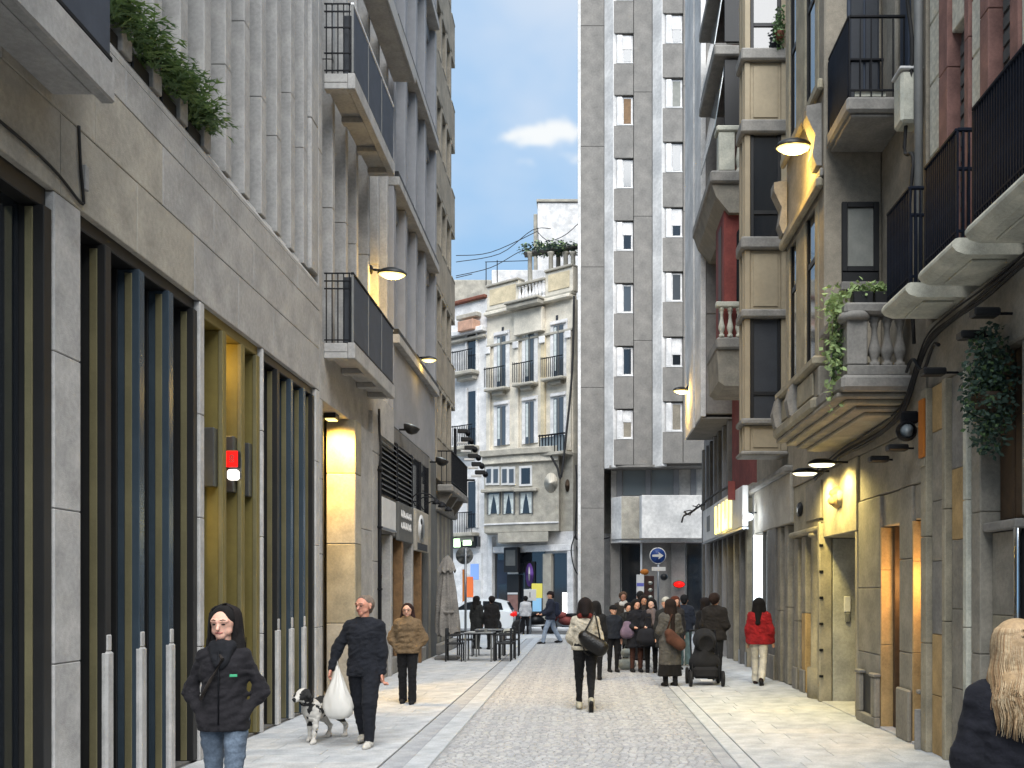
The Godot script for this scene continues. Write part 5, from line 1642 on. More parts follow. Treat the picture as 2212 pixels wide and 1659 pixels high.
	var so := at_u(FP, FQ, 1147)
	vbm(p4, "board", M.frame_black, FP, FQ, so - 0.32, so + 0.32, 1.9, 3.2, 0.06, 0.10, 0.05)
	vbm(p4, "oval", M.purple, FP, FQ, so, so, 2.55, 2.55, 0.115, 0.115, 0.0, ellipsoid(Vector3(0.26, 0.58, 0.02)))
	vbm(p4, "letter_mark", M.white_stucco, FP, FQ, so, so, 2.6, 2.6, 0.135, 0.135, 0.0, ellipsoid(Vector3(0.06, 0.36, 0.01)))
	# tangle of cables on the edge
	var cb := thing("facade_cable", "black cables hanging down the edge of the cream house", "cable", Vector3(-0.4, 4, -46.6))
	cable(cb, "main", M.cable, [Vector3(wx(1240, 46.7), wy(640, 46.7), -46.7), Vector3(wx(1236, 46.6), wy(800, 46.6), -46.6), Vector3(wx(1224, 46.5), wy(930, 46.5), -46.5), Vector3(wx(1212, 46.5), wy(1030, 46.5), -46.5), Vector3(wx(1204, 46.5), wy(1010, 46.5), -46.5), Vector3(wx(1190, 46.5), wy(985, 46.5), -46.5)], 0.06)
	cable(cb, "branch", M.cable, [Vector3(wx(1244, 46.4), wy(1005, 46.4), -46.4), Vector3(wx(1247, 46.4), wy(1060, 46.4), -46.4), Vector3(wx(1243, 46.4), wy(1150, 46.4), -46.4), Vector3(wx(1252, 46.3), wy(1166, 46.3), -46.3), Vector3(wx(1290, 46.3), wy(1166, 46.3), -46.3), Vector3(wx(1318, 46.2), wy(1160, 46.2), -46.2)], 0.05)
	cable(cb, "loop", M.cable, [Vector3(wx(1245, 46.3), wy(1150, 46.3), -46.3), Vector3(wx(1234, 46.3), wy(1185, 46.3), -46.3), Vector3(wx(1240, 46.3), wy(1225, 46.3), -46.3), Vector3(wx(1252, 46.3), wy(1240, 46.3), -46.3), Vector3(wx(1246, 46.3), wy(1180, 46.3), -46.3)], 0.035)

func far_white_house() -> void:
	var b := thing("white_house", "bright white house with narrow dark windows and iron balconies across the junction", "building", Vector3(-7, 0, -52))
	var L := FQ.distance_to(FR)
	vbm(b, "wall", M.white_stucco, FQ, FR, 0.02, L, 0.0, 16.6, -6.0, 0.0, 0.0)
	vbm(b, "cornice", M.white_stucco, FQ, FR, 0.02, L, 14.9, 15.15, 0.0, 0.4, 0.03)
	vbm(b, "cornice", M.grey_trim, FQ, FR, 0.02, L, 14.6, 14.75, 0.0, 0.25, 0.03)
	vbm(b, "roof_edge", M.roof_tile, FQ, FR, 0.02, L, 16.61, 16.78, -1.0, 0.2, 0.03)
	vb(b, "parapet_panel", M.grey_trim, FQ, FR, 1038, 1010, 632, 652, 0.0, 0.04, 0.01)
	for f in [[772, 712, 845], [1110, 845, 960], [1110, 1040, 1160]]:
		pass
	var rows := [[770, 832], [880, 960], [1052, 1130]]
	for i in 3:
		var w := vb(b, "window", M.dark_glass, FQ, FR, 1029, 1012, [708, 845, 1040][i], [800, 962, 1140][i], 0.0, 0.03, 0.0)
		vb(w, "surround", M.white_stucco, FQ, FR, 1034, 1030, [700, 838, 1030][i], [800, 962, 1140][i], 0.0, 0.1, 0.01)
		vb(w, "surround", M.white_stucco, FQ, FR, 1011, 1007, [700, 838, 1030][i], [800, 962, 1140][i], 0.0, 0.1, 0.01)
		var y0: float = [800, 962, 1150][i]
		var bal := vb(b, "balcony_slab", M.grey_trim, FQ, FR, 1036, 985, y0, y0 + 8, 0.0, 0.6, 0.03)
		vb(bal, "top_rail", M.iron, FQ, FR, 1036, 985, y0 - 44, y0 - 42, 0.53, 0.57, 0.0)
		for k in 14:
			var uu := lerpf(1035, 986, k / 13.0)
			vb(bal, "bar", M.iron, FQ, FR, uu - 0.45, uu + 0.45, y0 - 43, y0, 0.54, 0.56, 0.0)
		vb(bal, "bracket", M.grey_trim, FQ, FR, 1032, 996, y0 + 9, y0 + 20, 0.0, 0.35, 0.03)
	vb(b, "window_hood", M.grey_trim, FQ, FR, 1040, 995, 676, 686, 0.0, 0.35, 0.03)
	vb(b, "awning", M.awning_orange, FQ, FR, 1039, 1006, 690, 712, 0.05, 0.6, 0.02)
	vb(b, "shop_dark_front", M.dark_glass, FQ, FR, 1038, 960, 1160, 1182, 0.0, 0.25, 0.0)
	var s := thing("lit_shop_sign", "glowing pale green pharmacy style light sign under the white house balcony", "sign", Vector3(-6.2, 4, -51))
	mat("sign_green", Color(0.9, 0.9, 0.9), 0.5)
	M.sign_green.emission_enabled = true
	M.sign_green.emission = Color(0.80, 1.0, 0.72)
	M.sign_green.emission_energy_multiplier = 0.42
	vb(s, "panel", M.sign_green, FQ, FR, 1028, 1010, 1166, 1178, 0.30, 0.36, 0.02)
	vb(s, "cross_panel", M.sign_green, FQ, FR, 1004, 990, 1163, 1182, 0.30, 0.36, 0.02)
	vb(s, "case", M.frame_black, FQ, FR, 1036, 985, 1160, 1184, 0.26, 0.298, 0.0)
	# colourful shop window with posters
	mat("poster_blue", Color(0.55, 0.68, 0.92), 0.5)
	mat("poster_orange", Color(0.90, 0.45, 0.22), 0.5)
	var pw := thing("poster_window", "shop window full of blue, orange and white posters", "shop window", Vector3(-6.0, 1, -51))
	vb(pw, "back_sheet", M.white_stucco, FQ, FR, 1042, 992, 1196, 1330, 0.0, 0.05, 0.01)
	vb(pw, "blue_poster", M.poster_blue, FQ, FR, 1036, 1018, 1218, 1252, 0.051, 0.07, 0.004)
	vb(pw, "orange_poster", M.poster_orange, FQ, FR, 1024, 1010, 1246, 1290, 0.051, 0.075, 0.004)
	vb(pw, "white_poster", M.white_paint, FQ, FR, 1040, 1026, 1254, 1300, 0.051, 0.072, 0.004)
	vb(pw, "tan_strip", M.orange, FQ, FR, 1009, 1001, 1230, 1330, 0.051, 0.073, 0.004)

func far_tower() -> void:
	var b := thing("apartment_tower", "tall grey tower with sawtooth white edges and columns of white windows", "building", Vector3(3, 0, -47))
	var P := []
	for q in [[1250, 46.2], [1305, 46.2], [1325, 45.65], [1409, 45.65], [1430, 45.1], [1530, 45.1]]:
		P.append(Vector2(wx(q[0], q[1]), q[1]))
	var top := 33.0
	var low := 7.55
	# core set back behind the face so that the windows sit in real recesses
	var core := PackedVector2Array()
	for q in P:
		core.append(Vector2(q.x, -q.y - 0.55))
	core.append(Vector2(10.0, -45.65))
	core.append(Vector2(10.0, -58.0))
	core.append(Vector2(P[0].x, -58.0))
	put(b, "core", prism(core, "y", low, top), M.concrete_dark, -gp(b))
	# left pier all the way down, wide piers, white returns
	var y := 0.0
	while y < top:
		var ye := minf(y + 5.6, top)
		vbm(b, "pier_panel", M.tower_grey, P[0], P[1], 0.0, P[0].distance_to(P[1]), y + 0.002, ye - 0.003, -0.54, 0.0, 0.02)
		y = ye
	vbm(b, "edge_strip", M.tower_white, P[0], P[1], -0.04, 0.10, 0.0, top, 0.001, 0.05, 0.01)
	for r in [[1, 2], [3, 4]]:
		vbm(b, "white_return", M.tower_white, P[r[0]], P[r[1]], 0.0, P[r[0]].distance_to(P[r[1]]), low - 0.12, top, -0.3, 0.0, 0.02)
	var s1 := at_u(P[2], P[3], 1369)
	var l1: float = P[2].distance_to(P[3])
	y = low
	while y < top:
		var ye := minf(y + 5.7, top)
		vbm(b, "pier_panel", M.tower_grey, P[2], P[3], s1, l1 - 0.005, y, ye - 0.005, -0.54, 0.0, 0.02)
		vbm(b, "pier_panel", M.tower_grey, P[4], P[5], at_u(P[4], P[5], 1476), P[4].distance_to(P[5]), y, ye - 0.005, -0.54, 0.0, 0.02)
		y = ye
	# columns of windows and spandrels
	var looks1 := ["half", "half", "brown", "grey", "dark_half", "grey", "black", "beige_half"]
	var looks2 := ["half", "full", "grey", "black_low", "grey", "black_low", "beige"]
	for c in 2:
		var A: Vector2 = P[2] if c == 0 else P[4]
		var B: Vector2 = P[3] if c == 0 else P[5]
		var ua: float = 1325 if c == 0 else 1431
		var ub: float = 1368 if c == 0 else 1475
		var tops := [-65.0, 71, 205, 341, 476, 611, 747, 883] if c == 0 else [28.0, 167, 306, 447, 586, 727, 867]
		var sa := at_u(A, B, ua) + 0.01
		var sb := at_u(A, B, ub)
		var prev := low
		for i in range(tops.size() - 1, -1, -1):
			var y1 := wy(tops[i], A.y)
			var y0 := wy(tops[i] + 66.0, A.y)
			vbm(b, "spandrel", M.tower_grey, A, B, sa, sb, prev + 0.002, y0, -0.54, -0.012, 0.012)
			prev = y1
			var look: String = (looks1 if c == 0 else looks2)[i]
			var sm := sa + 0.14
			var w := vbm(b, "window", M.white_stucco, A, B, sm, sb, y0 + 0.001, y1 - 0.03, -0.53, -0.14, 0.02)
			vbm(w, "side_panel", M.white_stucco, A, B, sm, sm + 0.28, y0 + 0.03, y1 - 0.06, -0.139, -0.015, 0.06)
			vbm(w, "sill", M.white_paint, A, B, sm, sb, y0 + 0.001, y0 + 0.05, -0.139, 0.0, 0.012)
			var pm: Material = {"half": M.grey_glass, "brown": M.wood_brown, "grey": M.grey_glass, "dark_half": M.dark_glass, "black": M.dark_glass, "beige_half": M.render_beige, "full": M.blind, "black_low": M.dark_glass, "beige": M.render_beige}[look]
			var cut: float = {"half": 0.5, "dark_half": 0.55, "beige_half": 0.58, "black_low": 0.4, "full": 1.0}.get(look, 1.0)
			vbm(w, "pane", pm, A, B, sm + 0.33, sb - 0.10, y0 + 0.14, y0 + 0.12 + (y1 - y0 - 0.24) * cut, -0.139, -0.125, 0.0)
			if cut < 0.99:
				vbm(w, "roller_blind", M.white_stucco, A, B, sm + 0.28, sb - 0.07, y0 + 0.12 + (y1 - y0 - 0.24) * cut, y1 - 0.07, -0.139, -0.11, 0.01)
		vbm(b, "spandrel", M.tower_grey, A, B, sa, sb, prev + 0.002, top, -0.54, -0.012, 0.012)
	# recessed glazed floor and projecting white balcony band
	var g := Vector2(wx(1320, 47.2), 47.2)
	var h := Vector2(wx(1540, 46.4), 46.4)
	vbm(b, "recess_wall", M.tower_white, g, h, 0.0, g.distance_to(h), 0.0, low - 0.01, -4.0, 0.0, 0.0)
	for u in [1333, 1395, 1455, 1492]:
		vb(b, "recess_pier", M.render_grey, g, h, u, u + 12, 1005, 1075, 0.0, 0.25, 0.02)
	vb(b, "recess_glass", M.pale_glass, g, h, 1346, 1394, 1012, 1070, 0.0, 0.03, 0.0)
	vb(b, "recess_glass", M.pale_glass, g, h, 1408, 1454, 1012, 1070, 0.0, 0.03, 0.0)
	vbm(b, "slab_soffit", M.tower_grey, P[2], P[5], -0.2, 4.6, low - 0.1, low - 0.003, -1.6, -0.1, 0.0)
	var bp := []
	for q in [[1320, 46.4], [1342, 45.6], [1381, 45.6], [1386, 45.0], [1540, 45.0]]:
		bp.append(Vector2(wx(q[0], q[1]), q[1]))
	for i in 4:
		vbm(b, "balcony_band", M.tower_white if i != 1 else M.grey_trim, bp[i], bp[i + 1], 0.0, bp[i].distance_to(bp[i + 1]), 4.15, 6.1, -0.25, 0.0, 0.015)
	put(b, "balcony_floor", prism(PackedVector2Array([Vector2(bp[0].x, -bp[0].y - 0.1), Vector2(bp[1].x, -bp[1].y - 0.1), Vector2(bp[2].x, -bp[2].y - 0.1), Vector2(bp[4].x, -bp[4].y - 0.1), Vector2(bp[4].x, -47.3), Vector2(bp[0].x, -47.3)]), "y", 4.0, 4.14), M.tower_white, -gp(b))
	# ground floor
	vb(b, "ground_wall", M.tower_grey, g, h, 1386, 1482, 1150, 1366, 0.0, 0.5, 0.02)
	vb(b, "ground_pillar", M.tower_grey, g, h, 1452, 1482, 1150, 1366, 0.501, 0.7, 0.02)
	vb(b, "doorway_shade_sheet", M.dark_glass, g, h, 1343, 1385, 1150, 1366, 0.0, 0.04, 0.0)  # dark sheet painting the shade of the open doorway
	vb(b, "ground_wall", M.tower_grey, g, h, 1321, 1342, 1150, 1366, 0.0, 0.45, 0.02)
	vb(b, "white_post", M.rail_white, g, h, 1386, 1390, 1155, 1250, 0.501, 0.6, 0.01)
	vb(b, "dark_shop", M.dark_glass, g, h, 1484, 1530, 1172, 1330, 0.0, 0.04, 0.0)
	vb(b, "low_wall", M.concrete_dark, g, h, 1484, 1530, 1331, 1368, 0.0, 0.6, 0.02)

func far_roofs() -> void:
	# pale building that rises behind the cream house
	var b := thing("pale_block", "plain pale block rising behind the roof terrace", "building", Vector3(-1, 0, -66))
	bx(b, "wall", M.white_stucco, wx(1161, 66), wx(1262, 66) + 1.0, 0.0, wy(437, 66), 66, 74, 0.05)
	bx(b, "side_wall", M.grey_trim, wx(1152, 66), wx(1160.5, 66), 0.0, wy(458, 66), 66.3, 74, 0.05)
	bx(b, "roof_edge", M.grey_trim, wx(1159, 66), wx(1262, 66) + 1.1, wy(436.8, 66), wy(431, 66), 65.9, 74, 0.02)
	var c := thing("roof_house", "low white roof house behind the parapet with antennas", "building", Vector3(-4, 0, -58))
	bx(c, "wall", M.white_stucco, wx(1062, 58), wx(1180, 58), 12.0, wy(583, 58), 58, 62, 0.03)
	bx(c, "upper_wall", M.white_stucco, wx(1125, 58), wx(1200, 58), 12.0, wy(566, 58), 60, 63, 0.03)
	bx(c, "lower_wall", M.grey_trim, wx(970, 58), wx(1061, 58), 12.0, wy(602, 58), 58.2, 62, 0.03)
	# pergola of stone columns on the roof terrace
	var p := thing("pergola", "stone column pergola with leafy roof on the terrace", "pergola", Vector3(-2.3, 15.6, -49.2))
	for q in [[1145, 49.0, 636], [1190, 48.6, 600], [1206, 49.6, 600], [1222, 48.8, 600], [1238, 48.6, 600]]:
		var h: float = wy(545, q[1]) - 15.65
		put(p, "column", lathe(PackedVector2Array([Vector2(0.19, 0.0), Vector2(0.17, 0.08), Vector2(0.13, 0.12), Vector2(0.11, h - 0.2), Vector2(0.16, h - 0.1), Vector2(0.18, h)]), 12), M.grey_trim, Vector3(wx(q[0], q[1]), 15.65, -q[1]) - gp(p))
	for k in 3:
		bar(p, "beam", M.concrete_dark, Vector3(wx(1132, 49.0), wy(548 - 2 * k, 49), -49.0 - 0.3 * k), Vector3(wx(1248, 48.6), wy(530 - 2 * k, 48.6), -48.6 - 0.3 * k), 0.09, 6)
	put(p, "climbing_leaves", leaf_cloud(120, 700, Vector3(1.7, 0.28, 0.9), 0.17), M.leaf_dark, Vector3(wx(1192, 49), wy(537, 49), -49.0) - gp(p))
	put(p, "climbing_leaves", leaf_cloud(121, 300, Vector3(1.6, 0.3, 0.8), 0.15), M.leaf_pale, Vector3(wx(1196, 49), wy(533, 49), -49.0) - gp(p))
	# balusters of the terrace
	var bt := thing("terrace_balustrade", "white stone balustrade between the parapet panels of the roof", "balustrade", Vector3(-2.3, 15.95, -48.6))
	for k in 8:
		var s := 1.8 + k * 0.22
		var e := (FQ - FP).normalized()
		var at := FP + e * s
		put(bt, "baluster", baluster_mesh(0.8), M.white_stucco, Vector3(at.x, 15.95, -at.y) - gp(bt), Basis.from_scale(Vector3(1.3, 1, 1.3)))
	vbm(bt, "hand_rail", M.grey_trim, FP, FQ, 1.7, 3.5, 16.76, 16.9, -0.2, 0.14, 0.03)
	# overhead wires and thin masts against the sky
	var w := thing("overhead_wires", "thin black wires crossing the sky over the far roofs", "wire", Vector3(-3, 18, -48))
	for q in [[[985, 552], [1060, 545], [1160, 500]], [[985, 566], [1080, 548], [1150, 497], [1190, 494]], [[985, 596], [1060, 578], [1120, 545], [1150, 535]], [[985, 600], [1020, 592]]]:
		var pts := []
		for k in q:
			pts.append(Vector3(wx(k[0], 47.5), wy(k[1], 47.5), -47.5))
		cable(w, "wire", M.cable, pts, 0.018)
	for q in [[1050, 618, 565], [1074, 612, 562]]:
		bar(w, "mast", M.iron, Vector3(wx(q[0], 51), wy(q[1], 51), -51), Vector3(wx(q[0], 51), wy(q[2], 51), -51), 0.025, 5)
	bar(w, "mast_arm", M.iron, Vector3(wx(1048, 51), wy(566, 51), -51), Vector3(wx(1145, 51), wy(563, 51), -51), 0.02, 5)
	var cw := thing("overhead_wires", "wires looping in front of the pale block", "wire", Vector3(-1, 18, -55))
	cable(cw, "wire", M.cable, [Vector3(wx(1160, 47.4), wy(500, 47.4), -47.4), Vector3(wx(1185, 47.4), wy(520, 47.4), -47.4), Vector3(wx(1220, 47.4), wy(508, 47.4), -47.4), Vector3(wx(1248, 46.6), wy(484, 46.6), -46.6)], 0.018)
	cable(cw, "wire", M.cable, [Vector3(wx(1162, 47.4), wy(494, 47.4), -47.4), Vector3(wx(1165, 47.4), wy(540, 47.4), -47.4), Vector3(wx(1180, 47.4), wy(545, 47.4), -47.4)], 0.018)


# ================================================================ things in the street
func street_lamp(label: String, wall: Vector3, head: Vector3, energy: float, glow_mat: Material, col: Color, size := 1.0, ground_angle := 78.0) -> Node3D:
	var t := thing("street_lamp", label, "street lamp", wall, 0, "street lamps on the walls")
	var dir := head - wall
	dir.y = 0.0
	dir = dir.normalized()
	bar(t, "arm", M.iron, wall, head + Vector3(0, 0.07, 0), 0.022, 8)
	put(t, "wall_plate", ellipsoid(Vector3(0.05, 0.09, 0.06)), M.iron, wall - gp(t))
	var turn := Basis(dir, Vector3.UP, dir.cross(Vector3.UP))
	put(t, "hood", lathe(PackedVector2Array([Vector2(0.20, 0.0), Vector2(0.205, 0.02), Vector2(0.16, 0.07), Vector2(0.07, 0.11), Vector2(0.0, 0.12)]), 20), M.dark_metal, head - gp(t), turn * Basis.from_scale(Vector3(1.2 * size, size, 0.8 * size)))
	put(t, "lens", lathe(PackedVector2Array([Vector2(0.0, -0.075), Vector2(0.10, -0.06), Vector2(0.17, -0.02), Vector2(0.185, -0.002)]), 20), glow_mat, head - gp(t), turn * Basis.from_scale(Vector3(1.2 * size, size, 0.8 * size)))
	if energy > 0.0:
		omni(t, head + Vector3(0, -0.12, 0), col, energy, 0.14)
	return t

func build_street_things() -> void:
	var warm := Color(1.0, 0.80, 0.38)
	street_lamp("lit lamp on the oriel corner glowing bright yellow", Vector3(3.10, 7.82, -13.5), Vector3(2.86, 7.80, -13.5), 0.8, M.lamp_warm, warm, 1.05)
	street_lamp("lit lamp on the left wall over the long dark balcony", Vector3(-4.05, 7.92, -19.0), Vector3(-3.66, 7.86, -19.1), 0.9, M.lamp_warm, warm, 1.15)
	street_lamp("small lit lamp by the modern building ledge", Vector3(-4.03, 7.45, -24.2), Vector3(-3.74, 7.40, -24.2), 0.09, M.lamp_warm, warm, 0.8)
	street_lamp("lit lamp on the white ribbed overhang", Vector3(3.06, 7.68, -29.0), Vector3(2.86, 7.58, -28.9), 0.9, M.lamp_warm, warm, 1.1)
	# unlit floodlights on the left
	for q in [[-3.85, 5.35, 22.0, "round unlit floodlight over the louvred grille"], [-3.8, 5.2, 26.4, "unlit floodlight at the end of the shop fascia"]]:
		var f := thing("floodlight", q[3], "lamp", Vector3(q[0], q[1], -q[2]), 0, "unlit floodlights on the left wall")
		put(f, "bowl", lathe(PackedVector2Array([Vector2(0.05, -0.1), Vector2(0.15, -0.04), Vector2(0.19, 0.06), Vector2(0.18, 0.08), Vector2(0.0, 0.10)]), 16), M.dark_metal, Vector3(0.05, 0, 0), Basis(Vector3.BACK, -0.3))
		put(f, "lens", ellipsoid(Vector3(0.16, 0.05, 0.16)), M.pale_glass, Vector3(0.05, 0.07, 0), Basis(Vector3.BACK, -0.3))
		bx(f, "bracket", M.iron, -4.06, q[0] + 0.02, q[1] - 0.02, q[1] + 0.02, q[2] - 0.02, q[2] + 0.02, 0.004)
	cafe_set()
	closed_parasol()
	far_signs()
	parked_car()
	motorcycle("parked black motorcycle by the signpost across the crossing", Vector3(-2.15, -0.06, -43.2), 0.25, M.frame_black)
	motorcycle("parked dark red motorcycle beside the tower corner", Vector3(-0.75, -0.06, -42.6), -0.3, M.red_wall)
	stroller()

func cafe_table(label: String, at: Vector3, w: float, dp: float) -> void:
	var t := thing("cafe_table", label, "table", at, 0, "terrace tables")
	lb(t, "table_top", M.steel, -w * 0.5, w * 0.5, 0.71, 0.735, -dp * 0.5, dp * 0.5, 0.008)
	lb(t, "rim", M.iron, -w * 0.5 + 0.02, w * 0.5 - 0.02, 0.68, 0.709, -dp * 0.5 + 0.02, dp * 0.5 - 0.02, 0.004)
	for sx in [-1, 1]:
		for sz in [-1, 1]:
			lb(t, "leg", M.frame_grey, sx * (w * 0.5 - 0.05) - 0.02, sx * (w * 0.5 - 0.05) + 0.02, 0.0, 0.679, sz * (dp * 0.5 - 0.05) - 0.02, sz * (dp * 0.5 - 0.05) + 0.02, 0.004)

func cafe_chair() -> Node3D:
	var c := thing("cafe_chair", "", "chair", Vector3.ZERO)
	var m: Material = M.frame_black
	lb(c, "seat", m, -0.22, 0.22, 0.43, 0.465, -0.21, 0.22, 0.012)
	for sx in [-1, 1]:
		lb(c, "leg", m, sx * 0.21 - 0.018, sx * 0.21 + 0.018, 0.0, 0.43, 0.18, 0.215, 0.004)
		lb(c, "leg", m, sx * 0.21 - 0.018, sx * 0.21 + 0.018, 0.0, 0.84, -0.215, -0.18, 0.004)
		lb(c, "arm_rest", m, sx * 0.225 - 0.025, sx * 0.225 + 0.025, 0.65, 0.675, -0.18, 0.2, 0.006)
		lb(c, "arm_post", m, sx * 0.225 - 0.014, sx * 0.225 + 0.014, 0.466, 0.649, 0.16, 0.19, 0.003)
	lb(c, "backrest", m, -0.19, 0.19, 0.55, 0.84, -0.205, -0.185, 0.006)
	return c

func cafe_set() -> void:
	cafe_table("grey terrace table with papers in front of the closed parasol", Vector3(-2.62, 0.004, -25.3), 0.75, 0.75)
	cafe_table("grey terrace table behind the first one", Vector3(-2.55, 0.004, -27.2), 0.75, 0.75)
	var first := cafe_chair()
	var spots := [[-3.25, 25.25, PI * 0.5, "black terrace chair between parasol and front table"], [-2.02, 25.3, -PI * 0.5, "black terrace chair on the road side of the front table"], [-1.98, 26.0, -PI * 0.45, "black terrace chair tucked beside the kerb, behind the road side one"], [-3.2, 27.2, PI * 0.5, "black terrace chair at the wall end of the rear table"], [-1.95, 27.3, -PI * 0.5, "black terrace chair at the kerb end of the rear table"]]
	for i in spots.size():
		var c := first
		if i > 0:
			c = first.duplicate()
			c.name = numbered("cafe_chair")
			add_child(c)
		c.position = Vector3(spots[i][0], 0.004, -spots[i][1])
		c.rotation.y = spots[i][2]
		tag(c, spots[i][3], "chair", "black terrace chairs")
	var n := thing("papers", "white papers and dark napkin spread on the front terrace table", "papers", Vector3(-2.62, 0.742, -25.3))
	lb(n, "sheet", M.white_paint, -0.3, 0.0, 0.0, 0.006, -0.2, 0.1, 0.0)
	lb(n, "sheet", M.blind, 0.02, 0.28, 0.0, 0.008, -0.1, 0.22, 0.0)
	lb(n, "napkin", M.frame_black, -0.1, 0.12, 0.009, 0.02, -0.05, 0.2, 0.003)
	var g := thing("ashtray", "small white cup standing on the front terrace table", "cup", Vector3(-2.45, 0.742, -25.15))
	put(g, "cup", lathe(PackedVector2Array([Vector2(0.03, 0.0), Vector2(0.045, 0.08), Vector2(0.04, 0.08), Vector2(0.02, 0.01)]), 12), M.white_paint)
	put(g, "saucer", lathe(PackedVector2Array([Vector2(0.03, -0.002), Vector2(0.075, 0.008), Vector2(0.03, 0.004)]), 14), M.white_paint)
	var st := thing("stool", "small wooden stool with cream top near the kerb end", "stool", Vector3(wx(1098, 33.2), 0, -33.2))
	put(st, "seat", ellipsoid(Vector3(0.24, 0.13, 0.22)), M.slab_cream, Vector3(0, 0.40, 0))
	for sx in [-1, 1]:
		for sz in [-1, 1]:
			lb(st, "leg", M.wood_dark, sx * 0.14 - 0.025, sx * 0.14 + 0.025, 0.0, 0.32, sz * 0.12 - 0.025, sz * 0.12 + 0.025, 0.004)

func closed_parasol() -> void:
	var t := thing("closed_parasol", "tall closed parasol with grey cloth hanging in folds by the boarded wall", "parasol", Vector3(-3.52, 0, -25.9))
	mat("parasol_cloth", Color(0.56, 0.545, 0.525), 0.95, "fabric", 1.2, "weave", 0.8)
	bar(t, "pole", M.frame_grey, Vector3(-3.52, 0, -25.9), Vector3(-3.52, 2.72, -25.9), 0.026, 10)
	bx(t, "foot", M.concrete_dark, -3.82, -3.22, 0.0, 0.09, 25.6, 26.2, 0.02)
	var r := RandomNumberGenerator.new()
	r.seed = 3
	var ph := r.randf() * 6.0
	var cloth_ring := func(y: float, rad: float, amp: float, tw: float) -> PackedVector3Array:
		var ring := PackedVector3Array()
		for k in 48:
			var a := TAU * k / 48.0
			var f := 1.0 + amp * (sin(8.0 * a + ph + tw) * 0.6 + sin(5.0 * a - tw * 1.7) * 0.4)
			ring.append(Vector3(cos(a) * rad * f, y + amp * 0.14 * sin(8.0 * a + ph), sin(a) * rad * f * 0.85))
		return ring
	var sheets := [[[2.70, 0.02, 0.0, 0.0], [2.62, 0.10, 0.10, 0.1], [2.45, 0.17, 0.2, 0.2], [2.28, 0.215, 0.28, 0.3]], [[2.40, 0.08, 0.05, 0.0], [2.2, 0.15, 0.25, 0.2], [1.8, 0.21, 0.34, 0.5], [1.35, 0.24, 0.42, 0.8], [0.95, 0.26, 0.5, 1.0], [0.66, 0.25, 0.55, 1.1]]]
	for s in 2:
		var st := SurfaceTool.new()
		st.begin(Mesh.PRIMITIVE_TRIANGLES)
		st.set_smooth_group(0)
		var rings := []
		for q in sheets[s]:
			rings.append(cloth_ring.call(q[0], q[1], q[2], q[3]))
		for i in rings.size() - 1:
			for k in 48:
				var k2 := (k + 1) % 48
				st.add_vertex(rings[i][k]); st.add_vertex(rings[i][k2]); st.add_vertex(rings[i + 1][k2])
				st.add_vertex(rings[i][k]); st.add_vertex(rings[i + 1][k2]); st.add_vertex(rings[i + 1][k])
		st.generate_normals()
		put(t, "top_flap" if s == 0 else "folded_canopy", st.commit(), M.parasol_cloth)
	put(t, "tie_strap", lathe(PackedVector2Array([Vector2(0.235, 1.20), Vector2(0.245, 1.22), Vector2(0.24, 1.26), Vector2(0.23, 1.27)]), 20), M.parasol_cloth)

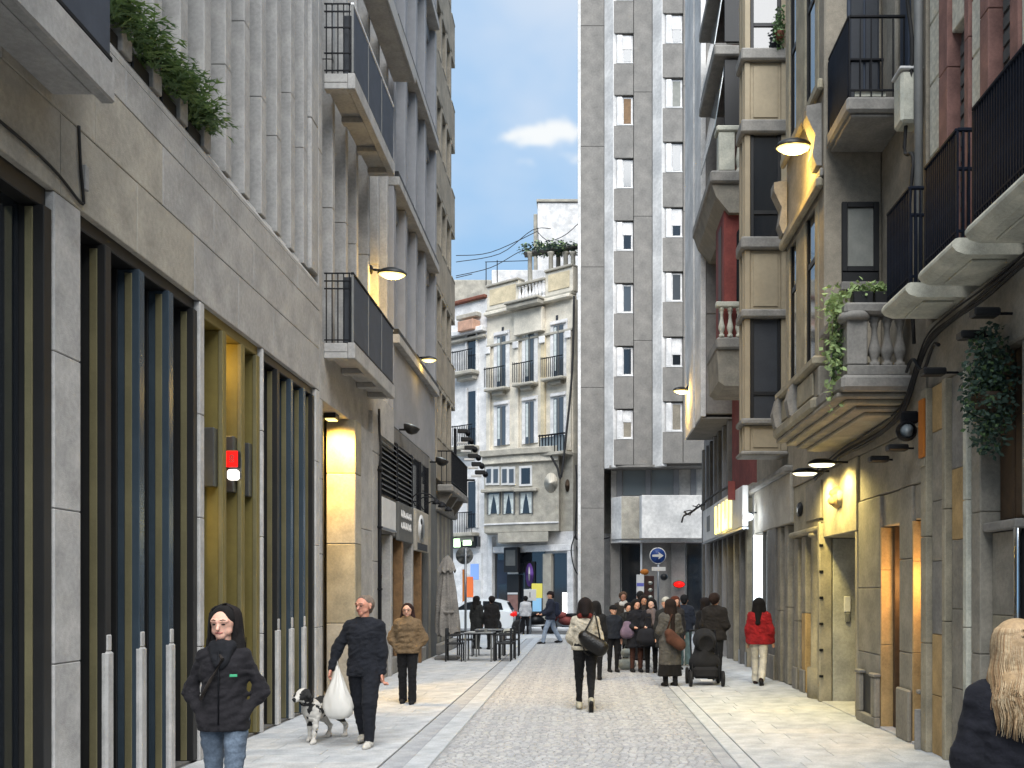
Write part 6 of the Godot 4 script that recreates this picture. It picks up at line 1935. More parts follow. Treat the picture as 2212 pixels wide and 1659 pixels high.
func far_signs() -> void:
	# blue arrow sign
	mat("sign_blue", Color(0.09, 0.22, 0.46), 0.45)
	var x := wx(1421, 36.0)
	var t := thing("arrow_sign", "round blue road sign with white arrow pointing right on a pole", "road sign", Vector3(x, 0, -36.0))
	bar(t, "pole", M.steel, Vector3(x + 0.02, 0, -36.04), Vector3(x + 0.02, 3.3, -36.04), 0.035, 10)
	var disc := lathe(PackedVector2Array([Vector2(0.30, -0.008), Vector2(0.30, 0.008)]), 32)
	put(t, "rim", disc, M.white_paint, Vector3(0, 3.05, 0.0), Basis(Vector3.RIGHT, PI / 2))
	put(t, "face", lathe(PackedVector2Array([Vector2(0.27, 0.009), Vector2(0.27, 0.013)]), 32), M.sign_blue, Vector3(0, 3.05, 0.0), Basis(Vector3.RIGHT, PI / 2))
	var arrow := PackedVector2Array([Vector2(-0.20, -0.04), Vector2(0.04, -0.045), Vector2(0.02, -0.13), Vector2(0.21, 0.0), Vector2(0.02, 0.13), Vector2(0.04, 0.045), Vector2(-0.20, 0.04)])
	put(t, "arrow", prism(arrow, "z", 0.014, 0.018), M.white_paint, Vector3(0, 3.05, 0.0))
	lb(t, "lower_plate", M.white_paint, -0.22, 0.28, 2.50, 2.64, 0.0, 0.012, 0.003)
	put(t, "camera_dome", ellipsoid(Vector3(0.14, 0.13, 0.14)), M.frame_black, Vector3(0.22, 2.28, 0.05))
	# advertising totem
	var d := 38.2
	var tt := thing("advert_totem", "advertising totem with white and brown panels and orange cap", "advert totem", Vector3(wx(1394, d), 0, -d))
	mat("totem_brown", Color(0.20, 0.12, 0.10), 0.5)
	mat("totem_blue", Color(0.36, 0.38, 0.68), 0.5)
	lb(tt, "body", M.totem_brown, -0.05, 0.34, 0.0, 2.36, -0.12, 0.0, 0.02)
	lb(tt, "white_panel", M.white_paint, -0.34, -0.052, 0.6, 2.40, -0.05, 0.05, 0.01)
	lb(tt, "blue_band", M.totem_blue, -0.33, -0.06, 1.95, 2.08, 0.051, 0.056, 0.0)
	lb(tt, "stand", M.frame_grey, -0.32, 0.32, 0.0, 0.598, -0.118, 0.03, 0.02)
	put(tt, "orange_cap", ellipsoid(Vector3(0.17, 0.12, 0.1)), M.orange, Vector3(-0.03, 2.50, -0.02))
	for k in 3:
		put(tt, "emblem", ellipsoid(Vector3(0.09, 0.07, 0.01)), M.slab_cream, Vector3(0.19, 2.08 - k * 0.27, 0.004))
	# red glowing sign on the tower wall
	var rs := thing("red_light_sign", "small red glowing light on the grey tower wall", "sign", Vector3(wx(1467, 45.7), 2.0, -45.7))
	put(rs, "glow_lens", ellipsoid(Vector3(0.26, 0.14, 0.05)), M.sign_red, Vector3(0, 0.07, 0))
	put(rs, "case", ellipsoid(Vector3(0.29, 0.17, 0.03)), M.frame_black, Vector3(0, 0.07, -0.04))
	omni(rs, Vector3(wx(1467, 45.7), 2.07, -45.5), Color(1, 0.1, 0.08), 0.012, 0.1)
	# signpost by the crossing
	var sp := thing("signpost", "thin grey post with white square plate across the crossing", "road sign", Vector3(wx(1145, 42.0), -0.06, -42.0))
	lb(sp, "post", M.steel, -0.04, 0.04, 0.0, 1.92, -0.04, 0.04, 0.01)
	lb(sp, "plate", M.white_paint, -0.26, 0.26, 1.42, 1.9, 0.041, 0.055, 0.004)
	lb(sp, "figure", M.shutter_grey, -0.02, 0.02, 1.55, 1.78, 0.0555, 0.06, 0.0)
	# back of a round road sign at the left corner
	var rb := thing("round_sign", "grey back of a round road sign on a pole at the left corner", "road sign", Vector3(wx(1003, 33.0), 0, -33.0))
	bar(rb, "pole", M.steel, Vector3(wx(1006, 33.0), 0, -32.96), Vector3(wx(1006, 33.0), 3.2, -32.96), 0.04, 10)
	put(rb, "disc", lathe(PackedVector2Array([Vector2(0.29, -0.01), Vector2(0.29, 0.01)]), 28), M.frame_grey, Vector3(0, 2.95, -0.05), Basis(Vector3.RIGHT, PI / 2))
	bx(rb, "clamp", M.steel, wx(1003, 33.0) - 0.12, wx(1003, 33.0) + 0.2, 2.92, 2.98, 32.97, 33.04, 0.005)
	# yellow and blue banner
	mat("banner_yellow", Color(0.88, 0.83, 0.38), 0.6)
	mat("banner_blue", Color(0.58, 0.78, 0.92), 0.6)
	var bn := thing("feather_banner", "narrow yellow and light blue banner in front of the dark shop", "banner", Vector3(wx(1160, 44.5), 0.0, -44.5))
	lb(bn, "yellow_cloth", M.banner_yellow, -0.24, 0.24, 1.45, 2.1, -0.01, 0.01, 0.004)
	lb(bn, "blue_cloth", M.banner_blue, -0.20, 0.20, 0.85, 1.449, -0.01, 0.01, 0.004)
	lb(bn, "pole", M.iron, -0.26, -0.24, -0.06, 2.12, -0.012, 0.012, 0.003)

func parked_car() -> void:
	var d := 44.2
	var t := thing("parked_car", "white car with red tail light crossing behind the terrace", "car", Vector3(wx(1110, d), -0.06, -d))
	mat("car_white", Color(0.87, 0.89, 0.90), 0.25).clearcoat_enabled = true
	# side outline, rear at x = 0, nose at x = -4.1
	var low := PackedVector2Array([Vector2(0.0, 0.35), Vector2(0.03, 0.62), Vector2(-0.02, 0.92), Vector2(-0.9, 0.98), Vector2(-2.6, 0.94), Vector2(-3.6, 0.84), Vector2(-4.05, 0.66), Vector2(-4.1, 0.4), Vector2(-4.0, 0.26), Vector2(-3.7, 0.22), Vector2(-0.3, 0.22), Vector2(-0.1, 0.26)])
	put(t, "body", prism(low, "z", -0.84, 0.84), M.car_white)
	var cab := PackedVector2Array([Vector2(-0.04, 0.93), Vector2(-0.28, 1.36), Vector2(-0.7, 1.47), Vector2(-1.6, 1.48), Vector2(-2.1, 1.40), Vector2(-2.9, 0.95)])
	put(t, "cabin", prism(cab, "z", -0.70, 0.70), M.car_white)
	var side := PackedVector2Array([Vector2(-0.42, 1.0), Vector2(-0.5, 1.30), Vector2(-0.8, 1.38), Vector2(-1.6, 1.39), Vector2(-2.0, 1.33), Vector2(-2.55, 1.0)])
	put(t, "side_window", prism(side, "z", 0.701, 0.712), M.dark_glass)
	put(t, "rear_window", prism(PackedVector2Array([Vector2(-0.05, 1.0), Vector2(-0.25, 1.33), Vector2(-0.23, 1.34), Vector2(-0.03, 1.01)]), "z", -0.6, 0.6), M.dark_glass)
	lb(t, "pillar", M.car_white, -1.38, -1.30, 1.0, 1.39, 0.705, 0.718, 0.003)
	for z in [-0.62, 0.62]:
		put(t, "tail_light", ellipsoid(Vector3(0.14, 0.13, 0.20)), M.tail_red, Vector3(-0.03, 0.80, z + 0.06 * signf(z)))
	lb(t, "bumper", M.frame_grey, -0.3, 0.07, 0.28, 0.48, -0.80, 0.80, 0.05)
	lb(t, "number_plate", M.white_paint, 0.032, 0.045, 0.60, 0.71, -0.26, 0.26, 0.004)
	lb(t, "door_handle", M.steel, -1.25, -1.08, 0.84, 0.87, 0.841, 0.86, 0.006)
	for x in [-0.78, -3.28]:
		for z in [-0.80, 0.80]:
			var w := put(t, "tyre", lathe(PackedVector2Array([Vector2(0.2, -0.1), Vector2(0.29, -0.1), Vector2(0.315, -0.07), Vector2(0.315, 0.07), Vector2(0.29, 0.1), Vector2(0.2, 0.1)]), 24), M.rubber, Vector3(x, 0.315, z), Basis(Vector3.RIGHT, PI / 2))
			put(w, "rim", lathe(PackedVector2Array([Vector2(0.2, -0.07), Vector2(0.2, 0.105), Vector2(0.05, 0.09), Vector2(0.0, 0.1)]), 18), M.steel)

func motorcycle(label: String, at: Vector3, turn: float, col: Material) -> void:
	var t := thing("motorcycle", label, "motorcycle", at, turn, "parked motorcycles")
	for x in [-0.65, 0.65]:
		var w := put(t, "tyre", lathe(PackedVector2Array([Vector2(0.2, -0.06), Vector2(0.28, -0.05), Vector2(0.30, 0.0), Vector2(0.28, 0.05), Vector2(0.2, 0.06)]), 20), M.rubber, Vector3(x, 0.30, 0), Basis(Vector3.RIGHT, PI / 2))
		put(w, "rim", lathe(PackedVector2Array([Vector2(0.2, -0.03), Vector2(0.2, 0.03), Vector2(0.03, 0.05)]), 14), M.steel)
	put(t, "body", ellipsoid(Vector3(0.42, 0.20, 0.17)), col, Vector3(0.1, 0.55, 0))
	put(t, "tank", ellipsoid(Vector3(0.25, 0.16, 0.15)), col, Vector3(-0.15, 0.78, 0))
	put(t, "seat", ellipsoid(Vector3(0.36, 0.08, 0.14)), M.rubber, Vector3(0.32, 0.80, 0))
	put(t, "front_fairing", ellipsoid(Vector3(0.14, 0.26, 0.18)), col, Vector3(-0.52, 0.78, 0), Basis(Vector3.BACK, 0.4))
	put(t, "fork", tube(PackedVector3Array([Vector3(-0.65, 0.3, 0.08), Vector3(-0.45, 0.95, 0.08)]), 0.025, 6), M.steel)
	put(t, "fork", tube(PackedVector3Array([Vector3(-0.65, 0.3, -0.08), Vector3(-0.45, 0.95, -0.08)]), 0.025, 6), M.steel)
	put(t, "handlebar", tube(PackedVector3Array([Vector3(-0.32, 1.05, -0.34), Vector3(-0.42, 1.0, -0.1), Vector3(-0.42, 1.0, 0.1), Vector3(-0.32, 1.05, 0.34)]), 0.018, 6), M.iron)
	put(t, "exhaust", tube(PackedVector3Array([Vector3(-0.1, 0.32, 0.16), Vector3(0.4, 0.33, 0.17), Vector3(0.78, 0.45, 0.17)]), 0.04, 8), M.steel)
	put(t, "head_lamp", ellipsoid(Vector3(0.06, 0.09, 0.09)), M.pale_glass, Vector3(-0.66, 0.84, 0))

func stroller() -> void:
	var at := Vector3(wx(1522, 18.9), 0, -18.9)
	var t := thing("stroller", "black baby stroller standing by the group on the right pavement", "stroller", at, 0.0)
	var seat := SurfaceTool.new()
	var shell := field_mesh([[Vector3(-0.05, 0.45, 0), Vector3(0.02, 0.85, -0.06), 0.20, 0.17, 0], [Vector3(0.12, 0.42, 0.0), Vector3(-0.12, 0.42, 0.0), 0.18, 0.18, 0]], 0.03, 0.06)
	put(t, "seat_shell", shell, cloth_of("stroller_cloth", Color(0.13, 0.13, 0.14)))
	put(t, "hood", field_mesh([[Vector3(0, 0.86, -0.06), Vector3(0, 0.82, 0.10), 0.22, 0.20, 0], [Vector3(0, 0.72, 0.30), Vector3(0, 0.80, 0.32), 0.16, 0.16, 1]], 0.03, 0.04), M.stroller_cloth)
	lb(t, "basket", M.stroller_cloth, -0.24, 0.24, 0.14, 0.36, -0.25, 0.25, 0.05)
	for sx in [-1, 1]:
		put(t, "frame_tube", tube(PackedVector3Array([Vector3(0.25 * sx, 0.14, 0.32), Vector3(0.25 * sx, 0.55, 0.0), Vector3(0.24 * sx, 1.02, -0.38)]), 0.016, 8), M.iron)
		put(t, "frame_tube", tube(PackedVector3Array([Vector3(0.27 * sx, 0.13, -0.30), Vector3(0.25 * sx, 0.5, 0.05)]), 0.016, 8), M.iron)
		for q in [[-0.30, 0.16], [0.34, 0.15]]:
			var w := put(t, "wheel", lathe(PackedVector2Array([Vector2(q[1] * 0.6, -0.03), Vector2(q[1] * 0.95, -0.025), Vector2(q[1], 0.0), Vector2(q[1] * 0.95, 0.025), Vector2(q[1] * 0.6, 0.03)]), 18), M.rubber, Vector3(0.30 * sx, q[1], q[0]), Basis(Vector3.BACK, PI / 2))
			put(w, "hub", lathe(PackedVector2Array([Vector2(q[1] * 0.6, -0.01), Vector2(q[1] * 0.6, 0.01), Vector2(0.02, 0.03)]), 12), M.frame_grey)
	put(t, "handle", tube(PackedVector3Array([Vector3(-0.24, 1.02, -0.38), Vector3(0.24, 1.02, -0.38)]), 0.018, 8), M.rubber)
	lb(t, "reflector", M.white_paint, -0.12, 0.12, 0.09, 0.13, 0.26, 0.28, 0.006)


# ================================================================ people and the dog
# Bones are [from, to, radius, radius, mode]: mode 0 joins, 1 carves. The field of all bones is meshed as surface nets.
func field_mesh(bones: Array, cell: float, k: float, cut_low := -100.0, cut_high := 100.0, paint = null, wrinkle := 0.0) -> ArrayMesh:
	var lo := Vector3.ONE * 1e6
	var hi := -lo
	for b in bones:
		if b[4] == 0:
			var r := maxf(b[2], b[3])
			var a0: Vector3 = b[0]
			var b0: Vector3 = b[1]
			lo = lo.min(a0 - Vector3.ONE * r).min(b0 - Vector3.ONE * r)
			hi = hi.max(a0 + Vector3.ONE * r).max(b0 + Vector3.ONE * r)
	lo.y = maxf(lo.y, cut_low)
	hi.y = minf(hi.y, cut_high)
	lo -= Vector3.ONE * (cell * 2.5)
	hi += Vector3.ONE * (cell * 2.5)
	var nx := ceili((hi.x - lo.x) / cell) + 1
	var ny := ceili((hi.y - lo.y) / cell) + 1
	var nz := ceili((hi.z - lo.z) / cell) + 1
	var val := PackedFloat32Array()
	val.resize(nx * ny * nz)
	val.fill(1.0)
	for b in bones:
		var a: Vector3 = b[0]
		var c: Vector3 = b[1]
		var ra: float = b[2]
		var rb: float = b[3]
		var mode: int = b[4]
		var pad := maxf(ra, rb) + k + cell * 2.0
		var m0 := ((a.min(c) - Vector3.ONE * pad - lo) / cell).floor().max(Vector3.ZERO)
		var m1 := ((a.max(c) + Vector3.ONE * pad - lo) / cell).ceil().min(Vector3(nx - 1, ny - 1, nz - 1))
		var ba := c - a
		var inv := 1.0 / maxf(ba.length_squared(), 1e-9)
		for z in range(int(m0.z), int(m1.z) + 1):
			for y in range(int(m0.y), int(m1.y) + 1):
				var row := (z * ny + y) * nx
				var q := lo + Vector3(int(m0.x), y, z) * cell - a
				for x in range(int(m0.x), int(m1.x) + 1):
					var t := clampf(q.dot(ba) * inv, 0.0, 1.0)
					var dist := (q - ba * t).length() - (ra + (rb - ra) * t)
					q.x += cell
					var v := val[row + x]
					if mode == 0:
						var h := maxf(k - absf(v - dist), 0.0) / k
						val[row + x] = minf(v, dist) - h * h * k * 0.25
					else:
						var h := maxf(k - absf(v + dist), 0.0) / k
						val[row + x] = maxf(v, -dist) + h * h * k * 0.25
	if wrinkle > 0.0:
		# folds of cloth: slanting ridges, only where the surface runs
		var fold := FastNoiseLite.new()
		fold.seed = bones.size() * 13 + nx
		fold.frequency = 1.0
		fold.fractal_octaves = 2
		for z in nz:
			for y in ny:
				var row := (z * ny + y) * nx
				for x in nx:
					if absf(val[row + x]) < cell * 3.0:
						var p := lo + Vector3(x, y, z) * cell
						var f := fold.get_noise_3d(p.x * 5.0 + p.y * 3.0, p.y * 9.0 - p.x * 4.0, p.z * 5.0)
						val[row + x] += wrinkle * (1.0 - 2.4 * absf(f))
	if cut_low > -50.0 or cut_high < 50.0:
		for y in ny:
			var yy := lo.y + y * cell
			var plane := maxf(cut_low - yy, yy - cut_high)
			if plane > -cell * 3.0:
				for z in nz:
					var row := (z * ny + y) * nx
					for x in nx:
						if val[row + x] < plane:
							val[row + x] = plane
	var index := PackedInt32Array()
	index.resize(nx * ny * nz)
	index.fill(-1)
	var verts := PackedVector3Array()
	var norms := PackedVector3Array()
	var cols := PackedColorArray()
	var tris := PackedInt32Array()
	var limit := cell * 2.0
	var sx := 1
	var sy := nx
	var sz := nx * ny
	for z in nz - 1:
		for y in ny - 1:
			var row := (z * ny + y) * nx
			for x in nx - 1:
				var i := row + x
				var v0 := val[i]
				if v0 > limit or v0 < -limit:
					continue
				var v1 := val[i + 1]
				var v2 := val[i + sy]
				var v3 := val[i + sy + 1]
				var v4 := val[i + sz]
				var v5 := val[i + sz + 1]
				var v6 := val[i + sz + sy]
				var v7 := val[i + sz + sy + 1]
				var inside := int(v0 < 0) + int(v1 < 0) + int(v2 < 0) + int(v3 < 0) + int(v4 < 0) + int(v5 < 0) + int(v6 < 0) + int(v7 < 0)
				if inside == 0 or inside == 8:
					continue
				var s := Vector3.ZERO
				var n := 0
				if (v0 < 0) != (v1 < 0): s += Vector3(v0 / (v0 - v1), 0, 0); n += 1
				if (v2 < 0) != (v3 < 0): s += Vector3(v2 / (v2 - v3), 1, 0); n += 1
				if (v4 < 0) != (v5 < 0): s += Vector3(v4 / (v4 - v5), 0, 1); n += 1
				if (v6 < 0) != (v7 < 0): s += Vector3(v6 / (v6 - v7), 1, 1); n += 1
				if (v0 < 0) != (v2 < 0): s += Vector3(0, v0 / (v0 - v2), 0); n += 1
				if (v1 < 0) != (v3 < 0): s += Vector3(1, v1 / (v1 - v3), 0); n += 1
				if (v4 < 0) != (v6 < 0): s += Vector3(0, v4 / (v4 - v6), 1); n += 1
				if (v5 < 0) != (v7 < 0): s += Vector3(1, v5 / (v5 - v7), 1); n += 1
				if (v0 < 0) != (v4 < 0): s += Vector3(0, 0, v0 / (v0 - v4)); n += 1
				if (v1 < 0) != (v5 < 0): s += Vector3(1, 0, v1 / (v1 - v5)); n += 1
				if (v2 < 0) != (v6 < 0): s += Vector3(0, 1, v2 / (v2 - v6)); n += 1
				if (v3 < 0) != (v7 < 0): s += Vector3(1, 1, v3 / (v3 - v7)); n += 1
				index[i] = verts.size()
				var p := lo + (Vector3(x, y, z) + s / n) * cell
				verts.append(p)
				norms.append(Vector3(v1 + v3 + v5 + v7 - v0 - v2 - v4 - v6, v2 + v3 + v6 + v7 - v0 - v1 - v4 - v5, v4 + v5 + v6 + v7 - v0 - v1 - v2 - v3).normalized())
				if paint != null:
					cols.append(paint.call(p))
	for z in range(1, nz - 1):
		for y in range(1, ny - 1):
			var row := (z * ny + y) * nx
			for x in range(1, nx - 1):
				var i := row + x
				if index[i] < 0:
					continue
				var v0 := val[i]
				for ax in 3:
					var st: int = [sx, sy, sz][ax]
					var v1 := val[i + st]
					if (v0 < 0) == (v1 < 0):
						continue
					var p: int = [sy, sz, sx][ax]
					var q: int = [sz, sx, sy][ax]
					var a := index[i]
					var b := index[i - p]
					var c := index[i - p - q]
					var d := index[i - q]
					if a < 0 or b < 0 or c < 0 or d < 0:
						continue
					if v0 < 0:
						tris.append_array(PackedInt32Array([a, d, c, a, c, b]))
					else:
						tris.append_array(PackedInt32Array([a, b, c, a, c, d]))
	var arr := []
	arr.resize(Mesh.ARRAY_MAX)
	arr[Mesh.ARRAY_VERTEX] = verts
	arr[Mesh.ARRAY_NORMAL] = norms
	arr[Mesh.ARRAY_INDEX] = tris
	if paint != null:
		arr[Mesh.ARRAY_COLOR] = cols
	var mesh := ArrayMesh.new()
	if tris.size() > 0:
		mesh.add_surface_from_arrays(Mesh.PRIMITIVE_TRIANGLES, arr)
	return mesh

func joined(meshes: Array) -> ArrayMesh:
	var st := SurfaceTool.new()
	st.begin(Mesh.PRIMITIVE_TRIANGLES)
	for m in meshes:
		if m is ArrayMesh and m.get_surface_count() > 0:
			st.append_from(m, 0, Transform3D.IDENTITY)
	return st.commit()

func cloth_of(called: String, col: Color, sheen := 0.2) -> StandardMaterial3D:
	if not M.has(called):
		cloth(called, col, sheen)
	return M[called]

func hand_bones(wrist: Vector3, dir: Vector3, thumb_side: Vector3, curl: float, s: float) -> Array:
	# palm of four rays, four two-part fingers of different length, a thumb from the side of the palm
	var out := []
	var side := (thumb_side - dir * thumb_side.dot(dir)).normalized()
	var inner := side.cross(dir).normalized()
	for f in 4:
		var off := side * (0.030 - 0.020 * f) * s
		var base := wrist + dir * 0.015 * s + off * 0.7
		var knuckle := wrist + dir * (0.092 - 0.006 * absf(f - 1.2)) * s + off
		out.append([base, knuckle, 0.0145 * s, 0.0115 * s, 0])
		var l: float = [0.040, 0.046, 0.042, 0.033][f] * s
		var d1 := (dir * cos(curl) + inner * sin(curl)).normalized()
		var d2 := (dir * cos(curl * 2.1) + inner * sin(curl * 2.1)).normalized()
		out.append([knuckle, knuckle + d1 * l, 0.0095 * s, 0.0088 * s, 0])
		out.append([knuckle + d1 * l, knuckle + d1 * l + d2 * l * 0.85, 0.0088 * s, 0.0075 * s, 0])
	var tb := wrist + dir * 0.03 * s + side * 0.028 * s
	var tm := tb + (side * 0.75 + dir * 0.6 + inner * 0.25).normalized() * 0.036 * s
	out.append([tb, tm, 0.013 * s, 0.0105 * s, 0])
	out.append([tm, tm + (side * 0.25 + dir * 0.9 + inner * 0.4).normalized() * 0.032 * s, 0.0105 * s, 0.0085 * s, 0])
	return out

# a person standing at at, facing turn (0 = towards the camera side); o describes pose and clothes
func person(label: String, at: Vector3, turn: float, height: float, o: Dictionary) -> Node3D:
	var t := thing("person", label, "person", at, turn, o.get("group", ""))
	var s := height / 1.70
	var near: bool = o.get("near", false)
	var cell: float = o.get("cell", 0.027)
	var legs: Array = o.get("legs", [[0.05, -0.05], [-0.05, -0.08]])
	var hips := []
	var knees := []
	var ankles := []
	for i in 2:
		var sg := 1.0 if i == 0 else -1.0
		var hp := Vector3(0.085 * sg, 0.91, 0) * s
		var kn := hp + Vector3(0.005 * sg, -cos(legs[i][0]) * 0.42, sin(legs[i][0]) * 0.42) * s
		var an := kn + Vector3(0, -cos(legs[i][1]) * 0.41, sin(legs[i][1]) * 0.41) * s
		hips.append(hp); knees.append(kn); ankles.append(an)
	var drop := minf(ankles[0].y, ankles[1].y) - 0.075 * s
	var dn := Vector3(0, -drop, 0)
	for i in 2:
		hips[i] += dn; knees[i] += dn; ankles[i] += dn
	var lean: float = o.get("lean", 0.0)
	var J := func(x: float, y: float, z: float) -> Vector3:
		return Vector3(x, y, z + (y - 0.93) * lean) * s + dn
	var wide: float = o.get("wide", 1.0)
	var sh := [J.call(0.150 * wide, 1.358, -0.01), J.call(-0.150 * wide, 1.358, -0.01)]
	var arms: Array = o.get("arms", [[Vector3(0.18, -0.97, 0.02), Vector3(0.05, -0.98, 0.18)], [Vector3(-0.18, -0.97, 0.02), Vector3(-0.05, -0.98, 0.18)]])
	var elb := []
	var wri := []
	for i in 2:
		elb.append(sh[i] + (arms[i][0] as Vector3).normalized() * 0.285 * s)
		wri.append(elb[i] + (arms[i][1] as Vector3).normalized() * 0.245 * s)
	# ---- body: trunk and limbs in one field, head and hands in finer ones
	var B := []
	B.append([J.call(0.05, 0.97, 0), J.call(0.055, 1.28, 0), 0.085 * s, 0.09 * s, 0])
	B.append([J.call(-0.05, 0.97, 0), J.call(-0.055, 1.28, 0), 0.085 * s, 0.09 * s, 0])
	B.append([sh[0], sh[1], 0.042 * s, 0.042 * s, 0])
	B.append([J.call(0, 1.38, -0.01), J.call(0, 1.50, 0.01), 0.055 * s, 0.050 * s, 0])
	for i in 2:
		B.append([hips[i], knees[i], 0.068 * s, 0.042 * s, 0])
		B.append([knees[i], ankles[i], 0.040 * s, 0.028 * s, 0])
		B.append([ankles[i] + Vector3(0, -0.03, -0.02) * s, ankles[i] + Vector3(0, -0.045, 0.10) * s, 0.026 * s, 0.022 * s, 0])
		B.append([sh[i], elb[i], 0.026 * s, 0.018 * s, 0])
		B.append([elb[i], wri[i], 0.018 * s, 0.016 * s if o.get("hide_hands", false) else 0.022 * s, 0])
		if not near:
			B.append([wri[i], wri[i] + (arms[i][1] as Vector3).normalized() * 0.11 * s, 0.033 * s, 0.026 * s, 0])
	var hb := Basis(Vector3.UP, o.get("head_turn", 0.0)) * Basis(Vector3.RIGHT, o.get("head_nod", 0.0))
	var pivot: Vector3 = J.call(0, 1.48, 0.0)
	var Hp := func(x: float, y: float, z: float) -> Vector3:
		return pivot + hb * (Vector3(x, y - 1.48, z) * s)
	var Hd := []
	Hd.append([Hp.call(0, 1.605, -0.025), Hp.call(0, 1.60, 0.02), 0.087 * s, 0.080 * s, 0])
	Hd.append([Hp.call(0, 1.56, 0.03), Hp.call(0, 1.505, 0.055), 0.066 * s, 0.036 * s, 0])
	Hd.append([Hp.call(0.035, 1.535, 0.035), Hp.call(-0.035, 1.535, 0.035), 0.036 * s, 0.036 * s, 0])
	Hd.append([Hp.call(0, 1.585, 0.092), Hp.call(0, 1.548, 0.112), 0.008 * s, 0.0125 * s, 0])
	for sg in [-1.0, 1.0]:
		Hd.append([Hp.call(0.083 * sg, 1.59, -0.005), Hp.call(0.086 * sg, 1.555, 0.0), 0.014 * s, 0.010 * s, 0])
		if near:
			Hd.append([Hp.call(0.05 * sg, 1.602, 0.082), Hp.call(0.016 * sg, 1.602, 0.096), 0.012 * s, 0.012 * s, 0])
			Hd.append([Hp.call(0.032 * sg, 1.580, 0.108), Hp.call(0.034 * sg, 1.580, 0.108), 0.010 * s, 0.010 * s, 1])
	Hd.append([J.call(0, 1.38, -0.01), Hp.call(0, 1.52, 0.0), 0.055 * s, 0.052 * s, 0])
	var skin: Color = o.get("skin", Color(0.80, 0.61, 0.51))
	var sm_name := "skin_%s" % skin.to_html(false)
	if not M.has(sm_name):
		var sm := mat(sm_name, skin, 0.6)
		sm.subsurf_scatter_enabled = true
		sm.subsurf_scatter_strength = 0.15
	var pieces := [field_mesh(B, cell, 0.02), field_mesh(Hd, o.get("head_cell", 0.012), 0.014)]
	if near and not o.get("hide_hands", false):
		for i in 2:
			var fd := (arms[i][1] as Vector3).normalized()
			pieces.append(field_mesh(hand_bones(wri[i], fd, o.get("thumb", Vector3(0, 0, 1)), o.get("curl", 0.5), s), 0.0055, 0.006))
	put(t, "body", joined(pieces), M[sm_name])
	if near and not o.get("no_face", false):
		for sg in [-1.0, 1.0]:
			put(t, "eye", ellipsoid(Vector3(0.0135, 0.0058, 0.007) * s, 12, 8), cloth_of("eye_dark", Color(0.17, 0.13, 0.12)), Hp.call(0.033 * sg, 1.580, 0.0925), hb * Basis(Vector3.UP, 0.3 * sg))
			put(t, "eyebrow", tube(PackedVector3Array([Hp.call(0.014 * sg, 1.606, 0.106), Hp.call(0.034 * sg, 1.612, 0.102), Hp.call(0.054 * sg, 1.606, 0.088)]), 0.0034 * s, 6), cloth_of("brow", Color(0.16, 0.12, 0.10)))
		mat("lip", Color(0.66, 0.40, 0.37), 0.5)
		put(t, "mouth", tube(PackedVector3Array([Hp.call(-0.024, 1.522, 0.083), Hp.call(-0.008, 1.520, 0.094), Hp.call(0.008, 1.520, 0.094), Hp.call(0.024, 1.522, 0.083)]), 0.0058 * s, 6), M.lip)
	# ---- trousers or leggings
	if o.has("trousers"):
		var q: Dictionary = o.trousers
		var th: float = q.get("thick", 0.012)
		var W := []
		for i in 2:
			W.append([hips[i] + Vector3(0, 0.03 * s, -0.01 * s), knees[i], (q.get("thigh", 0.090) + th) * s, (0.056 + th) * s, 0])
			W.append([knees[i], ankles[i] + (ankles[i] - knees[i]).normalized() * q.get("over", 0.0) * s, (0.056 + th) * s, (0.040 + th * q.get("flare", 1.2)) * s, 0])
		W.append([J.call(0.05, 0.97, -0.005), J.call(-0.05, 0.97, -0.005), q.get("hip", 0.108) * s, q.get("hip", 0.108) * s, 0])
		put(t, "trousers", field_mesh(W, cell, 0.022, 0.02, 100.0, null, q.get("wrinkle", 0.007)), cloth_of(q.name, q.color, 0.15))
	# ---- coat or jumper
	var q2: Dictionary = o.coat
	var th2: float = q2.get("thick", 0.02)
	var hem: float = q2.get("hem", 0.80)
	var C := []
	for sg in [-1.0, 1.0]:
		C.append([J.call(0.072 * sg * wide, 1.29, -0.005), J.call(0.060 * sg * wide, 1.10, 0.0), (0.098 + th2) * s, (0.088 + th2) * s, 0])
		C.append([J.call(0.060 * sg * wide, 1.10, 0.0), J.call(0.074 * sg * wide, maxf(hem, 0.88), 0.0), (0.088 + th2) * s, (q2.get("hip", 0.104) + th2) * s, 0])
		if hem < 0.84:
			C.append([J.call(0.074 * sg, 0.88, 0.0), J.call(0.085 * sg, hem, 0.0), (q2.get("hip", 0.104) + th2) * s, (q2.get("hip", 0.104) + 0.012 + th2 + q2.get("flare", 0.0)) * s, 0])
		C.append([J.call(0.035 * sg, 1.41, -0.01), J.call(0.15 * sg * wide, 1.352, -0.01), (0.052 + th2 * 0.8) * s, (0.046 + th2) * s, 0])
	C.append([J.call(0, 1.27, 0.0), J.call(0, maxf(hem, 0.86), 0.004), (0.100 + th2) * s, (0.112 + th2) * s, 0])
	C.append([J.call(0, 1.38, -0.01), J.call(0, q2.get("collar", 1.45), -0.005), (0.064 + th2) * s, (0.054 + th2 * 0.7) * s, 0])
	for i in 2:
		C.append([sh[i], elb[i], (0.046 + th2) * s, (0.040 + th2) * s, 0])
		C.append([sh[i].lerp(elb[i], 0.8), elb[i].lerp(wri[i], 0.2), (0.036 + th2) * s, (0.036 + th2) * s, 0])
		C.append([elb[i], elb[i].lerp(wri[i], q2.get("sleeve", 0.95)), (0.038 + th2) * s, (0.030 + th2 * 0.8) * s, 0])
